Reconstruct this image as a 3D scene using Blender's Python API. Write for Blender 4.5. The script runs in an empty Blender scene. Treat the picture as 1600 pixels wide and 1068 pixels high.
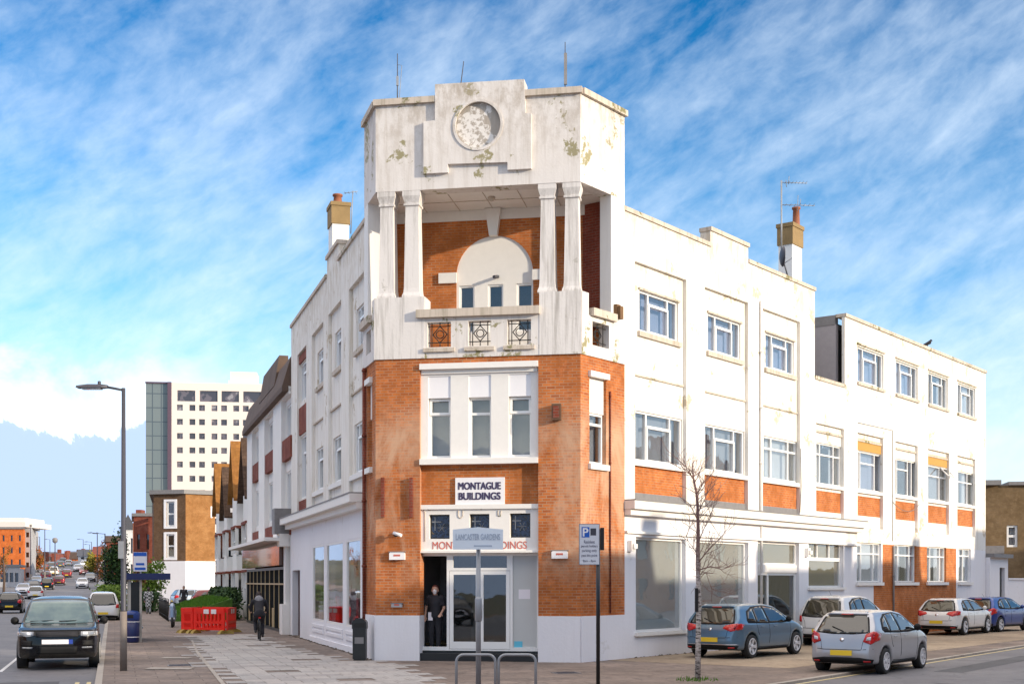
import bpy, bmesh, math, random
import numpy as np
from math import radians, sin, cos, pi, sqrt
from mathutils import Vector, Matrix
from mathutils.geometry import delaunay_2d_cdt
random.seed(7)
scene = bpy.context.scene
COL = scene.collection

# ------------------------------------------------------------------ camera
CAMZ, FPX, CX, HY = 2.1, 2030.0, 800.0, 908.0
cam_d = bpy.data.cameras.new('camera'); cam = bpy.data.objects.new('camera', cam_d); COL.objects.link(cam)
cam_d.sensor_width = 36.0; cam_d.lens = 36.0 * FPX / 1600.0
cam_d.shift_y = (HY - 534.0) / 1600.0
cam_d.clip_end = 5000; cam_d.clip_start = 0.1
cam.location = (0, 0, CAMZ); cam.rotation_euler = (radians(90), 0, 0)
scene.camera = cam

# ------------------------------------------------------------------ light
SUN_EL, SUN_AZ = radians(13.5), radians(60)
sdir = Vector((sin(SUN_AZ) * cos(SUN_EL), -cos(SUN_AZ) * cos(SUN_EL), sin(SUN_EL)))
sun_d = bpy.data.lights.new('sun', 'SUN'); sun = bpy.data.objects.new('sun', sun_d); COL.objects.link(sun)
sun_d.energy = 3.0; sun_d.angle = radians(0.6); sun_d.color = (1.0, 0.86, 0.66)
sun.rotation_euler = sdir.to_track_quat('Z', 'Y').to_euler(); sun.location = (40, -30, 40)
scene.view_settings.view_transform = 'Standard'; scene.view_settings.look = 'None'
scene.view_settings.gamma = 1; scene.view_settings.exposure = 0.80

def N(nt, kind, **kw):
    n = nt.nodes.new(kind)
    for k, v in kw.items():
        if k == 'inp':
            for i, x in v.items(): n.inputs[i].default_value = x
        else: setattr(n, k, v)
    return n
def ramp(nt, fac, stops, interp='LINEAR'):
    r = nt.nodes.new('ShaderNodeValToRGB'); r.color_ramp.interpolation = interp
    e = r.color_ramp.elements
    while len(e) < len(stops): e.new(0.5)
    for i, (p, c) in enumerate(stops):
        e[i].position = p; e[i].color = (c if len(c) == 4 else (*c, 1)) if not isinstance(c, (int, float)) else (c, c, c, 1)
    nt.links.new(fac, r.inputs[0]); return r.outputs[0]
def mixc(nt, fac, a, b, mode='MIX'):
    m = nt.nodes.new('ShaderNodeMix'); m.data_type = 'RGBA'; m.blend_type = mode
    for s, v in ((0, fac), (6, a), (7, b)):
        if hasattr(v, 'is_output') or isinstance(v, bpy.types.NodeSocket): nt.links.new(v, m.inputs[s])
        else: m.inputs[s].default_value = v if s == 0 else (*v, 1)
    return m.outputs[2]
def math_(nt, op, a, b=0.0, clamp=False):
    m = nt.nodes.new('ShaderNodeMath'); m.operation = op; m.use_clamp = clamp
    for s, v in ((0, a), (1, b)):
        if isinstance(v, bpy.types.NodeSocket): nt.links.new(v, m.inputs[s])
        else: m.inputs[s].default_value = v
    return m.outputs[0]

world = bpy.data.worlds.new('World'); scene.world = world; world.use_nodes = True
wt = world.node_tree; wt.nodes.clear()
wo = wt.nodes.new('ShaderNodeOutputWorld'); bg = wt.nodes.new('ShaderNodeBackground')
sky = wt.nodes.new('ShaderNodeTexSky'); sky.sky_type = 'NISHITA'; sky.sun_disc = False
sky.sun_elevation = SUN_EL; sky.sun_rotation = math.atan2(sdir.x, sdir.y)
sky.air_density = 1.0; sky.dust_density = 0.3; sky.ozone_density = 3.0
bg.inputs[1].default_value = 0.15
CLOUD = (4.0, 4.55, 5.1)
tc = wt.nodes.new('ShaderNodeTexCoord')
sp = wt.nodes.new('ShaderNodeSeparateXYZ'); wt.links.new(tc.outputs['Generated'], sp.inputs[0])
zz = math_(wt, 'MAXIMUM', sp.outputs[2], 0.0)
# thin mottled cirrus, its streaks rising to the right over the street
cmb = wt.nodes.new('ShaderNodeCombineXYZ'); wt.links.new(sp.outputs[0], cmb.inputs[0]); wt.links.new(math_(wt, 'MULTIPLY', zz, 1.25), cmb.inputs[1]); wt.links.new(sp.outputs[1], cmb.inputs[2])
def cloud(rot, scale, nscale, detail, rough, dist, seed):
    mp = N(wt, 'ShaderNodeMapping', vector_type='TEXTURE'); wt.links.new(cmb.outputs[0], mp.inputs[0])
    mp.inputs['Rotation'].default_value = (0, 0, rot); mp.inputs['Scale'].default_value = scale; mp.inputs['Location'].default_value = (seed, seed * .37, 0)
    n = N(wt, 'ShaderNodeTexNoise', inp={'Scale': nscale, 'Detail': detail, 'Roughness': rough, 'Distortion': dist})
    wt.links.new(mp.outputs[0], n.inputs['Vector']); return n.outputs[0]
c1 = cloud(radians(38), (2.6, 1.0, 2), 17, 8, .60, .25, 3.1)
c2 = cloud(radians(30), (1.7, 1.0, 1.5), 4.5, 5, .55, .3, 7.7)
c3 = cloud(radians(46), (1.5, 1.0, 1), 46, 5, .6, .3, 1.3)
cl = math_(wt, 'ADD', math_(wt, 'MULTIPLY', c1, .50), math_(wt, 'ADD', math_(wt, 'MULTIPLY', c2, .28), math_(wt, 'MULTIPLY', c3, .22)))
right = math_(wt, 'MULTIPLY', ramp(wt, sp.outputs[0], [(0, 0), (.36, 1)]), ramp(wt, zz, [(.05, .12), (.30, .0)]))
cl = math_(wt, 'ADD', math_(wt, 'ADD', cl, ramp(wt, zz, [(0, .10), (.14, .10), (.24, .035), (.40, 0.0)])), right)
clm = ramp(wt, cl, [(.40, 0.0), (.50, .20), (.60, .42), (.76, .80)])
SKY_TINT = ramp(wt, zz, [(0, (1.05, .98, 1.10)), (.10, (.95, .98, 1.10)), (.18, (.50, .84, 1.0)), (.29, (.17, .63, .86)), (.42, (.04, .45, .70))])
skyc = mixc(wt, 1.0, sky.outputs[0], SKY_TINT, 'MULTIPLY')
# flat blue-grey bank low over the far end of the long street, bright rim above it
nb_ = cloud(0, (1, 1, 1), 9, 7, .62, .4, 2.2)
edge = math_(wt, 'ADD', math_(wt, 'MULTIPLY', nb_, .13), .046)
inb = ramp(wt, math_(wt, 'SUBTRACT', edge, zz), [(0, 0), (.004, 1)])
lft = ramp(wt, math_(wt, 'MULTIPLY', sp.outputs[0], -1.0), [(.20, 0), (.27, 1)])
rim = math_(wt, 'MULTIPLY', ramp(wt, math_(wt, 'SUBTRACT', zz, edge), [(0, .9), (.05, 0)]), lft)
base = mixc(wt, clm, skyc, CLOUD)
base = mixc(wt, rim, base, (6.3, 6.6, 6.9))
base = mixc(wt, math_(wt, 'MULTIPLY', inb, math_(wt, 'MULTIPLY', lft, .92)), base, (2.1, 2.85, 4.3))
# bright neutral cloud added overhead, out of view, to lift the ambient shade
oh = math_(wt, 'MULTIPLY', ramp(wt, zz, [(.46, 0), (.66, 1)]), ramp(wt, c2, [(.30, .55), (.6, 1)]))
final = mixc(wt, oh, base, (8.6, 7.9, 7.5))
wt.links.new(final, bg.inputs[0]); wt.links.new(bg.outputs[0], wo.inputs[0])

# ------------------------------------------------------------------ frames and mesh builder
class Fr:
    """vertical plane frame: u along, v outwards, z up"""
    def __init__(s, ox, oy, dx, dy, nx, ny): s.o = (ox, oy); s.d = (dx, dy); s.n = (nx, ny)
    def P(s, u, v, z): return (s.o[0] + u * s.d[0] + v * s.n[0], s.o[1] + u * s.d[1] + v * s.n[1], z)
    def U(s, px, v=0.0):
        k = (px - CX) / FPX; ax = s.o[0] + v * s.n[0]; ay = s.o[1] + v * s.n[1]
        return (k * ay - ax) / (s.d[0] - k * s.d[1])
    def uz(s, px, py, v=0.0):
        u = s.U(px, v); Y = s.P(u, v, 0)[1]
        return u, CAMZ + (HY - py) * Y / FPX
    def Z(s, px, py, v=0.0): return s.uz(px, py, v)[1]
def mkfr(ox, oy, ang, flip=False):
    """ang: heading of u measured from +Y clockwise, v = right hand side of heading"""
    dx, dy = sin(ang), cos(ang); nx, ny = dy, -dx
    if flip: nx, ny = -nx, -ny
    return Fr(ox, oy, dx, dy, nx, ny)
W0 = Fr(0, 0, 1, 0, 0, 1)          # identity: u=x v=y
PLc = (-3.647, 34.75); PRc = (1.78, 33.80)
FF = Fr(*PLc, .985, -.172, -.172, -.985)
RR = Fr(*PRc, .606, .7955, .7955, -.606)
LL = Fr(*PLc, -.294, .956, -.956, -.294)
def gp(px, py):   # point of the flat ground seen at a pixel
    Y = CAMZ * FPX / (py - HY); return ((px - CX) / FPX * Y, Y)

class MB:
    def __init__(s): s.v = []; s.f = []; s.sm = []
    def poly(s, pts, smooth=False):
        i = len(s.v); s.v += [tuple(p) for p in pts]; s.f.append(tuple(range(i, i + len(pts)))); s.sm.append(smooth); return s
    def box(s, fr, u0, u1, v0, v1, z0, z1):
        if u0 > u1: u0, u1 = u1, u0
        i = len(s.v)
        for z in (z0, z1):
            for (u, v) in ((u0, v0), (u1, v0), (u1, v1), (u0, v1)): s.v.append(fr.P(u, v, z))
        for q in ((0, 3, 2, 1), (4, 5, 6, 7), (0, 1, 5, 4), (1, 2, 6, 5), (2, 3, 7, 6), (3, 0, 4, 7)):
            s.f.append(tuple(i + k for k in q)); s.sm.append(False)
        return s
    def grid(s, fr, us, zs, holes, v0, v1, back=True):
        """wall slab v0(back)..v1(front) over us x zs with rectangular holes (u0,u1,z0,z1)"""
        U = sorted(set([us[0], us[1]] + [min(max(x, us[0]), us[1]) for h in holes for x in h[:2]]))
        Z = sorted(set([zs[0], zs[1]] + [min(max(x, zs[0]), zs[1]) for h in holes for x in h[2:4]]))
        U = [u for i, u in enumerate(U) if i == 0 or u - U[i - 1] > 1e-5]; Z = [z for i, z in enumerate(Z) if i == 0 or z - Z[i - 1] > 1e-5]
        nu, nz = len(U) - 1, len(Z) - 1
        def solid(i, j):
            if i < 0 or j < 0 or i >= nu or j >= nz: return False
            cu, cz = (U[i] + U[i + 1]) / 2, (Z[j] + Z[j + 1]) / 2
            return not any(h[0] < cu < h[1] and h[2] < cz < h[3] for h in holes)
        for i in range(nu):
            for j in range(nz):
                if not solid(i, j): continue
                a, b, c, d = U[i], U[i + 1], Z[j], Z[j + 1]
                s.poly([fr.P(a, v1, c), fr.P(b, v1, c), fr.P(b, v1, d), fr.P(a, v1, d)])
                if back: s.poly([fr.P(a, v0, c), fr.P(a, v0, d), fr.P(b, v0, d), fr.P(b, v0, c)])
                if not solid(i - 1, j): s.poly([fr.P(a, v0, c), fr.P(a, v1, c), fr.P(a, v1, d), fr.P(a, v0, d)])
                if not solid(i + 1, j): s.poly([fr.P(b, v1, c), fr.P(b, v0, c), fr.P(b, v0, d), fr.P(b, v1, d)])
                if not solid(i, j - 1): s.poly([fr.P(a, v0, c), fr.P(b, v0, c), fr.P(b, v1, c), fr.P(a, v1, c)])
                if not solid(i, j + 1): s.poly([fr.P(a, v1, d), fr.P(b, v1, d), fr.P(b, v0, d), fr.P(a, v0, d)])
        return s
    def prism(s, fr, uz, v0, v1):
        """polygon given in (u,z), extruded between v0 and v1"""
        n = len(uz); i = len(s.v)
        for v in (v0, v1): s.v += [fr.P(u, v, z) for u, z in uz]
        s.f.append(tuple(i + k for k in range(n))[::-1]); s.f.append(tuple(i + n + k for k in range(n))); s.sm += [False, False]
        for k in range(n):
            m = (k + 1) % n; s.f.append((i + k, i + m, i + n + m, i + n + k)); s.sm.append(False)
        return s
    def slab(s, xy, z0, z1):
        n = len(xy); i = len(s.v)
        for z in (z0, z1): s.v += [(x, y, z) for x, y in xy]
        s.f.append(tuple(i + k for k in range(n))[::-1]); s.f.append(tuple(i + n + k for k in range(n))); s.sm += [False, False]
        for k in range(n):
            m = (k + 1) % n; s.f.append((i + k, i + m, i + n + m, i + n + k)); s.sm.append(False)
        return s
    def tube(s, pts, rad, n=8, caps=True):
        pts = [Vector(p) for p in pts]
        if not hasattr(rad, '__len__'): rad = [rad] * len(pts)
        base = len(s.v); prev = None
        for k, p in enumerate(pts):
            t = (pts[min(k + 1, len(pts) - 1)] - pts[max(k - 1, 0)]).normalized()
            if prev is None:
                a = Vector((0, 0, 1)) if abs(t.z) < .9 else Vector((1, 0, 0)); x = t.cross(a).normalized()
            else: x = (prev - t * prev.dot(t)).normalized()
            prev = x; y = t.cross(x)
            for q in range(n):
                c = p + (x * cos(2 * pi * q / n) + y * sin(2 * pi * q / n)) * rad[k]; s.v.append(tuple(c))
        for k in range(len(pts) - 1):
            for q in range(n):
                a = base + k * n + q; b = base + k * n + (q + 1) % n
                s.f.append((a, b, b + n, a + n)); s.sm.append(True)
        if caps:
            s.f.append(tuple(base + q for q in range(n))[::-1]); s.f.append(tuple(base + (len(pts) - 1) * n + q for q in range(n))); s.sm += [False, False]
        return s
    def lathe(s, c, prof, n=20, axis='z', caps=True, smooth=True):
        """prof [(r,h)] about axis through c"""
        base = len(s.v)
        for r, h in prof:
            for q in range(n):
                a = 2 * pi * q / n; x, y = r * cos(a), r * sin(a)
                if axis == 'z': p = (c[0] + x, c[1] + y, c[2] + h)
                elif axis == 'y': p = (c[0] + x, c[1] + h, c[2] + y)
                else: p = (c[0] + h, c[1] + x, c[2] + y)
                s.v.append(p)
        for k in range(len(prof) - 1):
            for q in range(n):
                a = base + k * n + q; b = base + k * n + (q + 1) % n
                s.f.append((a, b, b + n, a + n)); s.sm.append(smooth)
        if caps:
            s.f.append(tuple(base + q for q in range(n))[::-1]); s.f.append(tuple(base + (len(prof) - 1) * n + q for q in range(n))); s.sm += [False, False]
        return s
    def sqloft(s, fr, u, v, prof):
        """square rings [(half, z)]"""
        base = len(s.v)
        for h, z in prof:
            for a, b in ((-h, -h), (h, -h), (h, h), (-h, h)): s.v.append(fr.P(u + a, v + b, z))
        for k in range(len(prof) - 1):
            for q in range(4):
                a = base + k * 4 + q; b = base + k * 4 + (q + 1) % 4
                s.f.append((a, b, b + 4, a + 4)); s.sm.append(False)
        s.f.append((base + 3, base + 2, base + 1, base)); e = base + 4 * (len(prof) - 1); s.f.append((e, e + 1, e + 2, e + 3)); s.sm += [False, False]
        return s
    def raw(s, verts, faces, smooth=True):
        i = len(s.v); s.v += [tuple(p) for p in verts]; s.f += [tuple(i + k for k in f) for f in faces]; s.sm += [smooth] * len(faces); return s

def mesh_from(name, mb, mat, origin=(0, 0, 0), recalc=True):
    me = bpy.data.meshes.new(name); me.from_pydata(mb.v, [], mb.f)
    me.polygons.foreach_set('use_smooth', mb.sm); me.update()
    if recalc:
        bm = bmesh.new(); bm.from_mesh(me); bmesh.ops.recalc_face_normals(bm, faces=bm.faces); bm.to_mesh(me); bm.free()
    uv = me.uv_layers.new(name='metres'); co = np.empty(len(me.vertices) * 3); me.vertices.foreach_get('co', co); co = co.reshape(-1, 3)
    data = np.zeros((len(me.loops), 2))
    for p in me.polygons:
        n = p.normal
        for li in p.loop_indices:
            c = co[me.loops[li].vertex_index]
            if abs(n.z) < .7:
                l = sqrt(n.x * n.x + n.y * n.y) or 1; data[li] = ((c[0] * -n.y + c[1] * n.x) / l, c[2])
            else: data[li] = (c[0], c[1])
    uv.data.foreach_set('uv', data.ravel())
    if any(origin): me.transform(Matrix.Translation(-Vector(origin)))
    for m in (mat if isinstance(mat, (list, tuple)) else [mat]): me.materials.append(m)
    return me
def tag(o, label, cat, group=None, kind=None):
    o['label'] = label; o['category'] = cat
    if group: o['group'] = group
    if kind: o['kind'] = kind
    return o
def empty(name, loc, label, cat, group=None, rz=0.0):
    o = bpy.data.objects.new(name, None); COL.objects.link(o); o.location = loc; o.rotation_euler.z = rz; o.empty_display_size = .2
    return tag(o, label, cat, group)
def root_of(o):
    while o.parent: o = o.parent
    return o
NOSPLIT = {'lettering', 'ceiling_joint', 'carved_line', 'iron_grille', 'leading', 'pane', 'loggia_rear_wall', 'curtain', 'arch_hood', 'roof_tiles', 'spokes', 'crown', 'grille', 'railing', 'wall', 'pilaster_wall'}
def islands(mb):
    par = {}
    def find(a):
        while par[a] != a: par[a] = par[par[a]]; a = par[a]
        return a
    key = [tuple(round(c * 2000) for c in v) for v in mb.v]
    for k in key: par.setdefault(k, k)
    for f in mb.f:
        a = find(key[f[0]])
        for i in f[1:]:
            b = find(key[i])
            if a != b: par[b] = a
    out = {}
    for fi, f in enumerate(mb.f): out.setdefault(find(key[f[0]]), []).append(fi)
    return list(out.values())
def part(name, mb, mat, parent, label=None, world=True, recalc=True):
    """mb in world coordinates when the root stands unrotated at its place; in root coordinates when world=False"""
    if name not in NOSPLIT and len(mb.f) < 3000:
        isl = islands(mb)
        if 2 <= len(isl) <= 14:
            for fs in isl:
                m2 = MB(); mp = {}
                for fi in fs:
                    f = mb.f[fi]
                    for i in f:
                        if i not in mp: mp[i] = len(m2.v); m2.v.append(mb.v[i])
                    m2.f.append(tuple(mp[i] for i in f)); m2.sm.append(mb.sm[fi])
                o = part_one(name, m2, mat, parent, label, world, recalc)
            return o
    return part_one(name, mb, mat, parent, label, world, recalc)
def part_one(name, mb, mat, parent, label=None, world=True, recalc=True):
    org = tuple(root_of(parent).location) if world else (0, 0, 0)
    o = bpy.data.objects.new(name, mesh_from(name, mb, mat, org, recalc)); COL.objects.link(o); o.parent = parent
    if label: o['label'] = label
    return o
def solo(name, mb, mat, label, cat, group=None, loc=(0, 0, 0), recalc=True):
    o = bpy.data.objects.new(name, mesh_from(name, mb, mat, loc, recalc)); COL.objects.link(o); o.location = loc
    return tag(o, label, cat, group)
def struct(name, mb, mat, label=None, kind='structure', recalc=True):
    o = bpy.data.objects.new(name, mesh_from(name, mb, mat, (0, 0, 0), recalc)); COL.objects.link(o); o['kind'] = kind
    if label: o['label'] = label; 
    return o
def copy_tree(o, parent=None, mats=None):
    c = o.copy(); COL.objects.link(c)
    if parent is not None: c.parent = parent
    if mats and c.type == 'MESH' and len(c.material_slots) and c.material_slots[0].material in mats:
        m = mats[c.material_slots[0].material]; c.material_slots[0].link = 'OBJECT'; c.material_slots[0].material = m
    for ch in list(o.children): copy_tree(ch, c, mats)
    return c
def text_mb(body, fr, uc, zc, height, v, depth=.006, width=None, weight=0.0, spacing=1.0):
    """lettering as solid letters standing on a plane of a frame, u running to the reader's right"""
    cu = bpy.data.curves.new('lettering', 'FONT'); cu.body = 'I    ' + body; cu.align_x = 'CENTER'; cu.align_y = 'CENTER'; cu.size = 1.0
    cu.extrude = .5; cu.space_character = spacing
    o = bpy.data.objects.new('lettering', cu); COL.objects.link(o); bpy.context.view_layer.update()
    me = bpy.data.meshes.new_from_object(o.evaluated_get(bpy.context.evaluated_depsgraph_get()))
    co = np.array([tuple(x.co) for x in me.vertices]); fs = [tuple(p.vertices) for p in me.polygons]
    bpy.data.objects.remove(o); bpy.data.curves.remove(cu)
    keep = co[:, 0] > co[:, 0].min() + .55; fs = [f for f in fs if keep[f[0]]]; idx = np.cumsum(keep) - 1; fs = [tuple(int(idx[i]) for i in f) for f in fs]; co = co[keep]
    mn, mx = co.min(0), co.max(0); c = (mn + mx) / 2; s = height / (mx[1] - mn[1]); sx = s if width is None else width / (mx[0] - mn[0])
    mb = MB(); w_ = weight * 1.3     # bold strokes: the letter laid over itself with tiny shifts, each a hair prouder
    for q_, (a_, b_) in enumerate(((0, 0), (-w_, -w_ * .4), (w_, w_ * .4), (-w_, w_ * .4), (w_, -w_ * .4)) if weight else ((0, 0),)):
        mb.raw([fr.P(uc + (p[0] + a_ - c[0]) * sx, v + (p[2] + .5) * depth * (1 + q_ * .06), zc + (p[1] + b_ - c[1]) * s) for p in co], fs, False)
    return mb

# ------------------------------------------------------------------ materials
def mat_new(name):
    m = bpy.data.materials.new(name); m.use_nodes = True; nt = m.node_tree; b = nt.nodes['Principled BSDF']
    return m, nt, b
def noise(nt, scale, detail=4, rough=.55, vec=None, dist=0.0):
    n = N(nt, 'ShaderNodeTexNoise', inp={'Scale': scale, 'Detail': detail, 'Roughness': rough, 'Distortion': dist})
    if vec is not None: nt.links.new(vec, n.inputs['Vector'])
    return n.outputs[0]
def wpos(nt): return nt.nodes.new('ShaderNodeNewGeometry').outputs['Position']
def scaled(nt, vec, sc):
    m = N(nt, 'ShaderNodeMapping'); nt.links.new(vec, m.inputs[0]); m.inputs['Scale'].default_value = sc; return m.outputs[0]
def bump(nt, h, b, strength=.3, dist=.01):
    n = N(nt, 'ShaderNodeBump', inp={'Strength': strength, 'Distance': dist}); nt.links.new(h, n.inputs['Height']); nt.links.new(n.outputs[0], b.inputs['Normal'])
def plain(name, col, rough=.6, metal=0.0, var=.12, scale=6.0, coat=0.0, spec=.5):
    m, nt, b = mat_new(name)
    f = noise(nt, scale, 5, .6, nt.nodes.new('ShaderNodeTexCoord').outputs['Object'])
    c = mixc(nt, f, tuple(x * (1 - var) for x in col), tuple(min(1, x * (1 + var)) for x in col))
    nt.links.new(c, b.inputs['Base Color']); b.inputs['Roughness'].default_value = rough; b.inputs['Metallic'].default_value = metal
    b.inputs['Coat Weight'].default_value = coat; b.inputs['Specular IOR Level'].default_value = spec
    return m
def stucco(name, base, dirt, peel=.5, streak=.4, patchcol=(.30, .26, .15), grime=None, gz=(0, 1)):
    m, nt, b = mat_new(name); P = wpos(nt)
    n1 = noise(nt, 1.1, 8, .62, P, .3); n2 = noise(nt, .35, 5, .6, P)
    st = noise(nt, 1.0, 8, .72, scaled(nt, P, (6.5, 6.5, .35)), .2)
    c = mixc(nt, ramp(nt, n2, [(.35, 0), (.7, 1)]), base, tuple(x * .93 for x in base))
    c = mixc(nt, math_(nt, 'MULTIPLY', ramp(nt, st, [(.48, 0), (.68, 1)]), streak), c, dirt)
    pm = ramp(nt, n1, [(.655 - .06 * peel, 0), (.675 - .06 * peel, 1)])
    n3 = noise(nt, 6.5, 6, .65, P)
    pm = math_(nt, 'MULTIPLY', pm, ramp(nt, n3, [(.42, 0), (.5, 1)]))
    c = mixc(nt, math_(nt, 'MULTIPLY', pm, min(1, peel)), c, patchcol)
    if grime:
        sz = nt.nodes.new('ShaderNodeSeparateXYZ'); nt.links.new(P, sz.inputs[0])
        g = N(nt, 'ShaderNodeMapRange'); nt.links.new(sz.outputs[2], g.inputs[0]); g.inputs[1].default_value = gz[0]; g.inputs[2].default_value = gz[1]
        gm = math_(nt, 'MULTIPLY', g.outputs[0], ramp(nt, noise(nt, 2.2, 8, .72, scaled(nt, P, (1.5, 1.5, .8))), [(.42, 0), (.62, 1)]))
        c = mixc(nt, math_(nt, 'MULTIPLY', gm, grime), c, dirt)
    nt.links.new(c, b.inputs['Base Color']); b.inputs['Roughness'].default_value = .85; b.inputs['Specular IOR Level'].default_value = .25
    bump(nt, noise(nt, 14, 6, .6, P), b, .25, .02)
    return m
def brick(name, c1, c2, mortar, wash=0.0, washz=(0, 6), washcol=(.55, .40, .30), bw=.225, bh=.075, ms=.011):
    m, nt, b = mat_new(name); P = wpos(nt)
    uv = nt.nodes.new('ShaderNodeUVMap'); uv.uv_map = 'metres'
    t = N(nt, 'ShaderNodeTexBrick', inp={'Color1': (*c1, 1), 'Color2': (*c2, 1), 'Mortar': (*mortar, 1), 'Scale': 1.0, 'Mortar Size': ms, 'Mortar Smooth': .3, 'Bias': -.1, 'Brick Width': bw, 'Row Height': bh})
    nt.links.new(uv.outputs[0], t.inputs[0])
    n = noise(nt, 1.4, 6, .6, P); c = mixc(nt, ramp(nt, n, [(.34, .0), (.66, .85)]), t.outputs[0], tuple(x * .55 for x in c1)); c = mixc(nt, ramp(nt, noise(nt, 4.5, 5, .7, P), [(.5, 0), (.75, .5)]), c, tuple(min(.8, x * 1.25 + .03) for x in c1))
    if wash:
        sz = nt.nodes.new('ShaderNodeSeparateXYZ'); nt.links.new(P, sz.inputs[0])
        g = ramp(nt, math_(nt, 'DIVIDE', sz.outputs[2], 8.2), [(washz[0] / 8.2, 0), (washz[0] / 8.2 + .08, 1), (washz[1] / 8.2 - .12, 1), (washz[1] / 8.2, 0)])
        w = ramp(nt, noise(nt, .9, 8, .68, scaled(nt, P, (1.1, 1.1, .45)), .5), [(.43, 0), (.62, 1)])
        c = mixc(nt, math_(nt, 'MULTIPLY', math_(nt, 'MULTIPLY', g, w), wash), c, washcol)
    nt.links.new(c, b.inputs['Base Color']); b.inputs['Roughness'].default_value = .85; b.inputs['Specular IOR Level'].default_value = .2
    bump(nt, t.outputs[1], b, -.25, .01)
    return m
def glass(name, tint=(.84, .87, .90), refl=.07, rough=.015):
    m, nt, b = mat_new(name); nt.nodes.remove(b); out = nt.nodes['Material Output']
    tr = N(nt, 'ShaderNodeBsdfTransparent', inp={0: (*tint, 1)}); gl = N(nt, 'ShaderNodeBsdfGlossy', inp={'Color': (1, 1, 1, 1), 'Roughness': rough})
    lw = N(nt, 'ShaderNodeLayerWeight', inp={0: .5}); f = math_(nt, 'ADD', math_(nt, 'MULTIPLY', math_(nt, 'POWER', lw.outputs[1], 3.5), .8), refl, True)
    # panes of old glazing are never quite flat
    bp = N(nt, 'ShaderNodeBump', inp={'Strength': .12, 'Distance': .02}); nt.links.new(noise(nt, 1.3, 2, .5, wpos(nt)), bp.inputs['Height'])
    nt.links.new(bp.outputs[0], gl.inputs['Normal'])
    mx = nt.nodes.new('ShaderNodeMixShader'); nt.links.new(f, mx.inputs[0]); nt.links.new(tr.outputs[0], mx.inputs[1]); nt.links.new(gl.outputs[0], mx.inputs[2])
    nt.links.new(mx.outputs[0], out.inputs[0]); return m
def dark_glass(name, col=(.012, .016, .02), rough=.03, spec=.8):
    m, nt, b = mat_new(name); b.inputs['Base Color'].default_value = (*col, 1); b.inputs['Roughness'].default_value = rough
    b.inputs['Specular IOR Level'].default_value = spec; b.inputs['Coat Weight'].default_value = .6; return m
def paint(name, col, metal=.35, rough=.32):
    m, nt, b = mat_new(name); tcn = nt.nodes.new('ShaderNodeTexCoord').outputs['Object']
    d = noise(nt, 2.5, 6, .6, tcn); c = mixc(nt, d, tuple(x * .9 for x in col), col)
    sz = nt.nodes.new('ShaderNodeSeparateXYZ'); nt.links.new(tcn, sz.inputs[0])
    dz = ramp(nt, math_(nt, 'ADD', sz.outputs[2], math_(nt, 'MULTIPLY', d, .25)), [(.35, .45), (.62, 0)])   # road dirt low on the body
    c = mixc(nt, dz, c, (.10, .09, .075))
    nt.links.new(c, b.inputs['Base Color']); b.inputs['Metallic'].default_value = metal; b.inputs['Roughness'].default_value = rough
    b.inputs['Coat Weight'].default_value = .8; b.inputs['Coat Roughness'].default_value = .05; return m

M = {}
M['white'] = stucco('white_render', (.82, .785, .73), (.50, .42, .31), .8, .6, (.46, .38, .27), grime=.8, gz=(9.8, 12.6))
M['white_clean'] = stucco('white_painted_render', (.82, .80, .77), (.52, .48, .42), .0, .18)
M['white_tower'] = stucco('white_weathered_render', (.74, .695, .66), (.40, .34, .28), 1.35, .42, (.30, .27, .15), grime=.85, gz=(12.6, 15.2))
M['white_pedestal'] = stucco('white_stained_render', (.72, .68, .65), (.34, .31, .28), .5, .8, (.28, .26, .2))
M['plinth'] = stucco('plinth_paint', (.80, .79, .82), (.48, .44, .42), .15, .09)
M['coping'] = stucco('weathered_coping', (.58, .50, .42), (.28, .24, .17), 1.0, .7, (.22, .20, .10))
M['roundel'] = stucco('bare_roundel_render', (.40, .35, .30), (.55, .50, .45), 2.2, .6, (.74, .70, .66))
M['trim'] = plain('white_trim', (.80, .77, .73), .6, var=.06)
M['frame'] = plain('white_window_frame', (.82, .81, .79), .35, var=.04)
M['brick'] = brick('orange_brick', (.57, .17, .042), (.31, .075, .025), (.42, .26, .16), .8, (1.9, 7.0), (.56, .36, .24))
M['brick_plain'] = brick('orange_brick_clean', (.60, .185, .045), (.40, .10, .028), (.44, .27, .16))
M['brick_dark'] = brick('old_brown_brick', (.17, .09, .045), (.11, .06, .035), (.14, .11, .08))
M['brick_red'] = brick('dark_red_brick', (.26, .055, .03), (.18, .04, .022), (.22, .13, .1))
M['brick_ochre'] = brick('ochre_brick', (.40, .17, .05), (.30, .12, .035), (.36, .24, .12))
M['brick_orange'] = brick('bright_orange_brick', (.75, .17, .03), (.62, .13, .025), (.5, .2, .08))
M['glass'] = glass('window_glass')
M['glass_shop'] = glass('shop_glass', (.90, .91, .91), .10)
M['glass_door'] = glass('door_glass', (.55, .57, .56), .10)
M['lead'] = plain('lead_flashing', (.20, .19, .19), .6, var=.3)
M['dark'] = plain('dark_void', (.02, .02, .02), .9)
M['black'] = plain('black_paint', (.012, .012, .013), .35, var=.2)
M['blackmetal'] = plain('black_iron', (.02, .018, .017), .5, var=.3)
M['galv'] = plain('galvanised_steel', (.30, .31, .33), .5, .35, .15, 9)
M['postgrey'] = plain('grey_painted_steel', (.055, .055, .07), .5, .1, .15, 5)
M['curtain'] = plain('net_curtain', (.74, .72, .70), .9, var=.12, scale=3)
M['curtain_d'] = plain('grey_curtain', (.40, .39, .40), .9, var=.2, scale=2)
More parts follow.
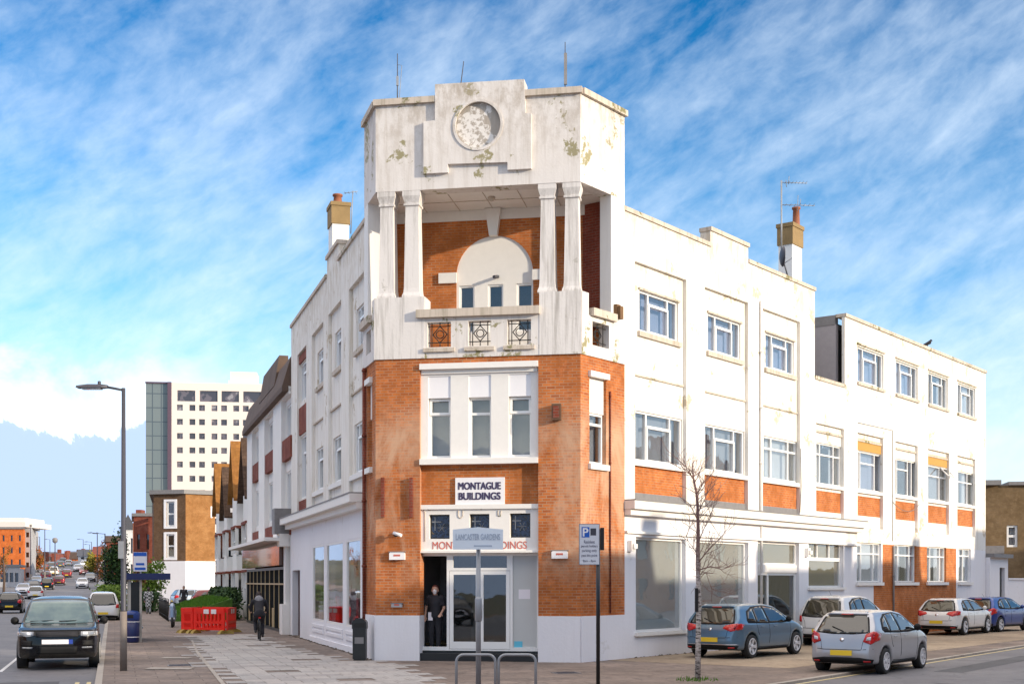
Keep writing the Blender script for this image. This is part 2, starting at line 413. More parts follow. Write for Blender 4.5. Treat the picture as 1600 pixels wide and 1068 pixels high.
M['curtain_b'] = plain('bluegrey_blind', (.34, .35, .45), .9, var=.2, scale=1.5)
M['blind_beige'] = plain('beige_blind', (.46, .40, .28), .9, var=.12, scale=2)
M['film'] = plain('frosted_film', (.52, .53, .52), .5, var=.12, scale=.8)
M['film_beige'] = plain('beige_film', (.30, .225, .11), .7, var=.12, scale=.8)
M['ochre'] = plain('ochre_board', (.50, .27, .06), .7, var=.15)
M['navy_txt'] = plain('dark_navy_lettering', (.05, .035, .09), .5)
M['red_txt'] = plain('faded_red_lettering', (.55, .14, .10), .6)
M['sign_white'] = plain('sign_white', (.84, .82, .83), .4, var=.03)
M['sign_grey'] = plain('sign_back_grey', (.72, .78, .85), .45, var=.05)
M['asphalt_roof'] = plain('roof_felt', (.07, .07, .07), .9, var=.3)
M['chimpot'] = plain('terracotta', (.28, .10, .05), .8, var=.2)
M['stone_ochre'] = plain('bare_chimney_render', (.27, .18, .08), .9, var=.3, scale=4)
M['yellow'] = plain('yellow_plate', (.80, .55, .03), .4, var=.03)
M['tyre'] = plain('tyre_rubber', (.018, .018, .018), .8, var=.2)
M['alloy'] = plain('alloy_wheel', (.58, .58, .60), .45, .1, .08)
M['cglass'] = dark_glass('car_glass'); M['cglass_r'] = dark_glass('rear_glass', (.035, .032, .022))
M['redlamp'] = dark_glass('tail_lamp_red', (.50, .012, .014), .12, .5)
M['headlamp'] = dark_glass('headlamp', (.55, .57, .60), .08, .9)
M['plastic'] = plain('black_plastic', (.010, .010, .011), .6, var=.15, spec=.2)
M['chrome'] = plain('chrome', (.7, .7, .72), .15, 1.0, .05)
M['plate_w'] = plain('white_plate', (.78, .74, .78), .4, var=.03)
# ------------------------------------------------------------------ ground
def g(Y):
    t = max(0.0, Y - 105.0)
    return .00019 * t * t if t < 150 else 4.275 + .032 * (t - 150) if t < 360 else 10.995
ROAD = -.11; SROAD = -.04      # the side street kerb is dropped along the forecourt
def ground_mat(name, c1, c2, sl=None, patch=.5, rough=.85):
    m, nt, b = mat_new(name); P = wpos(nt)
    n1 = noise(nt, .35, 7, .6, P); n2 = noise(nt, 5.0, 6, .7, P); n3 = noise(nt, 60, 3, .7, P)
    c = mixc(nt, ramp(nt, n1, [(.38, 0), (.62, 1)]), c1, c2)
    c = mixc(nt, math_(nt, 'MULTIPLY', ramp(nt, n2, [(.45, 0), (.7, 1)]), patch), c, tuple(x * .62 for x in c1))
    gum = ramp(nt, noise(nt, 11, 1, .5, P), [(.70, 0), (.72, 1)]); c = mixc(nt, math_(nt, 'MULTIPLY', gum, .5), c, tuple(min(.6, x * 1.7) for x in c1)); st_ = ramp(nt, noise(nt, .9, 8, .75, P, .8), [(.56, 0), (.60, .55), (.70, .1)]); c = mixc(nt, st_, c, tuple(x * .5 for x in c1))
    c = mixc(nt, math_(nt, 'MULTIPLY', ramp(nt, n3, [(.3, 1), (.5, 0)]), .35), c, tuple(x * .5 for x in c1))
    if sl:
        mp = N(nt, 'ShaderNodeMapping'); nt.links.new(P, mp.inputs[0]); mp.inputs['Rotation'].default_value = (0, 0, sl[2])
        t = N(nt, 'ShaderNodeTexBrick', inp={'Color1': (.85, .85, .85, 1), 'Color2': (1.18, 1.14, 1.1, 1), 'Mortar': (.45, .43, .4, 1), 'Scale': 1, 'Mortar Size': .012, 'Mortar Smooth': .4, 'Bias': 0, 'Brick Width': sl[0], 'Row Height': sl[1]})
        nt.links.new(mp.outputs[0], t.inputs[0]); c = mixc(nt, .8, c, t.outputs[0], 'MULTIPLY')
        bump(nt, t.outputs[1], b, -.2, .01)
    nt.links.new(c, b.inputs['Base Color']); b.inputs['Roughness'].default_value = rough; b.inputs['Specular IOR Level'].default_value = .3
    return m
M['asphalt'] = ground_mat('asphalt', (.135, .13, .14), (.18, .175, .18), None, .35, .7)
M['scrub'] = ground_mat('waste_ground', (.085, .09, .05), (.12, .10, .07), None, .5)
M['pavement'] = ground_mat('pavement_slabs', (.17, .135, .115), (.26, .21, .18), (.9, .6, radians(-17)), .75)
M['pavement2'] = ground_mat('forecourt_concrete', (.27, .21, .15), (.37, .30, .22), (3.0, 3.0, radians(-37)), .6)
M['paving_light'] = ground_mat('light_paving', (.40, .385, .37), (.34, .32, .31), (.75, .6, radians(-17)), .35)
M['kerb'] = ground_mat('kerb_stone', (.34, .30, .26), (.42, .38, .33), None, .4)
M['grass'] = ground_mat('grass_lawn', (.07, .15, .025), (.10, .20, .03), None, .6)
M['line_y'] = plain('yellow_road_paint', (.55, .45, .22), .7, var=.25, scale=9)
M['line_w'] = plain('white_road_paint', (.62, .61, .60), .7, var=.25, scale=9)

mb = MB(); xs = [-900, -300, -120, -60, -20, 20, 60, 120, 300, 900]; ys = [-150, 0, 40, 80] + [105 + 10 * i for i in range(35)] + [600, 900, 2500]
for i in range(len(xs) - 1):
    for j in range(len(ys) - 1):
        mb.poly([(xs[i], ys[j], g(ys[j]) + ROAD), (xs[i + 1], ys[j], g(ys[j]) + ROAD), (xs[i + 1], ys[j + 1], g(ys[j + 1]) + ROAD), (xs[i], ys[j + 1], g(ys[j + 1]) + ROAD)])
struct('ground', mb, M['scrub'])
mb = MB(); KLx = lambda s, o=0: (-8.4 - .294 * s - .956 * o, 26.6 + .956 * s - .294 * o)
ss = [-60, 0, 40] + [70 + 10 * i for i in range(45)]
for i in range(len(ss) - 1):
    qd = [KLx(ss[i], -14 if ss[i + 1] < 10 else -.5), KLx(ss[i + 1], -14 if ss[i + 1] < 10 else -.5), KLx(ss[i + 1], 17.5), KLx(ss[i], 17.5)]
    mb.poly([(x, y, g(y) + ROAD + .012) for x, y in qd])
struct('road', mb, M['asphalt'])
mb = MB(); mb.poly([(x, y, SROAD) for x, y in ((-4, -40), (-4, 16.5), (-2, 19), (6.5, 28.8), (12, 38), (51, 92), (70, 80), (26, 18), (10, -40))]); struct('side_road', mb, M['asphalt'])
KL = lambda s, o=0: (-8.4 - .294 * s - .956 * o, 26.6 + .956 * s - .294 * o)          # kerb of the long street, o = into the road
KR = lambda s, o=0: (6.0 + .579 * s + .815 * o, 27.7 + .815 * s - .579 * o)         # kerb of the side street
nose = []
a, c, b_ = KL(-8), (-3.6, 13.0), KR(-8)
for k in range(13):
    t = k / 12; nose.append(tuple(a[i] * (1 - t) ** 2 + 2 * c[i] * t * (1 - t) + b_[i] * t * t for i in range(2)))
outer = [KL(82)] + [KL(s) for s in (60, 40, 20, 5)] + nose + [KR(s) for s in (5, 20, 40, 80)]
mb = MB(); mb.slab(outer + [(60, 105)], -.35, 0.0); struct('pavement', mb, M['pavement'])
# kerb stones as a real edge
def offs(pts, d):
    out = []
    for i, p in enumerate(pts):
        q0 = pts[max(0, i - 1)]; q1 = pts[min(len(pts) - 1, i + 1)]; dx, dy = q1[0] - q0[0], q1[1] - q0[1]; l = sqrt(dx * dx + dy * dy)
        out.append((p[0] + dy / l * d, p[1] - dx / l * d))
    return out
kk = offs(outer, -.004); kk2 = offs(outer, .14)
mb = MB()
for i in range(len(outer) - 1):
    mb.slab([kk[i], kk[i + 1], kk2[i + 1], kk2[i]], -.3, .008)
struct('kerb', mb, M['kerb'])
# far pavements both sides of the long street
mb = MB(); sy = 82
while sy < 420:
    for o0, o1 in ((-6, 0), (17, 21)):
        q = [KL(sy, o0), KL(sy + 8, o0), KL(sy + 8, o1), KL(sy, o1)]
        mb.poly([(x, y, g(y) + .01) for x, y in q])
        e = o1 if o0 < 0 else o0; q2 = [KL(sy, e), KL(sy + 8, e)]
        mb.poly([(q2[0][0], q2[0][1], g(q2[0][1]) + .01), (q2[1][0], q2[1][1], g(q2[1][1]) + .01), (q2[1][0], q2[1][1], g(q2[1][1]) - .2), (q2[0][0], q2[0][1], g(q2[0][1]) - .2)])
    sy += 8
mb.slab([KL(-30, 17), KL(82, 17), KL(82, 22), KL(-30, 22)], -.3, 0.01)
struct('footpath', mb, M['pavement'])
# forecourt concrete in front of the side street facade
def strip(fr, u0, u1, v0, v1, z): return MB().poly([fr.P(u0, v0, z), fr.P(u1, v0, z), fr.P(u1, v1, z), fr.P(u0, v1, z)])
mb = strip(RR, 1.2, 75, .0, 5.3, .004); struct('forecourt', mb, M['pavement2'], recalc=False)
# light paving slabs
poly = [(286, 992), (400, 990), (468, 1014), (545, 1030), (640, 1040), (700, 1075), (430, 1092), (352, 1062), (318, 1025)]
def inside(x, y, pl):
    c = False
    for i in range(len(pl)):
        (x1, y1), (x2, y2) = pl[i], pl[i - 1]
        if (y1 > y) != (y2 > y) and x < (x2 - x1) * (y - y1) / (y2 - y1) + x1: c = not c
    return c
GP = [gp(*p) for p in poly]
mb = MB(); L2 = mkfr(-4, 26, radians(-17.1))
for i in range(-30, 40):
    for j in range(-8, 45):
        u0, v0 = j * .62, i * .78 + (.39 if j % 2 else 0); x, y, _ = L2.P(u0 + .3, v0 + .4, 0)
        if inside(x + random.uniform(-.3, .3), y + random.uniform(-.3, .3), GP) and random.random() < .94:
            mb.poly([L2.P(u0, v0, .008), L2.P(u0 + .61, v0, .008), L2.P(u0 + .61, v0 + .77, .008), L2.P(u0, v0 + .77, .008)])
struct('paving', mb, M['paving_light'], recalc=False)
mb = MB()
a = gp(308, 1018); b2 = gp(362, 1085); 
def seg(mb, a, b, w, z):
    dx, dy = b[0] - a[0], b[1] - a[1]; l = sqrt(dx * dx + dy * dy); nx, ny = -dy / l * w / 2, dx / l * w / 2
    mb.poly([(a[0] - nx, a[1] - ny, z), (b[0] - nx, b[1] - ny, z), (b[0] + nx, b[1] + ny, z), (a[0] + nx, a[1] + ny, z)])
seg(mb, a, b2, .09, .014); seg(mb, gp(300, 1000), a, .07, .014)
for p in ((225, 1045, 1.1, .5), (250, 1028, .8, .4), (700, 1050, .0, .0)):
    if p[2]:
        x, y = gp(p[0], p[1]); mb.poly([L2.P(*((0, 0, 0)))] * 0 or [(x, y, .012), (x + p[2], y - .1, .012), (x + p[2], y + p[3], .012), (x, y + p[3] + .1, .012)])
struct('path_joint', mb, M['kerb'], recalc=False)
# road markings
mb = MB()
for o in (.28, .52): seg(mb, KL(-7, o), KL(2.0, o), .09, ROAD + .018)
for o in (.30,): seg(mb, KR(-7, o), KR(60, o), .09, SROAD + .006)
struct('road_marking', mb, M['line_y'], 'yellow no parking lines beside the kerb', recalc=False)
mb = MB()
for k in range(16): seg(mb, KR(-4 + 5.5 * k, 4.9), KR(-1.6 + 5.5 * k, 4.9), .11, SROAD + .006)
seg(mb, KL(-3, 2.2), KL(-3, .75), .09, ROAD + .018)
for k in range(9):
    seg(mb, KL(8 + 7 * k, 8.2), KL(11 + 7 * k, 8.2), .12, ROAD + .018)
seg(mb, KL(6, 2.4), KL(78, 2.4), .09, ROAD + .018)
struct('road_marking', mb, M['line_w'], 'white dashed lane lines', recalc=False)

# ------------------------------------------------------------------ windows
RNDW = random.Random(5); M['room'] = plain('dim_room', (.10, .10, .12), .9, var=.5, scale=1.5)  # dark backing sheet stands in for the unlit room behind parted curtains
def window(parent, fr, u0, u1, z0, z1, v, layout, cur=None, fw=.06, depth=.09, glassm='glass', name='window', mat='frame', gap=.16, extra=None):
    """layout: list of (fraction of width, [heights of transoms as fractions]); framed lights, one pane object, a blind behind"""
    if u0 > u1: u0, u1 = u1, u0
    uu = [u0]; tot = sum(l[0] for l in layout)
    for l in layout: uu.append(uu[-1] + (u1 - u0) * l[0] / tot)
    holes = []
    for k, l in enumerate(layout):
        a, b = uu[k] + (fw if k == 0 else fw * .55), uu[k + 1] - (fw if k == len(layout) - 1 else fw * .55)
        zs = [z0] + [z0 + (z1 - z0) * t for t in l[1]] + [z1]
        for j in range(len(zs) - 1):
            holes.append((a, b, zs[j] + (fw if j == 0 else fw * .55), zs[j + 1] - (fw if j == len(zs) - 2 else fw * .55)))
    mb = MB(); mb.grid(fr, (u0, u1), (z0, z1), holes, v - depth, v)
    w = part(name, mb, M[mat], parent)
    mb = MB(); mb.box(fr, u0 + .02, u1 - .02, v - depth * .62, v - depth * .55, z0 + .02, z1 - .02); part('pane', mb, M[glassm], w)
    # opening sash frames, a little proud
    if extra:
        mb = MB()
        for h in extra:
            a, b, c, d = holes[h]; e = .045
            mb.grid(fr, (a - e, b + e), (c - e, d + e), [(a + .02, b - .02, c + .02, d - .02)], v + .002, v + .03)
        part('sash', mb, M[mat], w)
    if cur in ('curtain', 'curtain_d') and RNDW.random() < .7 and u1 - u0 > 1.0:
        vb = v - depth - max(gap, .03); dk = MB(); dk.box(fr, u0 - .15, u1 + .15, vb - .55, vb - .5, z0 - .15, z1 + .15); part('room', dk, M['room'], w)
        k_ = RNDW.uniform(.16, .42); k2 = RNDW.uniform(.12, .40)
        for (a, b) in ((u0 - .04, u0 + (u1 - u0) * k_), (u1 - (u1 - u0) * k2, u1 + .04)):
            mb = MB(); n = max(3, int((b - a) / .08)); pts = [(a + (b - a) * i / n, vb + (.03 if i % 2 else -.03)) for i in range(n + 1)]
            for i in range(n):
                (p0, q0), (p1, q1) = pts[i], pts[i + 1]; mb.poly([fr.P(p0, q0, z0 - .05), fr.P(p1, q1, z0 - .05), fr.P(p1, q1, z1 + .05), fr.P(p0, q0, z1 + .05)])
                mb.poly([fr.P(p0, q0 - .01, z1 + .05), fr.P(p1, q1 - .01, z1 + .05), fr.P(p1, q1 - .01, z0 - .05), fr.P(p0, q0 - .01, z0 - .05)])
            part('curtain', mb, M[cur], w, recalc=False)
    elif cur:
        mb = MB(); n = max(4, int((u1 - u0) / .09)); vb = v - depth - gap
        if cur in ('curtain', 'curtain_d'):
            pts = [(u0 - .05 + (u1 - u0 + .1) * i / n, vb + (.03 if i % 2 else -.03)) for i in range(n + 1)]
            for i in range(n):
                (a, p), (b, q) = pts[i], pts[i + 1]; mb.poly([fr.P(a, p, z0 - .05), fr.P(b, q, z0 - .05), fr.P(b, q, z1 + .05), fr.P(a, p, z1 + .05)])
                mb.poly([fr.P(a, p - .01, z1 + .05), fr.P(b, q - .01, z1 + .05), fr.P(b, q - .01, z0 - .05), fr.P(a, p - .01, z0 - .05)])
            part('curtain', mb, M[cur], w, recalc=False)
        else:
            mb.box(fr, u0 - .08, u1 + .08, vb - .02, vb, z0 - .08, z1 + .08); part('blind', mb, M[cur], w)
    return w
L3 = [(.25, []), (.5, [.72]), (.25, [])]
L3b = [(.25, [.72]), (.5, [.72]), (.25, [.72])]

# ------------------------------------------------------------------ the corner building
cb = empty('corner_building', (-.9, 34.3, 0), 'white and orange brick wedge-shaped corner block with open loggia tower', 'building')
ZP, ZB, ZR, ZPED, ZBM, ZTOP = 1.2, 8.02, 9.1, 9.66, 12.5, 14.95
FL = 5.51; RL = 2.14; LU = 1.66
U = FF.U; Z = FF.Z
uc0, uc1 = U(656), U(841)                 # central bay of the front
D = .17                                    # recess of the central bay
zsp0, zsp1 = Z(656, 788), Z(656, 724)      # spandrel
zpan1 = Z(656, 570)
# plinth
mb = MB(); mb.box(FF, 0, uc0, -.5, .05, 0, ZP); mb.box(FF, uc1, FL, -.5, .05, 0, ZP)
mb.box(RR, .0, RL, -.5, .045, 0, ZP - .002); mb.box(LL, .0, LU, -.5, .045, 0, ZP - .002)
part('plinth', mb, M['plinth'], cb)
# brick piers
zwin = (Z(920, 722), Z(920, 583)); uR = (RR.U(921), RR.U(947)); uLw = (LL.U(583), LL.U(577.5))
mb = MB(); mb.grid(FF, (0, uc0), (ZP, ZB), [], -.45, 0); mb.grid(FF, (uc1, FL), (ZP, ZB), [], -.45, 0)
mb.grid(FF, (uc0, uc1), (zpan1, ZB), [], -.45, 0)
mb.grid(RR, (0, RL), (ZP, ZB), [(uR[0], uR[1], zwin[0], zwin[1])], -.35, 0)
mb.grid(LL, (0, LU), (ZP, ZB), [(.5, 1.12, zwin[0], zwin[1])], -.35, 0)
part('brick_wall', mb, M['brick'], cb)
mb = MB(); mb.box(FF, uc0, uc1, -D - .3, -D, zsp0, zsp1); part('spandrel', mb, M['brick_plain'], cb)
# narrow side windows with hood and sill
for fr, a, b in ((RR, uR[0], uR[1]), (LL, .5, 1.12)):
    zt = zwin[1] - .95
    window(cb, fr, a, b, zwin[0] + .02, zt, -.12, [(1, [.78])], 'curtain_d')
    mb = MB(); mb.box(fr, a, b, -.3, -.08, zt, zwin[1]); mb.box(fr, a - .06, b + .06, -.05, .09, zwin[1] - .02, zwin[1] + .13); mb.box(fr, a - .06, b + .06, -.1, .09, zwin[0] - .14, zwin[0] + .01)
    part('window_hood', mb, M['trim'], cb)
# white band between the storeys, with balustrade openings
gz0, gz1 = Z(668, 543), Z(668, 504)
gl = [(U(668), U(705)), (U(732), U(767)), (U(793), U(830))]
up0, up1 = U(664), U(843)
mb = MB(); mb.grid(FF, (up0, up1), (ZB, ZR - .02), [(a, b, gz0, gz1) for a, b in gl], -.28, .035)
part('balustrade', mb, M['white_tower'], cb)
mb = MB(); mb.grid(FF, (-.03, up0), (ZB, ZPED), [], -.62, .045); mb.grid(FF, (up1, FL + .03), (ZB, ZPED), [], -.62, .045)
part('pedestal', mb, M['white_pedestal'], cb)
rg = (RR.U(924), RR.U(950)); lgx = (.5, 1.15)
rz0, rz1 = gz0 + .02, gz1 - .02
mb = MB(); mb.grid(RR, (.03, RL), (ZB, ZR - .02), [(rg[0], rg[1], rz0, rz1)], -.28, .035); mb.grid(LL, (.03, LU), (ZB, ZR - .02), [(lgx[0], lgx[1], rz0, rz1)], -.28, .035)
mb.box(RR, .04, .34, -.5, .033, ZR - .02, ZPED - .003); mb.box(LL, .04, .34, -.5, .033, ZR - .02, ZPED - .003)
part('balustrade', mb, M['white_tower'], cb)
mb = MB(); mb.box(FF, U(652), U(844), -.30, .17, ZR - .02, ZR + .19); mb.box(RR, RR.U(921), RR.U(958) , -.3, .15, ZR - .021, ZR + .18); mb.box(LL, .34, LU, -.3, .15, ZR - .021, ZR + .18)
for a, b in gl: mb.box(FF, a - .1, b + .1, .034, .10, gz0 - .13, gz0 - .03)
part('balustrade_rail', mb, M['coping'], cb)
# ironwork
def iron(fr, a, b, z0, z1, v):
    mb = MB(); w = b - a; h = z1 - z0; r = .014
    def bar(p, q): mb.tube([fr.P(p[0], v, p[1]), fr.P(q[0], v, q[1])], r, 5)
    for t in (.16, .84): bar((a + w * t, z0), (a + w * t, z1))
    for t in (.2, .86): bar((a, z0 + h * t), (b, z0 + h * t))
    cx, cz = (a + b) / 2, z0 + h * .53; R_ = min(w, h) * .30
    for k in range(4):
        t0, t1 = k * pi / 2, (k + 1) * pi / 2; bar((cx + R_ * cos(t0), cz + R_ * 1.15 * sin(t0)), (cx + R_ * cos(t1), cz + R_ * 1.15 * sin(t1)))
    for k in range(12):
        t0, t1 = k * pi / 6, (k + 1) * pi / 6; bar((cx + R_ * .55 * cos(t0), cz + R_ * .55 * sin(t0)), (cx + R_ * .55 * cos(t1), cz + R_ * .55 * sin(t1)))
    bar((cx, z0), (cx, cz - R_)); bar((cx, cz + R_), (cx, z1))
    part('iron_grille', mb, M['blackmetal'], cb)
for a, b in gl: iron(FF, a, b, gz0, gz1, -.08)
iron(RR, rg[0], rg[1], rz0, rz1, -.08); iron(LL, lgx[0], lgx[1], rz0, rz1, -.08)
# columns
for cx_ in (607.5, 646.5, 857, 895):
    u = U(cx_, -.28); mb = MB(); h = .21 if cx_ < 700 else .205
    mb.sqloft(FF, u, -.25, [(h + .045, ZPED), (h + .045, ZPED + .05), (h + .012, ZPED + .14), (h, ZPED + .26), (h - .03, ZBM - .62), (h - .03, ZBM - .40), (h + .005, ZBM - .38), (h + .005, ZBM - .33), (h - .02, ZBM - .32), (h + .035, ZBM - .13), (h + .035, ZBM - .001)])
    part('column', mb, M['white_pedestal'], cb)
# parapet block over the loggia
mb = MB(); mb.grid(FF, (0, FL), (ZBM, ZTOP - .16), [], -.45, 0)
mb.grid(RR, (.0, RL), (ZBM, ZTOP - .16), [], -.4, -.002); mb.grid(LL, (.0, LU), (ZBM, ZTOP - .16), [], -.4, -.002)
part('parapet', mb, M['white_tower'], cb)
mb = MB(); mb.box(FF, -.05, U(682), -.5, .09, ZTOP - .16, ZTOP); mb.box(FF, U(820), FL + .05, -.5, .09, ZTOP - .16, ZTOP)
mb.box(RR, .07, RL + .05, -.45, .085, ZTOP - .161, ZTOP - .001); mb.box(LL, .07, LU + .05, -.45, .085, ZTOP - .161, ZTOP - .001)
part('coping', mb, M['coping'], cb)
# stepped panel with roundel
q = lambda x, y: FF.uz(x, y, .0)
rc = FF.uz(748, 197); RRd = .62
def stepped(v0, v1, pts, hole):
    n = 40; outline = [FF.uz(*p) for p in pts]
    verts = [Vector((u, z)) for u, z in outline]; ring = [Vector((rc[0] + hole * cos(2 * pi * k / n), rc[1] + hole * sin(2 * pi * k / n))) for k in range(n)]
    E = [(i, (i + 1) % len(verts)) for i in range(len(verts))] + [(len(verts) + i, len(verts) + (i + 1) % n) for i in range(n)]
    vs, es, fs, *_ = delaunay_2d_cdt(verts + ring, E, [], 0, 1e-5)
    mb = MB(); base = len(vs)
    keep = []
    for f in fs:
        c = sum((vs[i] for i in f), Vector((0, 0))) / len(f)
        if (c - Vector(rc)).length < hole * .98: continue
        if inside(c.x, c.y, outline): keep.append(f)
    mb.raw([FF.P(p.x, v1, p.y) for p in vs], keep, False)
    for loop in (verts, ring):
        for i in range(len(loop)):
            a, b = loop[i], loop[(i + 1) % len(loop)]; mb.poly([FF.P(a.x, v0, a.y), FF.P(b.x, v0, b.y), FF.P(b.x, v1, b.y), FF.P(a.x, v1, a.y)], loop is ring)
    return mb
pts = [(681, 134), (820, 126), (822, 179), (831, 179), (831, 265), (794, 267), (794, 255), (701, 258), (701, 271), (663, 273), (663, 192), (681, 190)]
part('raised_panel', stepped(-.002, .10, pts, RRd), M['white_tower'], cb)
mb = MB(); mb.box(FF, U(681), U(820), -.42, -.003, ZTOP - .16, Z(750, 131)); part('parapet_back', mb, M['white_tower'], cb)
mb = MB(); cc = FF.P(rc[0], 0, rc[1])
def disc(mb, r0, r1, v0, v1, n=44):
    pr = [(r0, v0), (r0, v1), (r1, v1), (r1, v0)]
    base = len(mb.v)
    for r, v in pr:
        for k in range(n): mb.v.append(FF.P(rc[0] + r * cos(2 * pi * k / n), v, rc[1] + r * sin(2 * pi * k / n)))
    for a in range(4):
        b = (a + 1) % 4
        for k in range(n): mb.f.append((base + a * n + k, base + a * n + (k + 1) % n, base + b * n + (k + 1) % n, base + b * n + k)); mb.sm.append(a in (0, 2))
disc(mb, RRd - .015, RRd + .055, .02, .125); part('roundel_ring', mb, M['white_tower'], cb)
mb = MB(); n = 40; mb.prism(FF, [(rc[0] + .6 * cos(2 * pi * k / n), rc[1] + .6 * sin(2 * pi * k / n)) for k in range(n)], .0, .025); part('roundel_face', mb, M['roundel'], cb)
# loggia: floor, ceiling, rear wall, end walls
BD = -2.15
def meet(fr, vf):
    # u on the rear plane of the loggia where it meets a plane of another frame
    (ox, oy) = FF.P(0, BD, 0)[:2]; return ((fr.o[0] + vf * fr.n[0] - ox) * fr.n[0] + (fr.o[1] + vf * fr.n[1] - oy) * fr.n[1]) / (FF.d[0] * fr.n[0] + FF.d[1] * fr.n[1])
UB1, UB0 = meet(RR, -.40), meet(LL, -.40); UB1, UB0 = max(UB0, UB1), min(UB0, UB1)
kinX = lambda fr, u, v: fr.P(u, v, 0)[:2]
pF = [kinX(FF, 0, -.3), kinX(FF, FL, -.3), kinX(RR, RL, -.2), kinX(FF, UB1 - .1, BD + .1), kinX(FF, UB0 + .1, BD + .1), kinX(LL, LU, -.2)]
mb = MB(); mb.slab(pF, ZB - .1, ZB + .18); part('loggia_floor', mb, M['white_clean'], cb)
pC = [kinX(FF, .02, -.05), kinX(FF, FL - .02, -.05), kinX(RR, RL - .02, -.05), kinX(FF, UB1, BD - .25), kinX(FF, UB0, BD - .25), kinX(LL, LU - .02, -.05)]
mb = MB(); mb.slab(pC, ZBM + .012, ZBM + .2)
part('loggia_ceiling', mb, M['trim'], cb)
mb = MB()
for k in range(5): mb.box(FF, .9 + k * .95, .915 + k * .95, BD + .05, -.5, ZBM - .004, ZBM + .02)
mb.box(FF, -.4, 5.9, -1.25, -1.235, ZBM - .005, ZBM + .02)
part('ceiling_joint', mb, M['coping'], cb)
# arch geometry on the rear wall
fb = lambda x, y: FF.uz(x, y, BD)
ax0, ax1 = FF.U(713, BD), FF.U(833, BD); ac = (ax0 + ax1) / 2; ar = (ax1 - ax0) / 2
aztop = FF.Z(772, 368, BD); azc = aztop - ar
outl = [(UB0, ZB)] + [(ax0, ZB), (ax0, azc)] + [(ac - ar * cos(pi * k / 24), azc + ar * sin(pi * k / 24)) for k in range(1, 24)] + [(ax1, azc), (ax1, ZB), (UB1, ZB), (UB1, FF.Z(772, 343, BD)), (UB0, FF.Z(772, 343, BD))]
def cutwall(mb, outl, fr, v0, v1):
    V = [Vector(p) for p in outl]; vs, es, fs, *_ = delaunay_2d_cdt(V, [(i, (i + 1) % len(V)) for i in range(len(V))], [], 1, 1e-5)
    fs = [f for f in fs if inside(sum(vs[i].x for i in f) / 3, sum(vs[i].y for i in f) / 3, outl)]
    mb.raw([fr.P(p.x, v1, p.y) for p in vs], fs, False); mb.raw([fr.P(p.x, v0, p.y) for p in vs], [f[::-1] for f in fs], False)
    for i in range(len(outl)):
        a, b = outl[i], outl[(i + 1) % len(outl)]; mb.poly([fr.P(a[0], v0, a[1]), fr.P(b[0], v0, b[1]), fr.P(b[0], v1, b[1]), fr.P(a[0], v1, a[1])])
mb = MB(); cutwall(mb, outl, FF, BD - .3, BD); part('loggia_rear_wall', mb, M['brick_plain'], cb)
zfr = FF.Z(772, 343, BD)
mb = MB(); mb.box(FF, UB0, UB1, BD - .3, BD + .03, zfr, ZBM + .01)
kz = FF.Z(772, 370, BD)
mb.prism(FF, [(FF.U(766, BD), kz), (FF.U(778, BD), kz), (FF.U(784, BD), ZBM), (FF.U(760, BD), ZBM)], BD, BD + .2)
for a, b in ((686, 714), (832, 846)): mb.box(FF, FF.U(a, BD), FF.U(b, BD), BD, BD + .07, FF.Z(700, 443, BD), FF.Z(700, 427, BD))
part('keystone_frieze', mb, M['trim'], cb)
wz0, wz1 = FF.Z(716, 520, BD), FF.Z(716, 446, BD)
wl = [(FF.U(717, BD), FF.U(741, BD)), (FF.U(762, BD), FF.U(786, BD)), (FF.U(807, BD), FF.U(832.5, BD))]
tymp = [(ax0, ZB), (ax0, azc)] + [(ac - ar * cos(pi * k / 24), azc + ar * sin(pi * k / 24)) for k in range(1, 24)] + [(ax1, azc), (ax1, ZB)]
mb = MB(); mb.grid(FF, (ax0 + .001, ax1 - .001), (ZB, azc), [(a, b, wz0, wz1) for a, b in wl], BD - .3, BD - .035)
mb.prism(FF, [(ax0, azc)] + [(ac - ar * cos(pi * k / 24), azc + ar * sin(pi * k / 24)) for k in range(1, 24)] + [(ax1, azc)], BD - .3, BD - .035)
n = 24
part('arch_panel', mb, M['trim'], cb)
for a, b in wl: window(cb, FF, a, b, wz0, wz1, BD - .08, [(1, [.44])], None, fw=.05)
# loggia end walls (white outside pier, brick inside)
def endwall(fr, u0, u1, zb, zt, deep):
    mb = MB(); mb.grid(fr, (u0, u1), (zb, zt), [], -.36, -.003); part('loggia_pier', mb, M['white_clean'], cb)
    mb = MB(); mb.box(fr, u1 - .32, u1 - .05, -deep, -.361, zb, zt); return mb
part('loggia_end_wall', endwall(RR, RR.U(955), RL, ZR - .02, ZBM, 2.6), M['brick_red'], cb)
part('loggia_end_wall', endwall(LL, 1.12, LU, ZR - .02, ZBM, .75), M['trim'], cb)
# first floor panel with three windows
mb = MB()
wz = (Z(670, 715), Z(670, 621)); wus = [(U(670, -D), U(705, -D)), (U(733, -D), U(768, -D)), (U(795.5, -D), U(830.5, -D))]
mb.grid(FF, (uc0, uc1), (zsp1, zpan1), [(a, b, wz[0], Z(670, 587)) for a, b in wus], -D - .25, -D + .07)
part('window_surround', mb, M['trim'], cb)
mb = MB()
for a, b in wus: mb.box(FF, a - .0, b + .0, -D - .22, -D + .045, wz[1], Z(670, 587) + .0)
part('blank_panel', mb, M['sign_white'], cb)
mb = MB(); mb.box(FF, uc0 + .002, uc1 - .002, -D, .07, zpan1 - .13, zpan1 + .02); mb.box(FF, uc0 + .03, uc1 - .03, -D, -.05, zpan1 - .24, zpan1 - .13); mb.box(FF, uc0 + .001, uc1 - .001, -D, .06, zsp1 - .03, zsp1 + .12)
part('window_cornice', mb, M['trim'], cb)
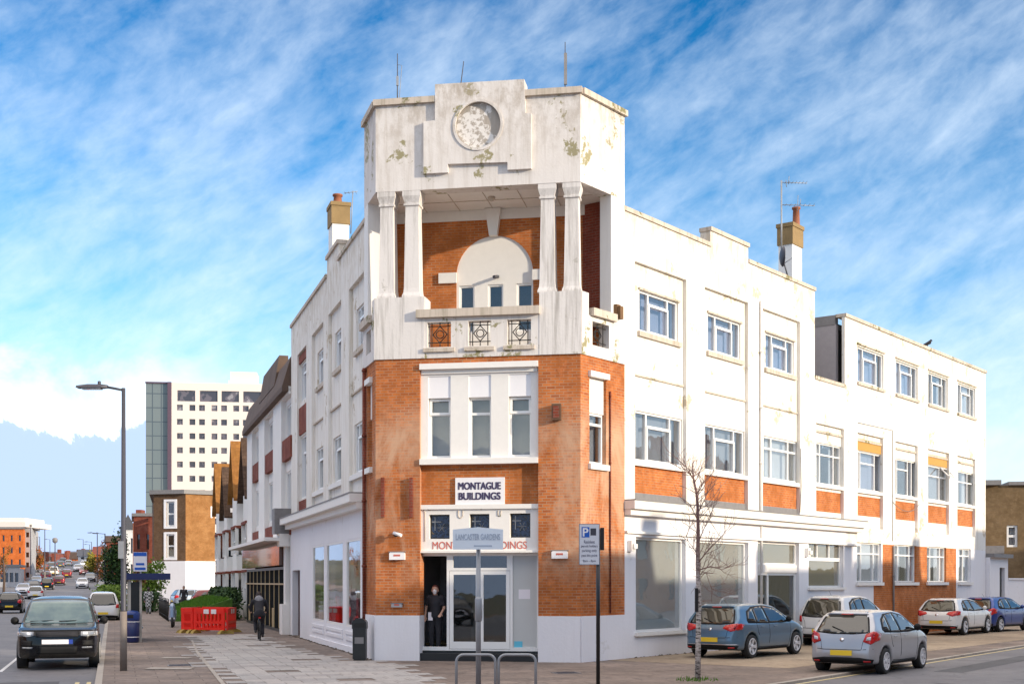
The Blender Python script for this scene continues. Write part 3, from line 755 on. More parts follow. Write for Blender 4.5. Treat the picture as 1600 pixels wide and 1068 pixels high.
for i, (a, b) in enumerate(wus): window(cb, FF, a, b, wz[0] + .01, wz[1], -D - .08, [(1, [.73])], 'blind_beige', fw=.06, extra=[1] if i != 1 else None)
# entrance surround with three leaded lights
ed0 = Z(656, 863)
sq = [(U(671, -D), U(703, -D), Z(671, 841), Z(671, 803)), (U(734, -D), U(765, -D), Z(734, 841), Z(734, 802)), (U(797, -D), U(829, -D), Z(797, 839), Z(797, 801))]
mb = MB(); mb.grid(FF, (uc0, uc1), (ed0, zsp0), sq, -D - .25, -D + .04)
mb.box(FF, uc0 + .001, uc1 - .001, -D + .04, -D + .11, ed0, ed0 + .06); mb.box(FF, uc0 + .002, uc1 - .002, -D, -D + .10, zsp0 - .12, zsp0)
part('entrance_surround', mb, M['trim'], cb)
m, nt, b_s = mat_new('stained_glass')
c = ramp(nt, noise(nt, 9, 2, .5, wpos(nt), .6), [(.3, (.01, .012, .02)), (.46, (.03, .05, .10)), (.58, (.02, .02, .03)), (.68, (.12, .09, .05))], 'CONSTANT'); nt.links.new(c, b_s.inputs['Base Color']); b_s.inputs['Roughness'].default_value = .12; M['stained'] = m
for a, b, c_, d in sq:
    mb = MB(); mb.grid(FF, (a, b), (c_, d), [(a + .03, b - .03, c_ + .03, d - .03)], -D - .16, -D - .1); w = part('window', mb, M['blackmetal'], cb)
    mb = MB(); mb.box(FF, a + .02, b - .02, -D - .15, -D - .14, c_ + .02, d - .02); part('pane', mb, M['stained'], w)
    mb = MB(); ux = a + (b - a) * .22; mb.box(FF, ux - .012, ux + .012, -D - .138, -D - .125, d - .42, d - .06); mb.box(FF, ux - .09, ux + .16, -D - .138, -D - .126, d - .2, d - .175); part('leading', mb, M['galv'], w)
    mb = MB(); cx, cz = (a + b) / 2 + .03, (c_ + d) / 2 - .02
    for k in range(6):
        t = k * pi / 3; mb.tube([FF.P(cx, -D - .13, cz), FF.P(cx + .13 * cos(t), -D - .13, cz + .13 * sin(t))], .008, 4)
    part('leading', mb, M['galv'], w)
# carved relief lines in the surround
mb = MB()
def rel(pts):
    P3 = [FF.P(*(lambda t: (t[0], -D + .05, t[1]))(FF.uz(x, y, -D + .05))) for x, y in pts]; mb.tube(P3, .012, 5)
rel([(660, 792), (664, 800), (664, 845)]); rel([(716, 797), (716, 806), (719, 809), (723, 806), (723, 797)]); rel([(778, 797), (778, 805), (782, 806), (783, 797)]); rel([(744, 790), (752, 796), (756, 789)]); rel([(668, 796), (712, 794)]); rel([(790, 792), (834, 790)])
part('carved_line', mb, M['coping'], cb)
# entrance screen
yb = Z(660, 1012); zdt = ed0
EV = -D - .16
ep = [(U(660, EV), U(698, EV)), (U(702, EV), U(797, EV)), (U(801, EV), U(839, EV))]
mb = MB(); mb.grid(FF, (uc0, uc1), (.26, ed0), [(ep[0][0], ep[0][1], .36, ed0 - .08), (U(708, EV), U(792, EV), ed0 - .40, ed0 - .08), (ep[1][0], ep[1][1], .30, ed0 - .47), (ep[2][0], ep[2][1], .36, ed0 - .08)], EV - .08, EV)
es = part('entrance_screen', mb, M['frame'], cb)
mb = MB(); mb.box(FF, U(708, EV), U(792, EV), EV - .045, EV - .04, ed0 - .4, ed0 - .08); part('pane', mb, M['glass_door'], es)
mb = MB(); mb.box(FF, ep[2][0], ep[2][1], EV - .05, EV - .04, .36, ed0 - .08); part('frosted_pane', mb, M['film'], es)
mb = MB(); mb.box(FF, U(810, EV), U(828, EV), EV - .039, EV - .036, Z(810, 935, EV), Z(810, 920, EV)); part('paper_notice', mb, M['plate_w'], es)
M['cyan'] = plain('pale_blue_sticker', (.12, .50, .68), .5, var=.05)
mb = MB(); mb.box(FF, U(803, EV), U(816, EV), EV - .039, EV - .036, Z(803, 1012, EV), Z(803, 1001, EV)); part('sticker', mb, M['cyan'], es)
um = (ep[1][0] + ep[1][1]) / 2
dr = []
for a, b in ((ep[1][0] + .01, um - .004), (um + .004, ep[1][1] - .01)):
    mb = MB(); mb.grid(FF, (a, b), (.31, ed0 - .48), [(a + .10, b - .10, .50, ed0 - .58)], EV - .06, EV - .005); d = part('door', mb, M['frame'], cb)
    mb = MB(); mb.box(FF, a + .09, b - .09, EV - .035, EV - .03, .49, ed0 - .57); part('pane', mb, M['glass_door'], d)
    mb = MB(); s_ = b - .05 if a < um - .5 else a + .05; mb.box(FF, s_ - .012, s_ + .012, EV - .004, EV + .05, 1.15, 1.5); part('handle', mb, M['galv'], d)
mb = MB(); mb.box(FF, uc0 + .002, uc1 - .002, -D - .6, -.02, 0.002, .2); mb.box(FF, uc0 + .001, uc1 - .001, -D - .6, -D - .12, .2, .26); part('doorstep', mb, M['black'], cb)
# lobby
mb = MB(); mb.box(FF, uc0 - .5, uc1 + .4, -4.2, -4.1, 0, 3.6); mb.box(FF, uc0 - .5, uc0 - .4, -4.1, EV - .3, 0, 3.6); mb.box(FF, ep[2][0] - .2, ep[2][1] + .2, EV - 1.2, EV - 1.1, .0, 3.5); part('lobby_wall', mb, M['curtain_d'], cb)
mb = MB(); mb.box(FF, uc0 - .5, uc1 + .4, -4.2, EV - .08, .1, .25); mb.box(FF, uc0 - .5, uc1 + .4, -4.2, EV - .1, ed0 + .01, ed0 + .2); part('lobby_floor', mb, M['lead'], cb)
# lettering and name board
mb = text_mb('MONTAGUE BUILDINGS', FF, (U(673) + U(823)) / 2, Z(748, 851), .20, -D + .042, width=(U(823) - U(673)) * .985, weight=.004); part('lettering', mb, M['red_txt'], cb)
mb = MB(); mb.box(FF, U(710), U(787), -D, -D + .06, Z(748, 787), Z(748, 745)); nb = part('name_board', mb, M['sign_white'], cb)
mb = text_mb('MONTAGUE', FF, U(748), Z(748, 758), .185, -D + .062, width=U(781) - U(715), weight=.035); part('lettering', mb, M['navy_txt'], nb)
mb = text_mb('BUILDINGS', FF, U(748), Z(748, 774), .185, -D + .062, width=U(781) - U(716), weight=.035); part('lettering', mb, M['navy_txt'], nb)

# ---- facades of the main block
def bays(root, fr, uend, zt, ubay, v0=-.06, ustart=RL, corn_z=3.9, deep=.16):
    pass
def facade_layer(root, name, fr, u0, u1, z0, z1, holes, v0, v1, mat): 
    mb = MB(); mb.grid(fr, (u0, u1), (z0, z1), holes, v0, v1); return part(name, mb, M[mat], root)
RV = -.05; RI = -.165       # pilaster plane and recessed plane of the side street facade
ru = lambda x: RR.U(x, RV); ri = lambda x: RR.U(x, RI)
rz = lambda x, y: RR.Z(x, y, RV)
UE = ru(1273)
zc0, zc1 = rz(975, 797), rz(975, 780)        # shop cornice
zcorn = zc1
B = [dict(u=(ru(992), ru(1072.5)), top=rz(994.5, 406), w=((ri(999), ri(1059.5)), (rz(999, 516), rz(999, 450))), w2=((ri(992.5), ri(1066)), (rz(992, 720), rz(992, 640)))),
     dict(u=(ru(1101), ru(1169)), top=rz(1101, 449), w=((ri(1106), ri(1157)), (rz(1106, 547), rz(1106, 485))), w2=((ri(1101.5), ri(1163)), (rz(1101.5, 733), rz(1101.5, 660)))),
     dict(u=(ru(1192), ru(1250)), top=rz(1192, 482), w=((ri(1196), ri(1240.5)), (rz(1196, 571), rz(1196, 517))), w2=((ri(1193), ri(1246)), (rz(1193, 746), rz(1193, 677.5))))]
zt = rz(978, 323)
tops = [b['top'] for b in B]; ztop_b = sum(tops) / 3
w1z = (sum(b['w'][1][0] for b in B) / 3, sum(b['w'][1][1] for b in B) / 3); w2z = (sum(b['w2'][1][0] for b in B) / 3, sum(b['w2'][1][1] for b in B) / 3)
brz = (zcorn + .24, w2z[0] - .12)
print('R main', 'zt %.2f' % zt, tops, [b['w'] for b in B], [b['w2'] for b in B], 'UE', UE, 'corn', zcorn, 'w1z', w1z, 'w2z', w2z)
facade_layer(cb, 'pilaster_wall', RR, RL - .1, UE, zcorn, zt - .12, [(b['u'][0], b['u'][1], zcorn - 1, ztop_b) for b in B], RI, RV, 'white')
facade_layer(cb, 'wall', RR, RL - .2, UE, zcorn, zt - .12, [h for b in B for h in ((b['w'][0][0], b['w'][0][1], *w1z), (b['w2'][0][0], b['w2'][0][1], *w2z), (b['u'][0] + .02, b['u'][1], brz[0], brz[1]))], RI - .28, RI, 'white')
us0, us1 = ru(1110), ru(1169)
mb = MB(); mb.box(RR, us0, us1, -.4, RV, zt - .12, rz(1110, 356) - .08)
part('raised_parapet', mb, M['white'], cb)
mb = MB(); zs = rz(1110, 356)
mb.box(RR, RL - .05, us0, -.42, RV + .05, zt - .12, zt); mb.box(RR, us1, UE + .03, -.42, RV + .05, zt - .12, zt); mb.box(RR, us0 - .03, us1 + .03, -.42, RV + .052, zs - .08, zs + .04)
part('coping', mb, M['coping'], cb)
curt = ['curtain_b', 'curtain_b', 'curtain_b']; curt2 = ['curtain_d', 'curtain_d', 'curtain']
for i, b in enumerate(B):
    (a, c) = b['w'][0]; window(cb, RR, a, c, w1z[0] + .01, w1z[1], RI - .05, L3, curt[i], extra=[1])
    mb = MB(); mb.box(RR, a - .1, c + .1, RI, RI + .08, w1z[0] - .14, w1z[0]); mb.box(RR, a - .06, c + .06, RI, RI + .05, w1z[1] + .0, w1z[1] + .06); part('sill', mb, M['coping'], cb)
    (a, c) = b['w2'][0]; window(cb, RR, a, c, w2z[0] + .01, w2z[1], RI - .05, L3 if i < 2 else L3b, curt2[i], extra=[1] if i < 2 else None)
    mb = MB(); mb.box(RR, b['u'][0] + .001, b['u'][1] - .001, RI, RI + .10, w2z[0] - .13, w2z[0] + .0); part('sill', mb, M['trim'], cb)
    mb = MB(); mb.box(RR, b['u'][0] + .021, b['u'][1] - .001, RI - .25, RI - .015, brz[0], brz[1]); part('brick_panel', mb, M['brick_plain'], cb)
    mb = MB(); mb.box(RR, b['u'][0] + .002, b['u'][1] - .002, RI, RI + .03, zcorn + .006, zcorn + .235); part('upstand_flashing', mb, M['lead'], cb)
    zl = w2z[1] + .95; mb = MB(); mb.box(RR, b['u'][0] + .001, b['u'][1] - .001, RI, RI + .05, zl, zl + .05); part('ledge', mb, M['coping'], cb)
# shop cornice and ground floor of the side street
UC = ru(1340)
mb = MB(); mb.box(RR, RL - .02, UC, RI - .2, .34, zc0 + .04, zc1 - .03); mb.box(RR, RL + .0, UC - .03, RI - .2, .20, zc0 - .12, zc0 + .04); mb.box(RR, RL + .02, UC - .06, -.05, .08, zc0 - .62, zc0 - .55)
part('shop_cornice', mb, M['trim'], cb)
mb = MB(); mb.box(RR, RL - .0, UC + .01, -.3, .36, zc1 - .03, zc1 + .005); part('cornice_flashing', mb, M['lead'], cb)
GV = -.02; GI = -.2
gu = lambda x: RR.U(x, GV)
sh = [(gu(993.4), gu(1071.5), rz(993, 988), rz(993, 838)), (gu(1093), gu(1169.5), rz(993, 988), rz(993, 838)), (gu(1184), gu(1248.6), .02, rz(1184, 845)), (gu(1263.5), gu(1318), rz(1263.5, 917), rz(1263.5, 845))]
facade_layer(cb, 'ground_floor_wall', RR, RL - .05, gu(1322), 0, zc0 - .1, sh, -.32, GV, 'plinth')
for a, b, c_, d in sh[:2]: window(cb, RR, a, b, c_, d, GI + .05, [(1, [])], 'film', fw=.07, glassm='glass_shop', name='shop_window', gap=-.02)
a, b, c_, d = sh[3]; zsp = c_ + (d - c_) * .62; window(cb, RR, a, b, c_, zsp, GI + .05, [(1, [])], 'film_beige', name='shop_window', gap=-.02); window(cb, RR, a, b, zsp + .002, d, GI + .05, [(.33, []), (.34, []), (.33, [])], 'film_beige', name='shop_window', gap=-.02)
a, b, c_, d = sh[2]
window(cb, RR, a, b, d - .75, d, GI + .05, [(1, [])], 'film_beige', name='transom_window', gap=-.02)
mb = MB(); mb.box(RR, a, b, GI - .05, GI + .1, d - 1.0, d - .75); part('door_head', mb, M['trim'], cb)
window(cb, RR, a, b, .05, d - 1.0, GI + .05, [(.32, []), (.68, [])], 'curtain_d', fw=.09, glassm='glass_door', name='door', gap=.8)
mb = MB()
for a, b, c_, d in sh[:2] + sh[3:]: mb.box(RR, a - .06, b + .06, GV - .1, GV + .09, c_ - .09, c_)
part('sill', mb, M['trim'], cb)
# ---- left facade on the long street
LV = -.05; LI = -.165
lu = lambda x: LL.U(x, LV); lz = lambda x, y: LL.Z(x, y, LV)
UL = lu(455)
BL = [dict(u=(lu(568.5), lu(545)), w=(lu(567.5), lu(551)), w2=(lu(567.5), lu(548))), dict(u=(lu(533), lu(513)), w=(lu(532.3), lu(518)), w2=(lu(533), lu(515.5))), dict(u=(lu(505), lu(487)), w=(lu(504), lu(491)), w2=(lu(504.5), lu(489.5)))]
BL[0]['u'] = (max(LU + .25, BL[0]['u'][0]), BL[0]['u'][1]); BL[0]['w'] = (LU + .35, BL[0]['w'][1]); BL[0]['w2'] = (LU + .28, BL[0]['w2'][1])
zlt = lz(529, 402); zl_rec = lz(513, 492); l1 = (lz(519, 580), lz(519, 520)); l2 = (lz(515, 757), lz(515.5, 685)); lc1 = lz(466, 806.); lc0 = lz(466, 818)
print('L main', zlt, lz(568, 342), lz(452, 511), zl_rec, l1, l2, lc0, lc1, 'UL', UL, [b['u'] for b in BL])
d4 = (lu(478.5), lu(464.5))
holesP = [(b['u'][0], b['u'][1], lc1 - 1, zl_rec) for b in BL] + [(d4[0], d4[1], lc1 - 1, lz(464, 556))]
facade_layer(cb, 'pilaster_wall', LL, LU - .1, UL, lc1, zlt - .12, holesP, LI, LV, 'white')
facade_layer(cb, 'wall', LL, LU - .2, UL, lc1, zlt - .12, [h for b in BL for h in ((b['w'][0], b['w'][1], *l1), (b['w2'][0], b['w2'][1], *l2))] + [(d4[0] + .1, d4[1], lz(464, 630), lz(464, 572)), (d4[0] + .1, d4[1], lz(464, 780), lz(464, 684))], LI - .28, LI, 'white')
mb = MB(); mb.box(LL, lu(529), lu(511), -.4, LV, zlt - .12, lz(529, 376) - .08); part('raised_parapet', mb, M['white'], cb)
mb = MB(); mb.box(LL, LU - .05, lu(529), -.42, LV + .06, zlt - .12, zlt); mb.box(LL, lu(511), UL + .03, -.42, LV + .06, zlt - .12, zlt); mb.box(LL, lu(529) - .03, lu(511) + .03, -.42, LV + .062, lz(529, 376) - .08, lz(529, 376) + .04); part('coping', mb, M['coping'], cb)
for b in BL:
    a, c = b['w']; window(cb, LL, a, c, l1[0] + .01, l1[1], LI - .05, L3, 'curtain_b', extra=[1])
    mb = MB(); mb.box(LL, a - .1, c + .1, LI, LI + .09, l1[0] - .14, l1[0]); mb.box(LL, b['u'][0] + .001, b['u'][1] - .001, LI, LI + .06, l2[1] + .9, l2[1] + .95); part('sill', mb, M['coping'], cb)
    a, c = b['w2']; window(cb, LL, a, c, l2[0] + .01, l2[1], LI - .05, L3, 'curtain', extra=[1])
    mb = MB(); mb.box(LL, b['u'][0] + .001, b['u'][1] - .001, LI, LI + .11, l2[0] - .15, l2[0]); part('sill', mb, M['trim'], cb)
window(cb, LL, d4[0] + .11, d4[1], lz(464, 630), lz(464, 572), LI - .05, L3, 'curtain_b'); window(cb, LL, d4[0] + .11, d4[1], lz(464, 780), lz(464, 684), LI - .05, L3, 'curtain_b')
mb = MB()
for y0, y1 in ((569, 557), (680, 638), (808, 783)): mb.box(LL, d4[0] + .03, d4[1] - .001, LI, LI + .05, lz(465, y0) + (.05 if y0 == 808 else 0), lz(465, y1))
part('brick_panel', mb, M['brick_red'], cb)
mb = MB(); mb.box(LL, LU - .02, UL - .1, LI - .2, .42, lc0 + .03, lc1 - .03); mb.box(LL, LU, UL - .2, LI - .2, .22, lc0 - .15, lc0 + .03); part('shop_cornice', mb, M['trim'], cb)
mb = MB(); mb.box(LL, LU, UL - .09, -.3, .44, lc1 - .03, lc1 + .005); part('cornice_flashing', mb, M['lead'], cb)
shl = [(lu(564.7), lu(542.6)), (lu(537), lu(511.6)), (lu(507.5), lu(490))]; shl[0] = (max(shl[0][0], LU + .12), shl[0][1])
sz0, sz1 = lz(512, 972), lz(512, 849)
rec = (lu(470), lu(458)); 
facade_layer(cb, 'ground_floor_wall', LL, LU - .05, UL, 0, lc0 - .13, [(a, b, sz0, sz1) for a, b in shl] + [(rec[0], rec[1], 0, lz(466, 890))], -.32, GV, 'plinth')
for a, b in shl: window(cb, LL, a, b, sz0, sz1, -.03, [(1, [])], None, fw=.06, depth=.06, glassm='glass_shop', name='shop_window')
mb = MB(); mb.box(LL, LU, lu(486), -3.2, -3.1, 0, 4.0); part('shop_back_wall', mb, M['curtain'], cb)
mb = MB(); mb.box(LL, LU, lu(486), -3.2, -.33, .3, .36); part('shop_floor', mb, M['film_beige'], cb)
M['redshop'] = plain('red_shop_display', (.62, .03, .03), .5); M['skirt'] = plain('dark_brown_door', (.05, .012, .008), .5)
mb = MB(); k0 = shl[0][0]
for a, b in shl: mb.box(LL, a + .1, b - .1, -.62, -.55, sz0 - .05, sz0 + .85)
part('display_board', mb, M['redshop'], cb)
mb = MB(); mb.box(LL, rec[0], rec[1], -.30, -.25, 0, lz(466, 890)); part('door', mb, M['skirt'], cb)
mb = MB()
for a, b in shl: mb.grid(LL, (a - .05, b + .05), (.35, sz0 - .12), [(a + .1, b - .1, .45, sz0 - .22)], GV, GV + .03)
mb.box(LL, LU, lu(486), GV, GV + .05, 0, .18)
part('stall_riser', mb, M['plinth'], cb)
# roof, end walls, floors so the block is solid from other sides
A0 = RR.P(UE, -.33, 0)[:2]; A1 = RR.P(UE, -11, 0)[:2]; B1 = LL.P(UL, -9, 0)[:2]; B0 = LL.P(UL, -.3, 0)[:2]
zr = min(zt, zlt) - .9
body = [kinX(FF, .15, -.5), kinX(FF, FL - .15, -.5), kinX(RR, RL, -.56), A0, A1, B1, B0, kinX(LL, LU, -.55)]; body2 = [kinX(FF, UB0 + .2, BD - .35), kinX(FF, UB1 - .2, BD - .35)] + body[2:]; body2[2] = kinX(RR, RL + 1.2, -.56); body2[-1] = kinX(LL, LU + 1.2, -.55)
mb = MB(); mb.slab(body2, zr - .25, zr); mb.slab(body, 7.55, 7.85); mb.slab([kinX(FF, -.8, -4.6), kinX(FF, 6.5, -4.6), A0, A1, B1, B0], 3.9, 4.1); part('roof', mb, M['asphalt_roof'], cb)
mb = MB(); mb.slab([A0, A1, (A1[0] - .2, A1[1] - .15), (A0[0] - .18, A0[1] - .15)], 0, zt - .15); mb.slab([B0, B1, (B1[0], B1[1] - .3), (B0[0], B0[1] - .3)], 0, zlt - .15); mb.slab([A1, B1, (B1[0], B1[1] - .3), (A1[0], A1[1] - .3)], 0, zt - .2); part('party_wall', mb, M['white'], cb)
mb = MB(); mb.slab([kinX(FF, .2, -.3), kinX(FF, FL - .2, -.3), kinX(RR, RL - .1, -.3), kinX(RR, RL + .1, -1.2), kinX(FF, 5.2, -3.8), kinX(FF, .3, -3.8), kinX(LL, LU + .1, -1.2), kinX(LL, LU - .1, -.3)], 14.2, 14.3); part('tower_roof', mb, M['asphalt_roof'], cb)
mb = MB(); mb.box(FF, .1, 5.4, -4.1, -3.9, zr, ZTOP - .1); part('tower_rear_wall', mb, M['white_tower'], cb)
mb = MB(); mb.box(RR, RL - .2, RL - .002, -2.6, -.41, zr, ZTOP - .162); part('tower_side_wall', mb, M['white_tower'], cb)

# access covers in the pavement
def cover(px, py, lab, a=.6, b=.45):
    x, y = gp(px, py); F_ = mkfr(x, y, radians(-17.1)); mb = MB(); mb.grid(Fr(x, y, 1, 0, 0, 1), (0, .001), (0, .001), [], 0, .001) if 0 else None
    mb.slab([F_.P(0, 0, 0)[:2], F_.P(b, 0, 0)[:2], F_.P(b, a, 0)[:2], F_.P(0, a, 0)[:2]], .001, .012)
    o = solo('access_cover', mb, M['lead'], lab, 'access cover', loc=(x, y, 0)); fr_ = MB()
    for t in range(5): fr_.slab([F_.P(.04 + t * .09, .04, 0)[:2], F_.P(.07 + t * .09, .04, 0)[:2], F_.P(.07 + t * .09, a - .04, 0)[:2], F_.P(.04 + t * .09, a - .04, 0)[:2]], .0121, .016)
    part('tread_plate', fr_, M['postgrey'], o)
cover(262, 1040, 'rectangular iron cover in the brown paving left of the pale slabs'); cover(870, 1052, 'iron cover in the pavement before the right brick pier')

# worn patches in the road and rubble at the foot of the walls
M['tarmac_patch'] = ground_mat('newer_tarmac', (.085, .085, .092), (.11, .11, .115), None, .3)
mb = MB()
for s0, s1, o0, o1 in ((-1, 2.4, .9, 2.3), (4, 9, 3.6, 4.5), (-3, 1, 5.2, 6.9)):
    mb.poly([(*KL(s0, o0), ROAD + .016), (*KL(s1, o0), ROAD + .016), (*KL(s1, o1), ROAD + .016), (*KL(s0, o1), ROAD + .016)])
for s0, s1, o0, o1 in ((5, 13, 1.4, 2.1), (-2, 1.5, 2.6, 4.2)):
    mb.poly([(*KR(s0, o0), SROAD + .003), (*KR(s1, o0), SROAD + .003), (*KR(s1, o1), SROAD + .003), (*KR(s0, o1), SROAD + .003)])
struct('road_patch', mb, M['tarmac_patch'], recalc=False)
mb = MB(); rd = random.Random(3)
for _ in range(420):
    if rd.random() < .6: u = rd.uniform(1.9, 33); x, y, _z = RR.P(u, .02 + abs(rd.gauss(0, .07)), 0)
    else: u = rd.uniform(.2, 17); x, y, _z = LL.P(u, .04 + abs(rd.gauss(0, .05)), 0)
    r = rd.uniform(.012, .05); h = r * rd.uniform(.4, .9); a = rd.uniform(0, 2)
    p = [(x + r * cos(a + k * 1.257), y + r * sin(a + k * 1.257)) for k in range(5)]; t = (x + rd.uniform(-.01, .01), y, .005 + h)
    for k in range(5): mb.poly([(*p[k], .005), (*p[(k + 1) % 5], .005), t])
struct('dirt', mb, plain('wall_foot_dirt', (.07, .055, .04), .95, var=.5), kind='stuff', recalc=False)
# ------------------------------------------------------------------ annex (lower wing on the side street)
an = empty('annex_building', (*RR.P(24, -2, 0)[:2], 0), 'lower white wing with brick panels adjoining the far end of the corner block', 'building')
AE = ru(1540); A0u = UE + .002
za_lo = rz(1269.5, 590.6); za_hi = rz(1320, 490)
ub = ru(1320)
midr = dict(b0=(ru(1271), ru(1318.6)), b1=(ru(1340), ru(1380)), b2=(ru(1399), ru(1434)), b3=(ru(1450), ru(1483)), b4=(ru(1496), ru(1524)))
mw = [((ri(1272), ri(1314)), 690, 760), ((ri(1341), ri(1378)), 704, 762), ((ri(1399), ri(1432)), 715.5, 771), ((ri(1450), ri(1480.5)), 725.4, 777), ((ri(1497), ri(1522)), 732.4, 782)]
print('annex', za_lo, za_hi, [rz(x, y) for x, y in ((1540, 581), (1340, 541.4), (1340, 597), (1496, 597.6), (1496, 645), (1341, 674.8), (1341, 704), (1341, 761), (1341, 773), (1341, 806), (1339, 848), (1339, 912), (1497, 732), (1497, 782), (1497, 817), (1449, 850), (1449, 909), (1272, 759), (1272, 690), (1271, 655), (1380, 846))], 'AE', AE)
zm0, zm1 = rz(1398.7, 772), rz(1399, 714); zrt = rz(1339.7, 674.8)
zt0, zt1 = rz(1399.5, 614.5), rz(1399.5, 562)
tw = [(ru(1340), ru(1380.5)), (ru(1400), ru(1434)), (ru(1450.5), ru(1481)), (ru(1496.5), ru(1524))]
zbr0, zbr1 = rz(1398.7, 810), rz(1398.7, 781)
RB = list(midr.values()); RB[0] = (max(RB[0][0], A0u + .12), RB[0][1])
zg0, zg1 = rz(1398, 909), rz(1398, 850)
ggl = [(ru(1338.7), ru(1377)), (ru(1397), ru(1432)), (ru(1448.5), ru(1478.5)), (ru(1497.4), ru(1517))]
holes = [(a, b, zcorn if i == 0 else zg1 + .55, zrt) for i, (a, b) in enumerate(RB)]
gholes = [(a, b, zg0, zg1) for a, b in ggl]
ubr0 = ru(1379); zsplit = zg1 - .02
facade_layer(an, 'pilaster_wall', RR, A0u, AE, zsplit, za_lo, holes + [(A0u - 1, ru(1322), 0, zcorn), ] + [(a, b, zg0, zg1) for a, b in ggl], RI, RV, 'white')
facade_layer(an, 'upper_wall', RR, ub, AE, za_lo, za_hi - .1, [(a, b, zt0, zt1) for a, b in tw], RI, RV, 'white')
facade_layer(an, 'wall', RR, A0u, AE, zg1 + .5, zrt + .1, [(ri(1272) if i == 0 else m[0][0], m[0][1], zm0, zm1) for i, m in enumerate(mw)] + [(a + .02, b - .0, zbr0, zbr1) for a, b in RB] + [(A0u - 1, A0u + .2, 0, 1)], RI - .28, RI, 'white')
facade_layer(an, 'ground_floor_wall', RR, ru(1322), ubr0, 0, zsplit, gholes + [(ru(1365), ubr0 + 1, 0, zg0 - .08)], RI - .05, RV, 'plinth')
mb = MB(); mb.grid(RR, (ubr0, ru(1494)), (0, zsplit), gholes, RI - .05, RV); mb.grid(RR, (ru(1365), ubr0), (0, zg0 - .08), [], RI - .05, RV - .002); part('brick_wall', mb, M['brick_plain'], an)
facade_layer(an, 'end_bay_wall', RR, ru(1494), AE, 0, zsplit, gholes, RI - .05, RV, 'plinth')
mb = MB(); mb.box(RR, A0u, ub, -.4, RV + .05, za_lo, za_lo + .12); mb.box(RR, ub - .02, AE + .04, -.4, RV + .06, za_hi - .1, za_hi + .02); part('coping', mb, M['coping'], an)
cs = ['curtain', 'curtain_b', 'curtain_d', 'curtain_d', 'curtain']
for i, (a, b) in enumerate(tw):
    window(an, RR, a, b, zt0 + .01, zt1, RV - .07, L3, 'curtain_b' if i < 2 else 'curtain', fw=.055, extra=[1])
    mb = MB(); mb.box(RR, a - .06, b + .06, RV, RV + .07, zt0 - .11, zt0); mb.box(RR, a - .08, b + .08, RV, RV + .06, zt1 + .06, zt1 + .12); part('sill', mb, M['coping'], an)
lay = [L3b, [(.12, []), (.6, [.7]), (.28, [])], [(.12, []), (.5, [.72]), (.19, []), (.19, [])], [(.62, [.70]), (.38, [.7])], [(.62, [.68]), (.38, [.68])]]
for i, (w_, y0, y1) in enumerate(mw):
    a, b = w_; window(an, RR, a, b, zm0 + .01, zm1, RI - .05, lay[i], cs[i], fw=.05)
    A, Bq = RB[i]
    mb = MB(); mb.box(RR, A + .001, Bq - .001, RI, RI + .12, zm0 - .12, zm0); part('sill', mb, M['trim'], an)
    mb = MB(); mb.box(RR, A + .021, Bq - .001, RI - .25, RI - .02, zbr0, zbr1); part('brick_panel', mb, M['brick_plain'], an)
    mb = MB(); mb.box(RR, A + .001, Bq - .001, RI, RI + .06, zrt - .30, zrt - .22); part('ledge', mb, M['coping'], an)
    if i in (1, 3): mb = MB(); mb.box(RR, A + .005, Bq - .005, RI, RI + .03, zm1 + .02, zm1 + .45); part('ochre_board', mb, M['ochre'], an)
a, b = mw[3][0]; ua_, ub_ = a + (b - a) * .64, b - .03; zh = zm1 - .04; zb_ = zm0 + (zm1 - zm0) * .70
mb = MB(); q4 = [(ua_, zh, RI), (ub_, zh, RI), (ub_, zb_ + .08, RI + .30), (ua_, zb_ + .08, RI + .30)]
for k in range(4):
    p0, p1 = q4[k], q4[(k + 1) % 4]; mb.tube([RR.P(p0[0], p0[2], p0[1]), RR.P(p1[0], p1[2], p1[1])], .03, 4)
part('open_top_light', mb, M['frame'], an)
for i, (a, b) in enumerate(ggl):
    window(an, RR, a, b, zg0 + .01, zg1, RV - .09, L3b if i < 3 else [(.5, [.78]), (.5, [.78])], 'curtain', fw=.05, gap=.03)
    mb = MB(); mb.box(RR, a - .1, b + .1, RV - .05, RV + .09, zg0 - .12, zg0); part('sill', mb, M['trim'], an)
# side wall of the upper storey, roofs, end
mb = MB(); mb.box(RR, ub + .002, ub + .22, -7, -.401, za_lo, za_hi - .35); part('side_wall', mb, plain('grey_side_render', (.36, .33, .34), .8), an)
mb = MB(); mb.box(RR, ub - .02, ub + .26, -7.1, -.42, za_hi - .35, za_hi + .0); part('fascia', mb, M['lead'], an)
mb = MB(); mb.box(RR, A0u + .3, ub, -8, -.4, za_lo - .5, za_lo - .3); mb.box(RR, ub + .22, AE - .1, -8, -.4, za_hi - .5, za_hi - .3); part('roof', mb, M['asphalt_roof'], an)
mb = MB(); mb.box(RR, AE - .25, AE - .002, -8, -.41, 0, za_hi - .1); mb.box(RR, A0u + .2, AE - .3, -8.2, -8, 0, za_lo); part('end_wall', mb, M['white'], an)
mb = MB(); mb.box(RR, A0u + .2, AE - .3, -2.6, -2.5, 0, zm1 + .4); part('room_wall', mb, M['curtain_d'], an)

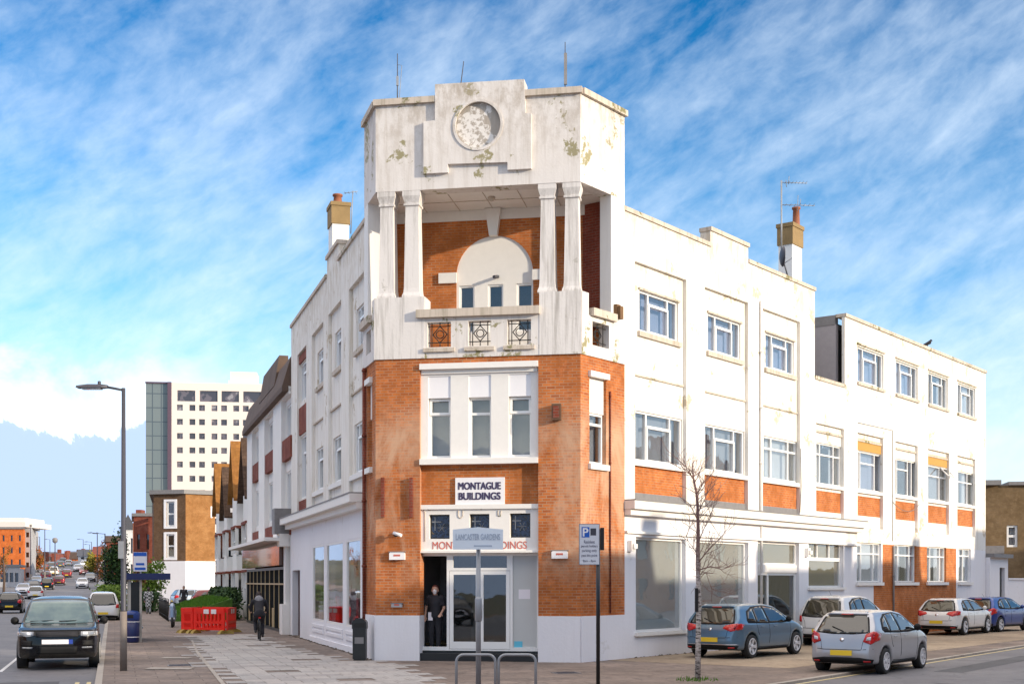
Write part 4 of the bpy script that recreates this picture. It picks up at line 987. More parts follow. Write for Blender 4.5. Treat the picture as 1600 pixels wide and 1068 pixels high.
# ------------------------------------------------------------------ fittings on the two blocks
def pipe(fr, u, v, z0, z1, label, r=.045, mat='trim', kinks=None):
    mb = MB(); x, y, _ = fr.P(u, v, 0)
    mb.tube([fr.P(u, v, z0), fr.P(u, v, z1)], r, 8)
    z = z0 + .4
    while z < z1: mb.lathe((x, y, z), [(r * 1.0, 0), (r * 1.35, .0), (r * 1.35, .06), (r, .06)], 8, caps=False); z += 1.8
    root = solo('drainpipe', mb, M[mat], label, 'drainpipe', loc=(x, y, z0))
pipe(RR, ru(1187), RV + .06, .1, zt - 1.2, 'white drainpipe running up beside the third bay of the side street facade', mat='trim')
pipe(RR, ru(1394), RV + .06, .1, 3.5, 'dark drainpipe on the brick pier between annex ground windows', .04, 'lead')
pipe(RR, RR.U(952), .035, 1.25, 7.2, 'slim brown cable duct on the right return of the brick tower', .022, 'brick_red')
pipe(LL, .9 + .4, .07, .3, 8.0, 'dark brown drainpipe on the shaded left return of the tower', .05, 'brick_red')
def rail_bar(x, lab):
    u = U(x); z0, z1 = Z(x, 808), Z(x, 746); mb = MB(); mb.box(FF, u - .045, u + .045, .02, .10, z0, z1); mb.box(FF, u - .02, u + .02, 0, .02, z0 + .1, z0 + .2); mb.box(FF, u - .02, u + .02, 0, .02, z1 - .2, z1 - .1)
    solo('metal_bracket_bar', mb, M['brick_red'], lab, 'bracket', 'vertical bars on the left brick pier', loc=FF.P(u, 0, z0))
rail_bar(599, 'vertical rusty bar fixed on the left brick pier, nearer its outer edge'); rail_bar(643.5, 'vertical rusty bar fixed on the left brick pier, nearer the name board')
def alarm(x, y, lab, w=.42, h=.20, mat='sign_white', d=.10):
    u, z = FF.uz(x, y); o = empty('alarm_box', FF.P(u, 0, z), lab, 'alarm box')
    mb = MB(); mb.prism(FF, [(u - w / 2, z - h / 2), (u + w / 2, z - h / 2), (u + w / 2, z + h / 2 - .03), (u + w / 2 - .03, z + h / 2), (u - w / 2 + .03, z + h / 2), (u - w / 2, z + h / 2 - .03)], .0, d); part('case', mb, M[mat], o)
    mb = MB(); mb.box(FF, u - w * .22, u + w * .22, d, d + .004, z - .01, z + .04); part('badge', mb, M['red_txt'], o)
    mb = MB(); mb.box(FF, u - w / 2 - .02, u + w / 2 + .02, 0, d + .01, z + h / 2 + .0, z + h / 2 + .02); part('cover', mb, M['lead'], o)
alarm(621.5, 868, 'white alarm box on the left brick pier below the camera'); alarm(875, 866, 'white alarm box on the right brick pier beside the entrance')
alarm(620.5, 945, 'small grey wall vent box low on the left brick pier', .30, .10, 'curtain_d', .06)
# floodlight box with long shadow
u, z = FF.uz(871, 645); o = empty('wall_lamp', FF.P(u, 0, z), 'dark box floodlight on the right brick pier between first floor windows', 'wall lamp')
mb = MB(); mb.box(FF, u - .04, u + .04, 0, .03, z - .05, z + .05); part('bracket', mb, M['blackmetal'], o)
mb = MB(); mb.box(FF, u - .13, u + .11, .03, .19, z - .20, z + .22); part('housing', mb, plain('brown_rust_housing', (.12, .06, .03), .7, var=.4), o)
mb = MB(); mb.box(FF, u - .09, u + .07, .19, .2, z - .14, z + .16); part('lens', mb, M['brick_red'], o)
# camera
u, z = FF.uz(626, 834); o = empty('security_camera', FF.P(u, 0, z), 'white bullet security camera on the left brick pier', 'security camera')
mb = MB(); mb.lathe(FF.P(u - .12, .02, z), [(.07, -.03), (.07, .03)], 12, 'y'); mb.tube([FF.P(u - .12, .04, z), FF.P(u - .06, .16, z - .02)], .02, 6); part('bracket', mb, M['plastic'], o)
mb = MB(); mb.tube([FF.P(u - .15, .16, z + .03), FF.P(u + .08, .24, z - .04)], .045, 10); part('housing', mb, M['sign_white'], o)
# loggia fittings
u, z = FF.uz(768, 314, -1.0); o = empty('ceiling_lamp', FF.P(u, -1.0, ZBM), 'small dome lamp on the loggia ceiling', 'ceiling lamp')
mb = MB(); mb.lathe(FF.P(u, -1.0, ZBM + .01), [(.10, 0), (.10, -.04), (.06, -.10), (.01, -.12)], 12); part('dome', mb, M['coping'], o)
u, z = FF.uz(778, 432, BD); mb = MB(); mb.box(FF, u - .03, u + .03, BD - .1, BD, z - .03, z + .03); mb.tube([FF.P(u, BD, z), FF.P(u - .08, BD + .2, z - .05)], .045, 8)
solo('wall_spotlight', mb, M['postgrey'], 'small grey spotlight above the loggia windows', 'spotlight', loc=FF.P(u, BD, z))
u, z = RR.uz(962, 489); mb = MB(); mb.box(RR, u - .08, u + .08, 0, .2, z - .18, z + .16); mb.box(RR, u - .1, u + .1, .0, .1, z - .05, z + .22)
solo('wall_spotlight', mb, plain('rusty_spot', (.16, .08, .03), .7, var=.4), 'rusty floodlight on the white pier right of the loggia', 'spotlight', loc=RR.P(u, 0, z))
for x, y, lab in ((983, 852, 'small white lantern box at the left end of the side street shopfront'), (1259, 862, 'small white lamp between shop door and beige-film window')):
    u, z = RR.uz(x, y, GV); mb = MB(); mb.box(RR, u - .09, u + .09, GV, GV + .14, z - .16, z + .14); mb.box(RR, u - .05, u + .12, GV + .14, GV + .2, z - .08, z + .05)
    solo('wall_lamp', mb, M['trim'], lab, 'wall lamp', loc=RR.P(u, GV, z))
# aerials on the tower
def mast(px, py0, py1, Y, tilt, lab, kind):
    x = (px - CX) / FPX * Y; z0 = CAMZ + (HY - py0) / FPX * Y; z1 = CAMZ + (HY - py1) / FPX * Y
    mb = MB(); mb.tube([(x, Y, z0 - .6), (x + tilt, Y, z1)], [.022, .012], 6)
    o = empty('aerial_mast', (x, Y, z0 - .6), lab, 'aerial', 'thin masts on the tower roof'); part('pole', mb, M['postgrey'], o)
    if kind == 1: mb = MB(); mb.tube([(x + .03, Y, z0 - .3), (x + .12, Y, z0 + .9), (x - .0, Y, z1 - .3)], .008, 4); mb.box(W0, x - .03, x + .03, Y - .03, Y + .03, z0 + .35, z0 + .6); part('cable', mb, M['galv'], o)
    if kind == 2: mb = MB(); mb.box(W0, x - .03, x + .05, Y - .03, Y + .03, z0 + .1, z1 - .3); part('whip', mb, M['lead'], o)
mast(621, 154, 84, 35.3, 0, 'thin grey mast with loose cable on the tower roof', 1)
mast(716, 131, 96, 35.6, .15, 'short leaning aerial behind the raised tower panel', 0)
mast(883, 138, 66, 35.0, 0, 'thicker upright aerial on the tower roof beside the raised panel', 2)
# chimneys
def chimney(fr, u0, u1, v0, v1, z0, zc, z1, lab, pots, potr=.14, poth=.45):
    o = empty('chimney_stack', fr.P((u0 + u1) / 2, (v0 + v1) / 2, z0), lab, 'chimney')
    mb = MB(); mb.box(fr, u0, u1, v0, v1, z0, zc); part('stack', mb, M['white_clean'], o)
    mb = MB(); mb.box(fr, u0 - .04, u1 + .04, v0 - .04, v1 + .04, zc, z1 - .14); mb.box(fr, u0 - .07, u1 + .07, v0 - .07, v1 + .07, z1 - .14, z1); part('cap', mb, M['stone_ochre'], o)
    for (pu, pv) in pots:
        mb = MB(); mb.lathe(fr.P(pu, pv, z1), [(potr + .03, 0), (potr, .05), (potr * .85, poth - .08), (potr + .02, poth - .06), (potr + .02, poth), (potr * .7, poth), (potr * .7, poth - .2)], 14); part('chimney_pot', mb, M['chimpot'], o)
vv = -1.6
u_ = RR.U(1244, vv); zf = lambda x, y, v: RR.Z(x, y, v)
chimney(RR, RR.U(1229, vv), RR.U(1229, vv) + .82, vv - .32, vv + .22, zr, zf(1244, 389, vv), zf(1244, 356, vv), 'white chimney stack with ochre cap and one tall pot on the side street roof', [(u_, vv)], .14, .75)
vv = -1.3
u_ = LL.U(530, vv); chimney(LL, u_ - .05, u_ + .85, vv - .36, vv + .26, zr, LL.Z(530, 350, vv), LL.Z(530, 316, vv), 'white chimney stack with ochre cap and squat pot above the long street facade', [(u_ + .35, vv)], .17, .38)
# tv aerial
P0 = RR.P(RR.U(1221, -1.2), -1.2, 0); X, Y = P0[0], P0[1]; zA = lambda y: CAMZ + (HY - y) / FPX * Y; xA = lambda x: (x - CX) / FPX * Y
o = empty('tv_aerial', (X, Y, zA(400)), 'tall television aerial mast beside the white chimney', 'aerial')
mb = MB(); mb.tube([(X, Y, zA(410)), (X, Y, zA(282))], .03, 6); part('mast', mb, M['galv'], o)
mb = MB()
for y, xe in ((285, 1262), (320, 1274)):
    mb.tube([(X, Y, zA(y)), (xA(xe), Y + .1, zA(y) - (0 if y == 285 else -.0))], .015, 5)
    for k in range(7):
        t = k / 6; xx = X + .15 + (xA(xe) - X - .2) * t; mb.tube([(xx, Y - .16, zA(y)), (xx, Y + .16, zA(y))], .008, 4)
for x, y0, y1 in ((1232, 288, 275), (1246, 330, 305), (1250, 320, 311), (1228, 281, 292)): mb.tube([(xA(x), Y, zA(y0)), (xA(x + 1), Y, zA(y1))], .012, 4)
part('elements', mb, M['galv'], o)
mb = MB(); X2, Y2 = RR.P(RR.U(1222, -.9), -.9, 0)[:2]; cz = CAMZ + (HY - 405) / FPX * Y2
prof = [(.02, -.09), (.15, -.07), (.28, -.03), (.36, .03), (.36, .045), (.26, -.01), (.1, -.055)]
mb.lathe((X2, Y2, cz + .1), prof, 16, 'x'); mb.tube([(X2, Y2, cz + .1), (X2 + .2, Y2, cz - .6)], .025, 6); mb.tube([(X2, Y2, cz - .2), (X2 + .35, Y2, cz + .05)], .012, 5)
solo('satellite_dish', mb, M['postgrey'], 'grey satellite dish seen edge-on left of the white chimney', 'satellite dish', loc=(X2, Y2, cz - .5))
mb = MB(); X3, Y3 = RR.P(UE + .25, -.5, 0)[:2]; zq = lambda y: CAMZ + (HY - y) / FPX * Y3
mb.tube([(X3, Y3, zq(500)), (X3 + .05, Y3, zq(445))], .018, 5); mb.tube([(X3 - .05, Y3, zq(473)), (X3 + .2, Y3, zq(475))], .012, 4)
solo('aerial_rod', mb, M['galv'], 'thin rod against the sky where the annex roof meets the main block', 'aerial', loc=(X3, Y3, zq(500)))
X4, Y4 = LL.P(LL.U(548, -1.5), -1.5, 0)[:2]; z4 = lambda y: CAMZ + (HY - y) / FPX * Y4
mb = MB(); mb.tube([(X4, Y4, z4(365)), (X4 + .08, Y4, z4(298))], .02, 5); mb.tube([(X4 - .25, Y4, z4(302)), (X4 + .25, Y4, z4(299))], .012, 4)
for k in range(4): mb.tube([(X4 - .2 + .13 * k, Y4 - .15, z4(301)), (X4 - .2 + .13 * k, Y4 + .15, z4(301))], .008, 4)
solo('tv_aerial', mb, M['galv'], 'small television aerial between the squat-pot chimney and the tower', 'aerial', loc=(X4, Y4, z4(365)))

# ------------------------------------------------------------------ neighbour on the long street
nb2 = empty('shop_building', (*LL.P(26, -3, 0)[:2], 0), 'three storey shop building with a sloping brown parapet, next along the long street', 'building')
V2 = .05; l2u = lambda x: LL.U(x, V2); l2z = lambda x, y: LL.Z(x, y, V2)
u0, u1 = UL + .05, l2u(386)
zf0, zf1 = l2z(454, 607), l2z(454, 552)
print('B2', u0, u1, zf0, l2z(386, 676), zf1, l2z(386, 640), [l2z(*p) for p in ((440, 635), (440, 686), (439, 722), (440, 736), (440, 806), (439, 838), (394, 679), (394, 725), (448, 851), (448, 873), (448, 975))])
bw = [(l2u(452.5), l2u(439.5)), (l2u(426.5), l2u(413)), (l2u(404), l2u(393.5))]
wz_a, wz_b = (l2z(440, 686), l2z(440, 636)), (l2z(440, 806), l2z(440, 738)); pz = [(l2z(439, 722), l2z(439, 690)), (l2z(439, 838), l2z(439, 816))]
zsh = l2z(448, 845)
facade_layer(nb2, 'pilaster_wall', LL, u0, u1, zsh, zf0 + .2, [(a, b, zsh + .1, zf0 - .1) for a, b in bw], V2 - .2, V2, 'white_clean')
facade_layer(nb2, 'wall', LL, u0, u1, zsh, zf0 + .2, [h for a, b in bw for h in ((a + .1, b - .1, *wz_a), (a + .1, b - .1, *wz_b))], V2 - .4, V2 - .2, 'white_clean')
for a, b in bw:
    for w_ in (wz_a, wz_b): window(nb2, LL, a + .1, b - .1, w_[0], w_[1], V2 - .24, [(.3, []), (.4, []), (.3, [])], 'curtain', fw=.07)
    mb = MB()
    for p in pz: mb.box(LL, a + .01, b - .01, V2 - .2, V2 - .03, p[0], p[1])
    part('brick_panel', mb, M['brick_red'], nb2)
M['brownroof'] = plain('brown_weathered_cladding', (.11, .07, .05), .85, var=.5, scale=1.2)
mb = MB(); 
def ramp_prism(mb, fr, prof, ua, ub_):   # profile in (v,z) swept along u
    n = len(prof); i = len(mb.v)
    for u in (ua, ub_): mb.v += [fr.P(u, v, z) for v, z in prof]
    mb.f.append(tuple(i + k for k in range(n))[::-1]); mb.f.append(tuple(i + n + k for k in range(n))); mb.sm += [False, False]
    for k in range(n): m_ = (k + 1) % n; mb.f.append((i + k, i + m_, i + n + m_, i + n + k)); mb.sm.append(False)
ramp_prism(mb, LL, [(V2 + .25, zf0), (V2 + .25, zf0 + .2), (V2 - .1, zf1), (V2 - .5, zf1), (V2 - .5, zf0)], u0, u1); part('sloping_parapet', mb, M['brownroof'], nb2)
mb = MB(); ramp_prism(mb, LL, [(V2 + .1, zf1 - .6), (V2 - .12, zf1 + .7), (V2 - .5, zf1 + .7), (V2 - .5, zf1 - .6)], l2u(432), l2u(408)); 
for k in range(3): pass
part('raised_parapet', mb, M['brownroof'], nb2)
mb = MB(); mb.box(LL, u0 + .1, u1, V2 - .1, V2 + .95, zsh, zsh + .14); part('shop_canopy', mb, M['trim'], nb2)
M['fascia_sign'] = dark_glass('shop_fascia_board', (.10, .045, .03), .12, .7)
mb = MB(); mb.box(LL, u0 + 1.0, u1, V2 - .05, V2 + .25, zsh - .95, zsh - .02); part('fascia_board', mb, M['fascia_sign'], nb2)
zb_ = zsh - 1.0
np_ = 9; us = [u0 + 1.1 + (u1 - u0 - 1.3) * k / np_ for k in range(np_ + 1)]
mb = MB(); mb.grid(LL, (u0 + .9, u1), (0, zb_), [(us[k] + .09, us[k + 1] - .09, .12, zb_ - .12) for k in range(np_)], V2 - .15, V2 + .02); part('shopfront_frame', mb, M['black'], nb2)
mb = MB(); mb.box(LL, u0 + 1, u1 - .1, V2 - .12, V2 - .10, .1, zb_ - .1); part('pane', mb, M['glass_door'], nb2)
mb = MB()
for k in range(0, np_, 1): mb.box(LL, us[k] - .05, us[k] + .05, V2 + .021, V2 + .05, .15, zb_ - .12)
for k in range(np_): mb.box(LL, us[k] + .12, us[k + 1] - .12, V2 - .09, V2 - .05, .12 + (zb_ - .4) * 0, .95) if k % 2 == 0 else None
mb.box(LL, u0 + 1.0, u1 - .1, V2 + .055, V2 + .08, zb_ - .75, zb_ - .68)
part('glazing_bar', mb, plain('cream_shopfront_bar', (.46, .34, .17), .5), nb2)
mb = MB(); mb.box(LL, u0, u0 + .9, V2 - .2, V2 + .25, 0, 1.2); mb.box(LL, u0, u0 + .9, V2 - .2, V2 + .35, 3.5, 4.0); mb.box(LL, u0 + .2, u0 + .75, V2 - .2, V2 + .1, 1.2, 3.5); part('shop_pier', mb, M['trim'], nb2)
mb = MB(); mb.box(LL, u0, u0 + .85, V2 - .2, V2 + .55, 4.0, 5.0); part('corbel_block', mb, M['lead'], nb2)
mb = MB(); mb.box(LL, u0, u1, -8, V2 - .45, zf0 - .3, zf0 - .1); part('roof', mb, M['asphalt_roof'], nb2)
mb = MB(); mb.box(LL, u1 - .2, u1 - .01, -8, V2 - .41, 0, zf0 - .1); mb.box(LL, u0, u1, -3.2, -3.1, 0, zf0 - .4); mb.box(LL, u0, u1 - .2, -8.2, -8, 0, zf0 - .1); part('party_wall', mb, M['brick_dark'], nb2)

# ------------------------------------------------------------------ gabled terrace further along
M['tile_orange'] = brick('orange_roof_tiles', (.34, .15, .035), (.24, .10, .03), (.24, .1, .03), bw=.3, bh=.22, ms=.02)  # orange puts the low sun on the gable roofs into the tile colour
M['tile_brown'] = brick('brown_roof_tiles', (.10, .06, .04), (.08, .05, .035), (.05, .03, .02), bw=.3, bh=.22, ms=.02)
M['slate'] = plain('grey_slate', (.09, .09, .10), .7, var=.3)
def gable_house(u0, u1, lab, i, roofmat, v=-1.2):
    o = empty('terraced_house', (*LL.P((u0 + u1) / 2, v - 3, 0)[:2], g(LL.P(u0, 0, 0)[1])), lab, 'house', 'gabled terraced houses with bays on the long street')
    um = (u0 + u1) / 2; ze = 6.6; zrg = 9.3 + (0, .5, -.5, .3)[i]; w = u1 - u0
    bx0, bx1 = u0 + w * .12, u0 + w * .66; bh = 6.9 + (0, .3, -.4, .2)[i]
    mb = MB(); mb.grid(LL, (u0, u1), (0, ze), [(u0 + w * .74, u0 + w * .92, .1, 2.3), (u0 + w * .74, u0 + w * .92, 3.5, 5.2)], v - .3, v); part('wall', mb, M['white_clean'], o)
    mb = MB(); mb.box(LL, u0 + w * .74, u0 + w * .92, v - .2, v - .12, .1, 2.3); part('door', mb, M['skirt'], o)
    window(o, LL, u0 + w * .74, u0 + w * .92, 3.5, 5.2, v - .1, [(1, [.5])], 'curtain', fw=.07)
    # canted bay, two storeys
    c = (.55, .4, .62, .5)[i]; P = [(bx0, v), (bx0 + c, v + .9), (bx1 - c, v + .9), (bx1, v)]
    mb = MB()
    xy = [LL.P(a, b, 0)[:2] for a, b in P]
    for z0_, z1_ in ((0, .9), (2.6, 3.7), (5.3, bh)): mb.slab(xy, z0_, z1_)
    for (a, b) in P:
        for z0_, z1_ in ((.9, 2.6), (3.7, 5.3)): mb.box(LL, a - .09, a + .09, b - .1, b - .001 + .09 * (b > v), z0_, z1_)
    part('bay', mb, M['white_clean'], o)
    for z0_, z1_ in ((.9, 2.6), (3.7, 5.3)):
        window(o, LL, bx0 + c + .09, bx1 - c - .09, z0_, z1_, v + .85, [(1, [.5])], 'curtain_d', fw=.08)
        mb = MB(); x0, y0 = LL.P(bx0 + .08, v + .1, 0)[:2]; x1, y1 = LL.P(bx0 + c - .08, v + .82, 0)[:2]; mb.poly([(x0, y0, z0_), (x1, y1, z0_), (x1, y1, z1_), (x0, y0, z1_)]); part('pane', mb, M['cglass'], o)
        mb = MB(); x0, y0 = LL.P(bx1 - .08, v + .1, 0)[:2]; x1, y1 = LL.P(bx1 - c + .08, v + .82, 0)[:2]; mb.poly([(x0, y0, z0_), (x1, y1, z0_), (x1, y1, z1_), (x0, y0, z1_)]); part('pane', mb, M['cglass'], o)
    mb = MB(); mb.slab([LL.P(a, b, 0)[:2] for a, b in ((bx0 - .1, v), (bx0 + c - .05, v + 1.02), (bx1 - c + .05, v + 1.02), (bx1 + .1, v))], 5.25, 5.42); mb.slab([LL.P(a, b, 0)[:2] for a, b in ((bx0 - .08, v), (bx0 + c - .05, v + 1.0), (bx1 - c + .05, v + 1.0), (bx1 + .08, v))], 2.62, 2.76); part('bay_cornice', mb, M['brick_red'], o)
    # gable over the bay projecting to the street, main roof behind
    gu0, gu1 = bx0 - .35, bx1 + .35; gm = (gu0 + gu1) / 2
    mb = MB(); mb.prism(LL, [(gu0 + .15, bh), (gu1 - .15, bh), (gm, zrg + .6)], v + .55, v + .75); part('gable', mb, M['trim'], o)
    for s_, (e0, e1) in enumerate(((gu0, gm), (gu1, gm))):
        mb = MB(); 
        q = [LL.P(e0, v + 1.15, bh - .25), LL.P(e1, v + 1.15, zrg + .75), LL.P(e1, v - 3.2, zrg + .75), LL.P(e0, v - 3.2, bh - .25)]
        mb.poly(q); mb.poly([(p[0], p[1], p[2] - .12) for p in q][::-1])
        for k in range(4): m_ = (k + 1) % 4; mb.poly([q[k], q[m_], (*q[m_][:2], q[m_][2] - .12), (*q[k][:2], q[k][2] - .12)])
        part('gable_roof', mb, M[roofmat], o)
    mb = MB(); ramp_prism(mb, LL, [(v + .25, ze - .1), (v - 3.2, zrg), (v - 6.8, ze - .1), (v - 6.8, ze - .3), (v + .25, ze - .3)], u0, u1); part('roof', mb, M['tile_brown'], o)
    mb = MB(); mb.box(LL, u0, u1, v - 6.8, v - .31, 0, ze - .301); part('rear_wing', mb, M['brick_dark'], o)
    mb = MB(); mb.box(LL, u1 - .5, u1 - .02, v - 3.6, v - 2.6, zrg - .5, zrg + 1.0); part('chimney', mb, M['brick_red'], o)
gstart = u1 + 2.0; GW = 6.6
labs = ['gabled white terraced house with orange-lit roof, closest to the brown-parapet shop', 'gabled white terraced house, second along from the brown-parapet shop', 'gabled white terraced house, third along from the brown-parapet shop', 'gabled white terraced house, fourth along, beside the tall brick block']
for i in range(4): gable_house(gstart + i * GW, gstart + (i + 1) * GW - .05, labs[i], i, ['tile_brown', 'tile_orange', 'tile_brown', 'tile_orange'][i])

# ------------------------------------------------------------------ far buildings placed by distance
def fz(y, Y): return CAMZ + (HY - y) / FPX * Y
def fx(x, Y): return (x - CX) / FPX * Y
def block(name, lab, x0, x1, ytop, Y, depth, mat, rows, cols, wcol='cglass', ybot=None, group=None, side=None, wmat='trim', roof=True, skew=0.30, wfrac=(.5, .5), cat='building'):
    """a flat-roofed block, its front facing us, receding parallel to the long street"""
    X0, X1 = fx(x0, Y), fx(x1, Y); gz = g(Y); zt_ = fz(ytop, Y); H = zt_ - gz
    o = empty(name, ((X0 + X1) / 2, Y, gz), lab, cat, group)
    fr = Fr(X0, Y, 1, 0, 0, -1); W = X1 - X0
    hs = []
    if rows:
        cw, rh = W / cols, (H * .94) / rows
        for r in range(rows):
            for c in range(cols):
                a = cw * (c + .5) - cw * wfrac[0] / 2; z = gz + rh * (r + .25); hs.append((a, a + cw * wfrac[0], z, z + rh * wfrac[1]))
    mb = MB(); mb.grid(fr, (0, W), (gz - .5, zt_), hs, -.4, 0)
    sk = skew * depth
    mb2 = MB(); p = [(X0, Y + .4), (X1, Y + .4), (X1 - sk, Y + depth), (X0 - sk, Y + depth)]; mb2.slab(p, gz - .5, zt_ - .25)
    part('front_wall', mb, M[mat], o); part('wall', mb2, M[side or mat], o)
    if hs and len(hs) <= 60:
        for h in hs: mb = MB(); mb.box(fr, h[0] + .01, h[1] - .01, -.3, -.22, h[2] + .01, h[3] - .01); part('window', mb, M[wcol], o)
    if roof: mb = MB(); mb.slab([(X0 - .2, Y - .2), (X1 + .2, Y - .2), (X1 + .2 - sk, Y + depth + .2), (X0 - .2 - sk, Y + depth + .2)], zt_ + .003, zt_ + .35); part('roof', mb, M['lead'], o)
    return o, fr, gz, zt_, W
# office tower
YT = 300.0
o = empty('office_tower', (fx(320, YT), YT, g(YT)), 'tall white office tower with small square windows and a green glass stair end', 'building')
X0, X1, Xg = fx(268, YT), fx(420, YT), fx(227, YT); zt_ = fz(597, YT); gz = g(YT)
M['tower_white'] = plain('tower_white_cladding', (.72, .64, .59), .6, var=.04, scale=.2); M['tower_win'] = dark_glass('tower_window', (.10, .09, .11), .15, .4); nt_w = M['tower_win'].node_tree; nt_w.links.new(ramp(nt_w, noise(nt_w, .45, 2, .5, wpos(nt_w)), [(.35, (.05, .045, .06)), (.5, (.12, .10, .12)), (.62, (.26, .24, .26))], 'CONSTANT'), nt_w.nodes['Principled BSDF'].inputs[0])
TF = Fr(X0, YT, .992, .128, .128, -.992)
uw = lambda x: TF.U(x)
hs = []
for r in range(13):
    y = 637 + 22.2 * r
    for xc in (281, 300.5, 315.5, 335, 350, 369, 384, 401): hs.append((uw(xc - 4.6), uw(xc + 4.6), TF.Z(xc, y + 4.6), TF.Z(xc, y - 4.6)))
top = [(uw(277), uw(305)), (uw(312), uw(340)), (uw(346), uw(373.5)), (uw(380), uw(408))]
zrow = {}
hs = []
for r in range(13):
    z = TF.Z(315, 637 + 22.1 * r)
    for xc in (281, 300.5, 315.5, 335, 350, 369, 384, 401): hs.append((uw(xc - 4.6), uw(xc + 4.6), z - .68, z + .68))
for a, b in top: hs.append((a, b, TF.Z(315, 627), TF.Z(315, 610)))
mb = MB(); mb.grid(TF, (0, uw(425)), (gz, zt_), hs, -.5, 0); part('wall', mb, M['tower_white'], o)
mb = MB()
for h in hs[:-4]: mb.box(TF, h[0], h[1], -.35, -.25, h[2], h[3])
wn = part('window', mb, M['tower_win'], o) if False else None
mbw = MB(); mbw.box(TF, .3, uw(424), -.4, -.3, gz + .5, zt_ - 1)
pw = part('pane', mbw, M['tower_win'], o)
ex = uw(425)
mb = MB(); mb.box(TF, .1, ex - .1, -16, -.51, gz, zt_ - .3); part('core_wall', mb, M['tower_white'], o)
mb = MB(); mb.box(TF, uw(358), uw(400), -10, -3, zt_, zt_ + 3.2); mb.box(TF, uw(355) , uw(357), -3.2, -3, zt_, zt_ + 1.2); part('plant_room', mb, M['tower_white'], o)
m, nt, b_s = mat_new('green_glass_curtain_wall')
t = N(nt, 'ShaderNodeTexBrick', inp={'Color1': (.13, .165, .18, 1), 'Color2': (.17, .20, .205, 1), 'Mortar': (.07, .09, .11, 1), 'Scale': 1, 'Mortar Size': .12, 'Brick Width': 2.0, 'Row Height': 3.25}); t.offset = 0
uvn = nt.nodes.new('ShaderNodeUVMap'); uvn.uv_map = 'metres'; nt.links.new(uvn.outputs[0], t.inputs[0]); nt.links.new(t.outputs[0], b_s.inputs['Base Color']); b_s.inputs['Roughness'].default_value = .15; M['greenglass'] = m
ug = uw(227)
mb = MB(); mb.box(TF, ug, -.9, -15, -.8, gz, zt_ - .2); part('glass_stair', mb, M['greenglass'], o)
mb = MB(); mb.box(TF, -.89, -.01, -15, .1, gz, zt_ + .1); mb.box(TF, ug - .1, -.9, -15, -.5, zt_ - .2, zt_ + .15); part('edge_fin', mb, plain('dark_fin', (.10, .06, .09), .5), o)
# brown brick block; sunlit flank and shaded front are set by brick colour
YB = 125.0
XB0, XB1, XB2 = fx(240, YB), fx(290, YB), fx(336, YB)
o = empty('brick_block', (fx(288, YB), YB, g(YB)), 'square brown brick block with tall white windows over a white ground floor', 'building')
gz = g(YB); zt_ = fz(772, YB)
LF = Fr(XB0, YB, .966, -.26, -.26, -.966); RF = Fr(*LF.P(LF.U(290), 0, 0)[:2], .80, .60, .60, -.80)
w0 = (LF.U(260), LF.U(273)); ul = LF.U(290); ur = RF.U(336)
za = [(LF.Z(260, 822), LF.Z(260, 783)), (LF.Z(260, 871), LF.Z(260, 834))]; zgf = LF.Z(260, 876)
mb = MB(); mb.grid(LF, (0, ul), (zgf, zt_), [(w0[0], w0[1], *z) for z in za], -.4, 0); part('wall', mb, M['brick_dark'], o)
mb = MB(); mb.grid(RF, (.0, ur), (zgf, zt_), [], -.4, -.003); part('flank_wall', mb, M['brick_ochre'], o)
for z in za:
    window(o, LF, w0[0], w0[1], z[0], z[1], -.1, [(1, [.5])], 'curtain_b', fw=.14, name='window'); mb = MB(); mb.grid(LF, (w0[0] - .25, w0[1] + .25), (z[0] - .2, z[1] + .2), [(w0[0], w0[1], *z)], 0, .06); part('window_surround', mb, M['sign_white'], o)
wr = (RF.U(330), RF.U(336))
mb = MB(); mb.box(RF, RF.U(329), RF.U(336) - .3, -.01, .05, fz(808, YB), fz(790, YB)); part('window', mb, M['sign_white'], o)
xy = [LF.P(.02, -.2, 0)[:2], LF.P(ul, -.2, 0)[:2], RF.P(ur, -.2, 0)[:2], (RF.P(ur, 0, 0)[0] - 8, YB + 22), (XB0 - 4, YB + 14)]
mb = MB(); mb.slab(xy, gz - .3, zt_ - .2); part('rear_wall', mb, M['brick_dark'], o)
mb = MB(); mb.slab([LF.P(-.3, .3, 0)[:2], LF.P(ul, .3, 0)[:2], RF.P(ur + .2, .3, 0)[:2], (xy[3][0], xy[3][1]), (xy[4][0], xy[4][1])], zt_ + .003, zt_ + .4); part('roof', mb, M['lead'], o)
mb = MB(); mb.box(LF, -.1, ul + .05, -.3, .12, gz - .3, zgf); mb.box(RF, .03, ur, -.3, .1, gz - .3, zgf - .003); part('ground_floor', mb, M['plinth'], o)
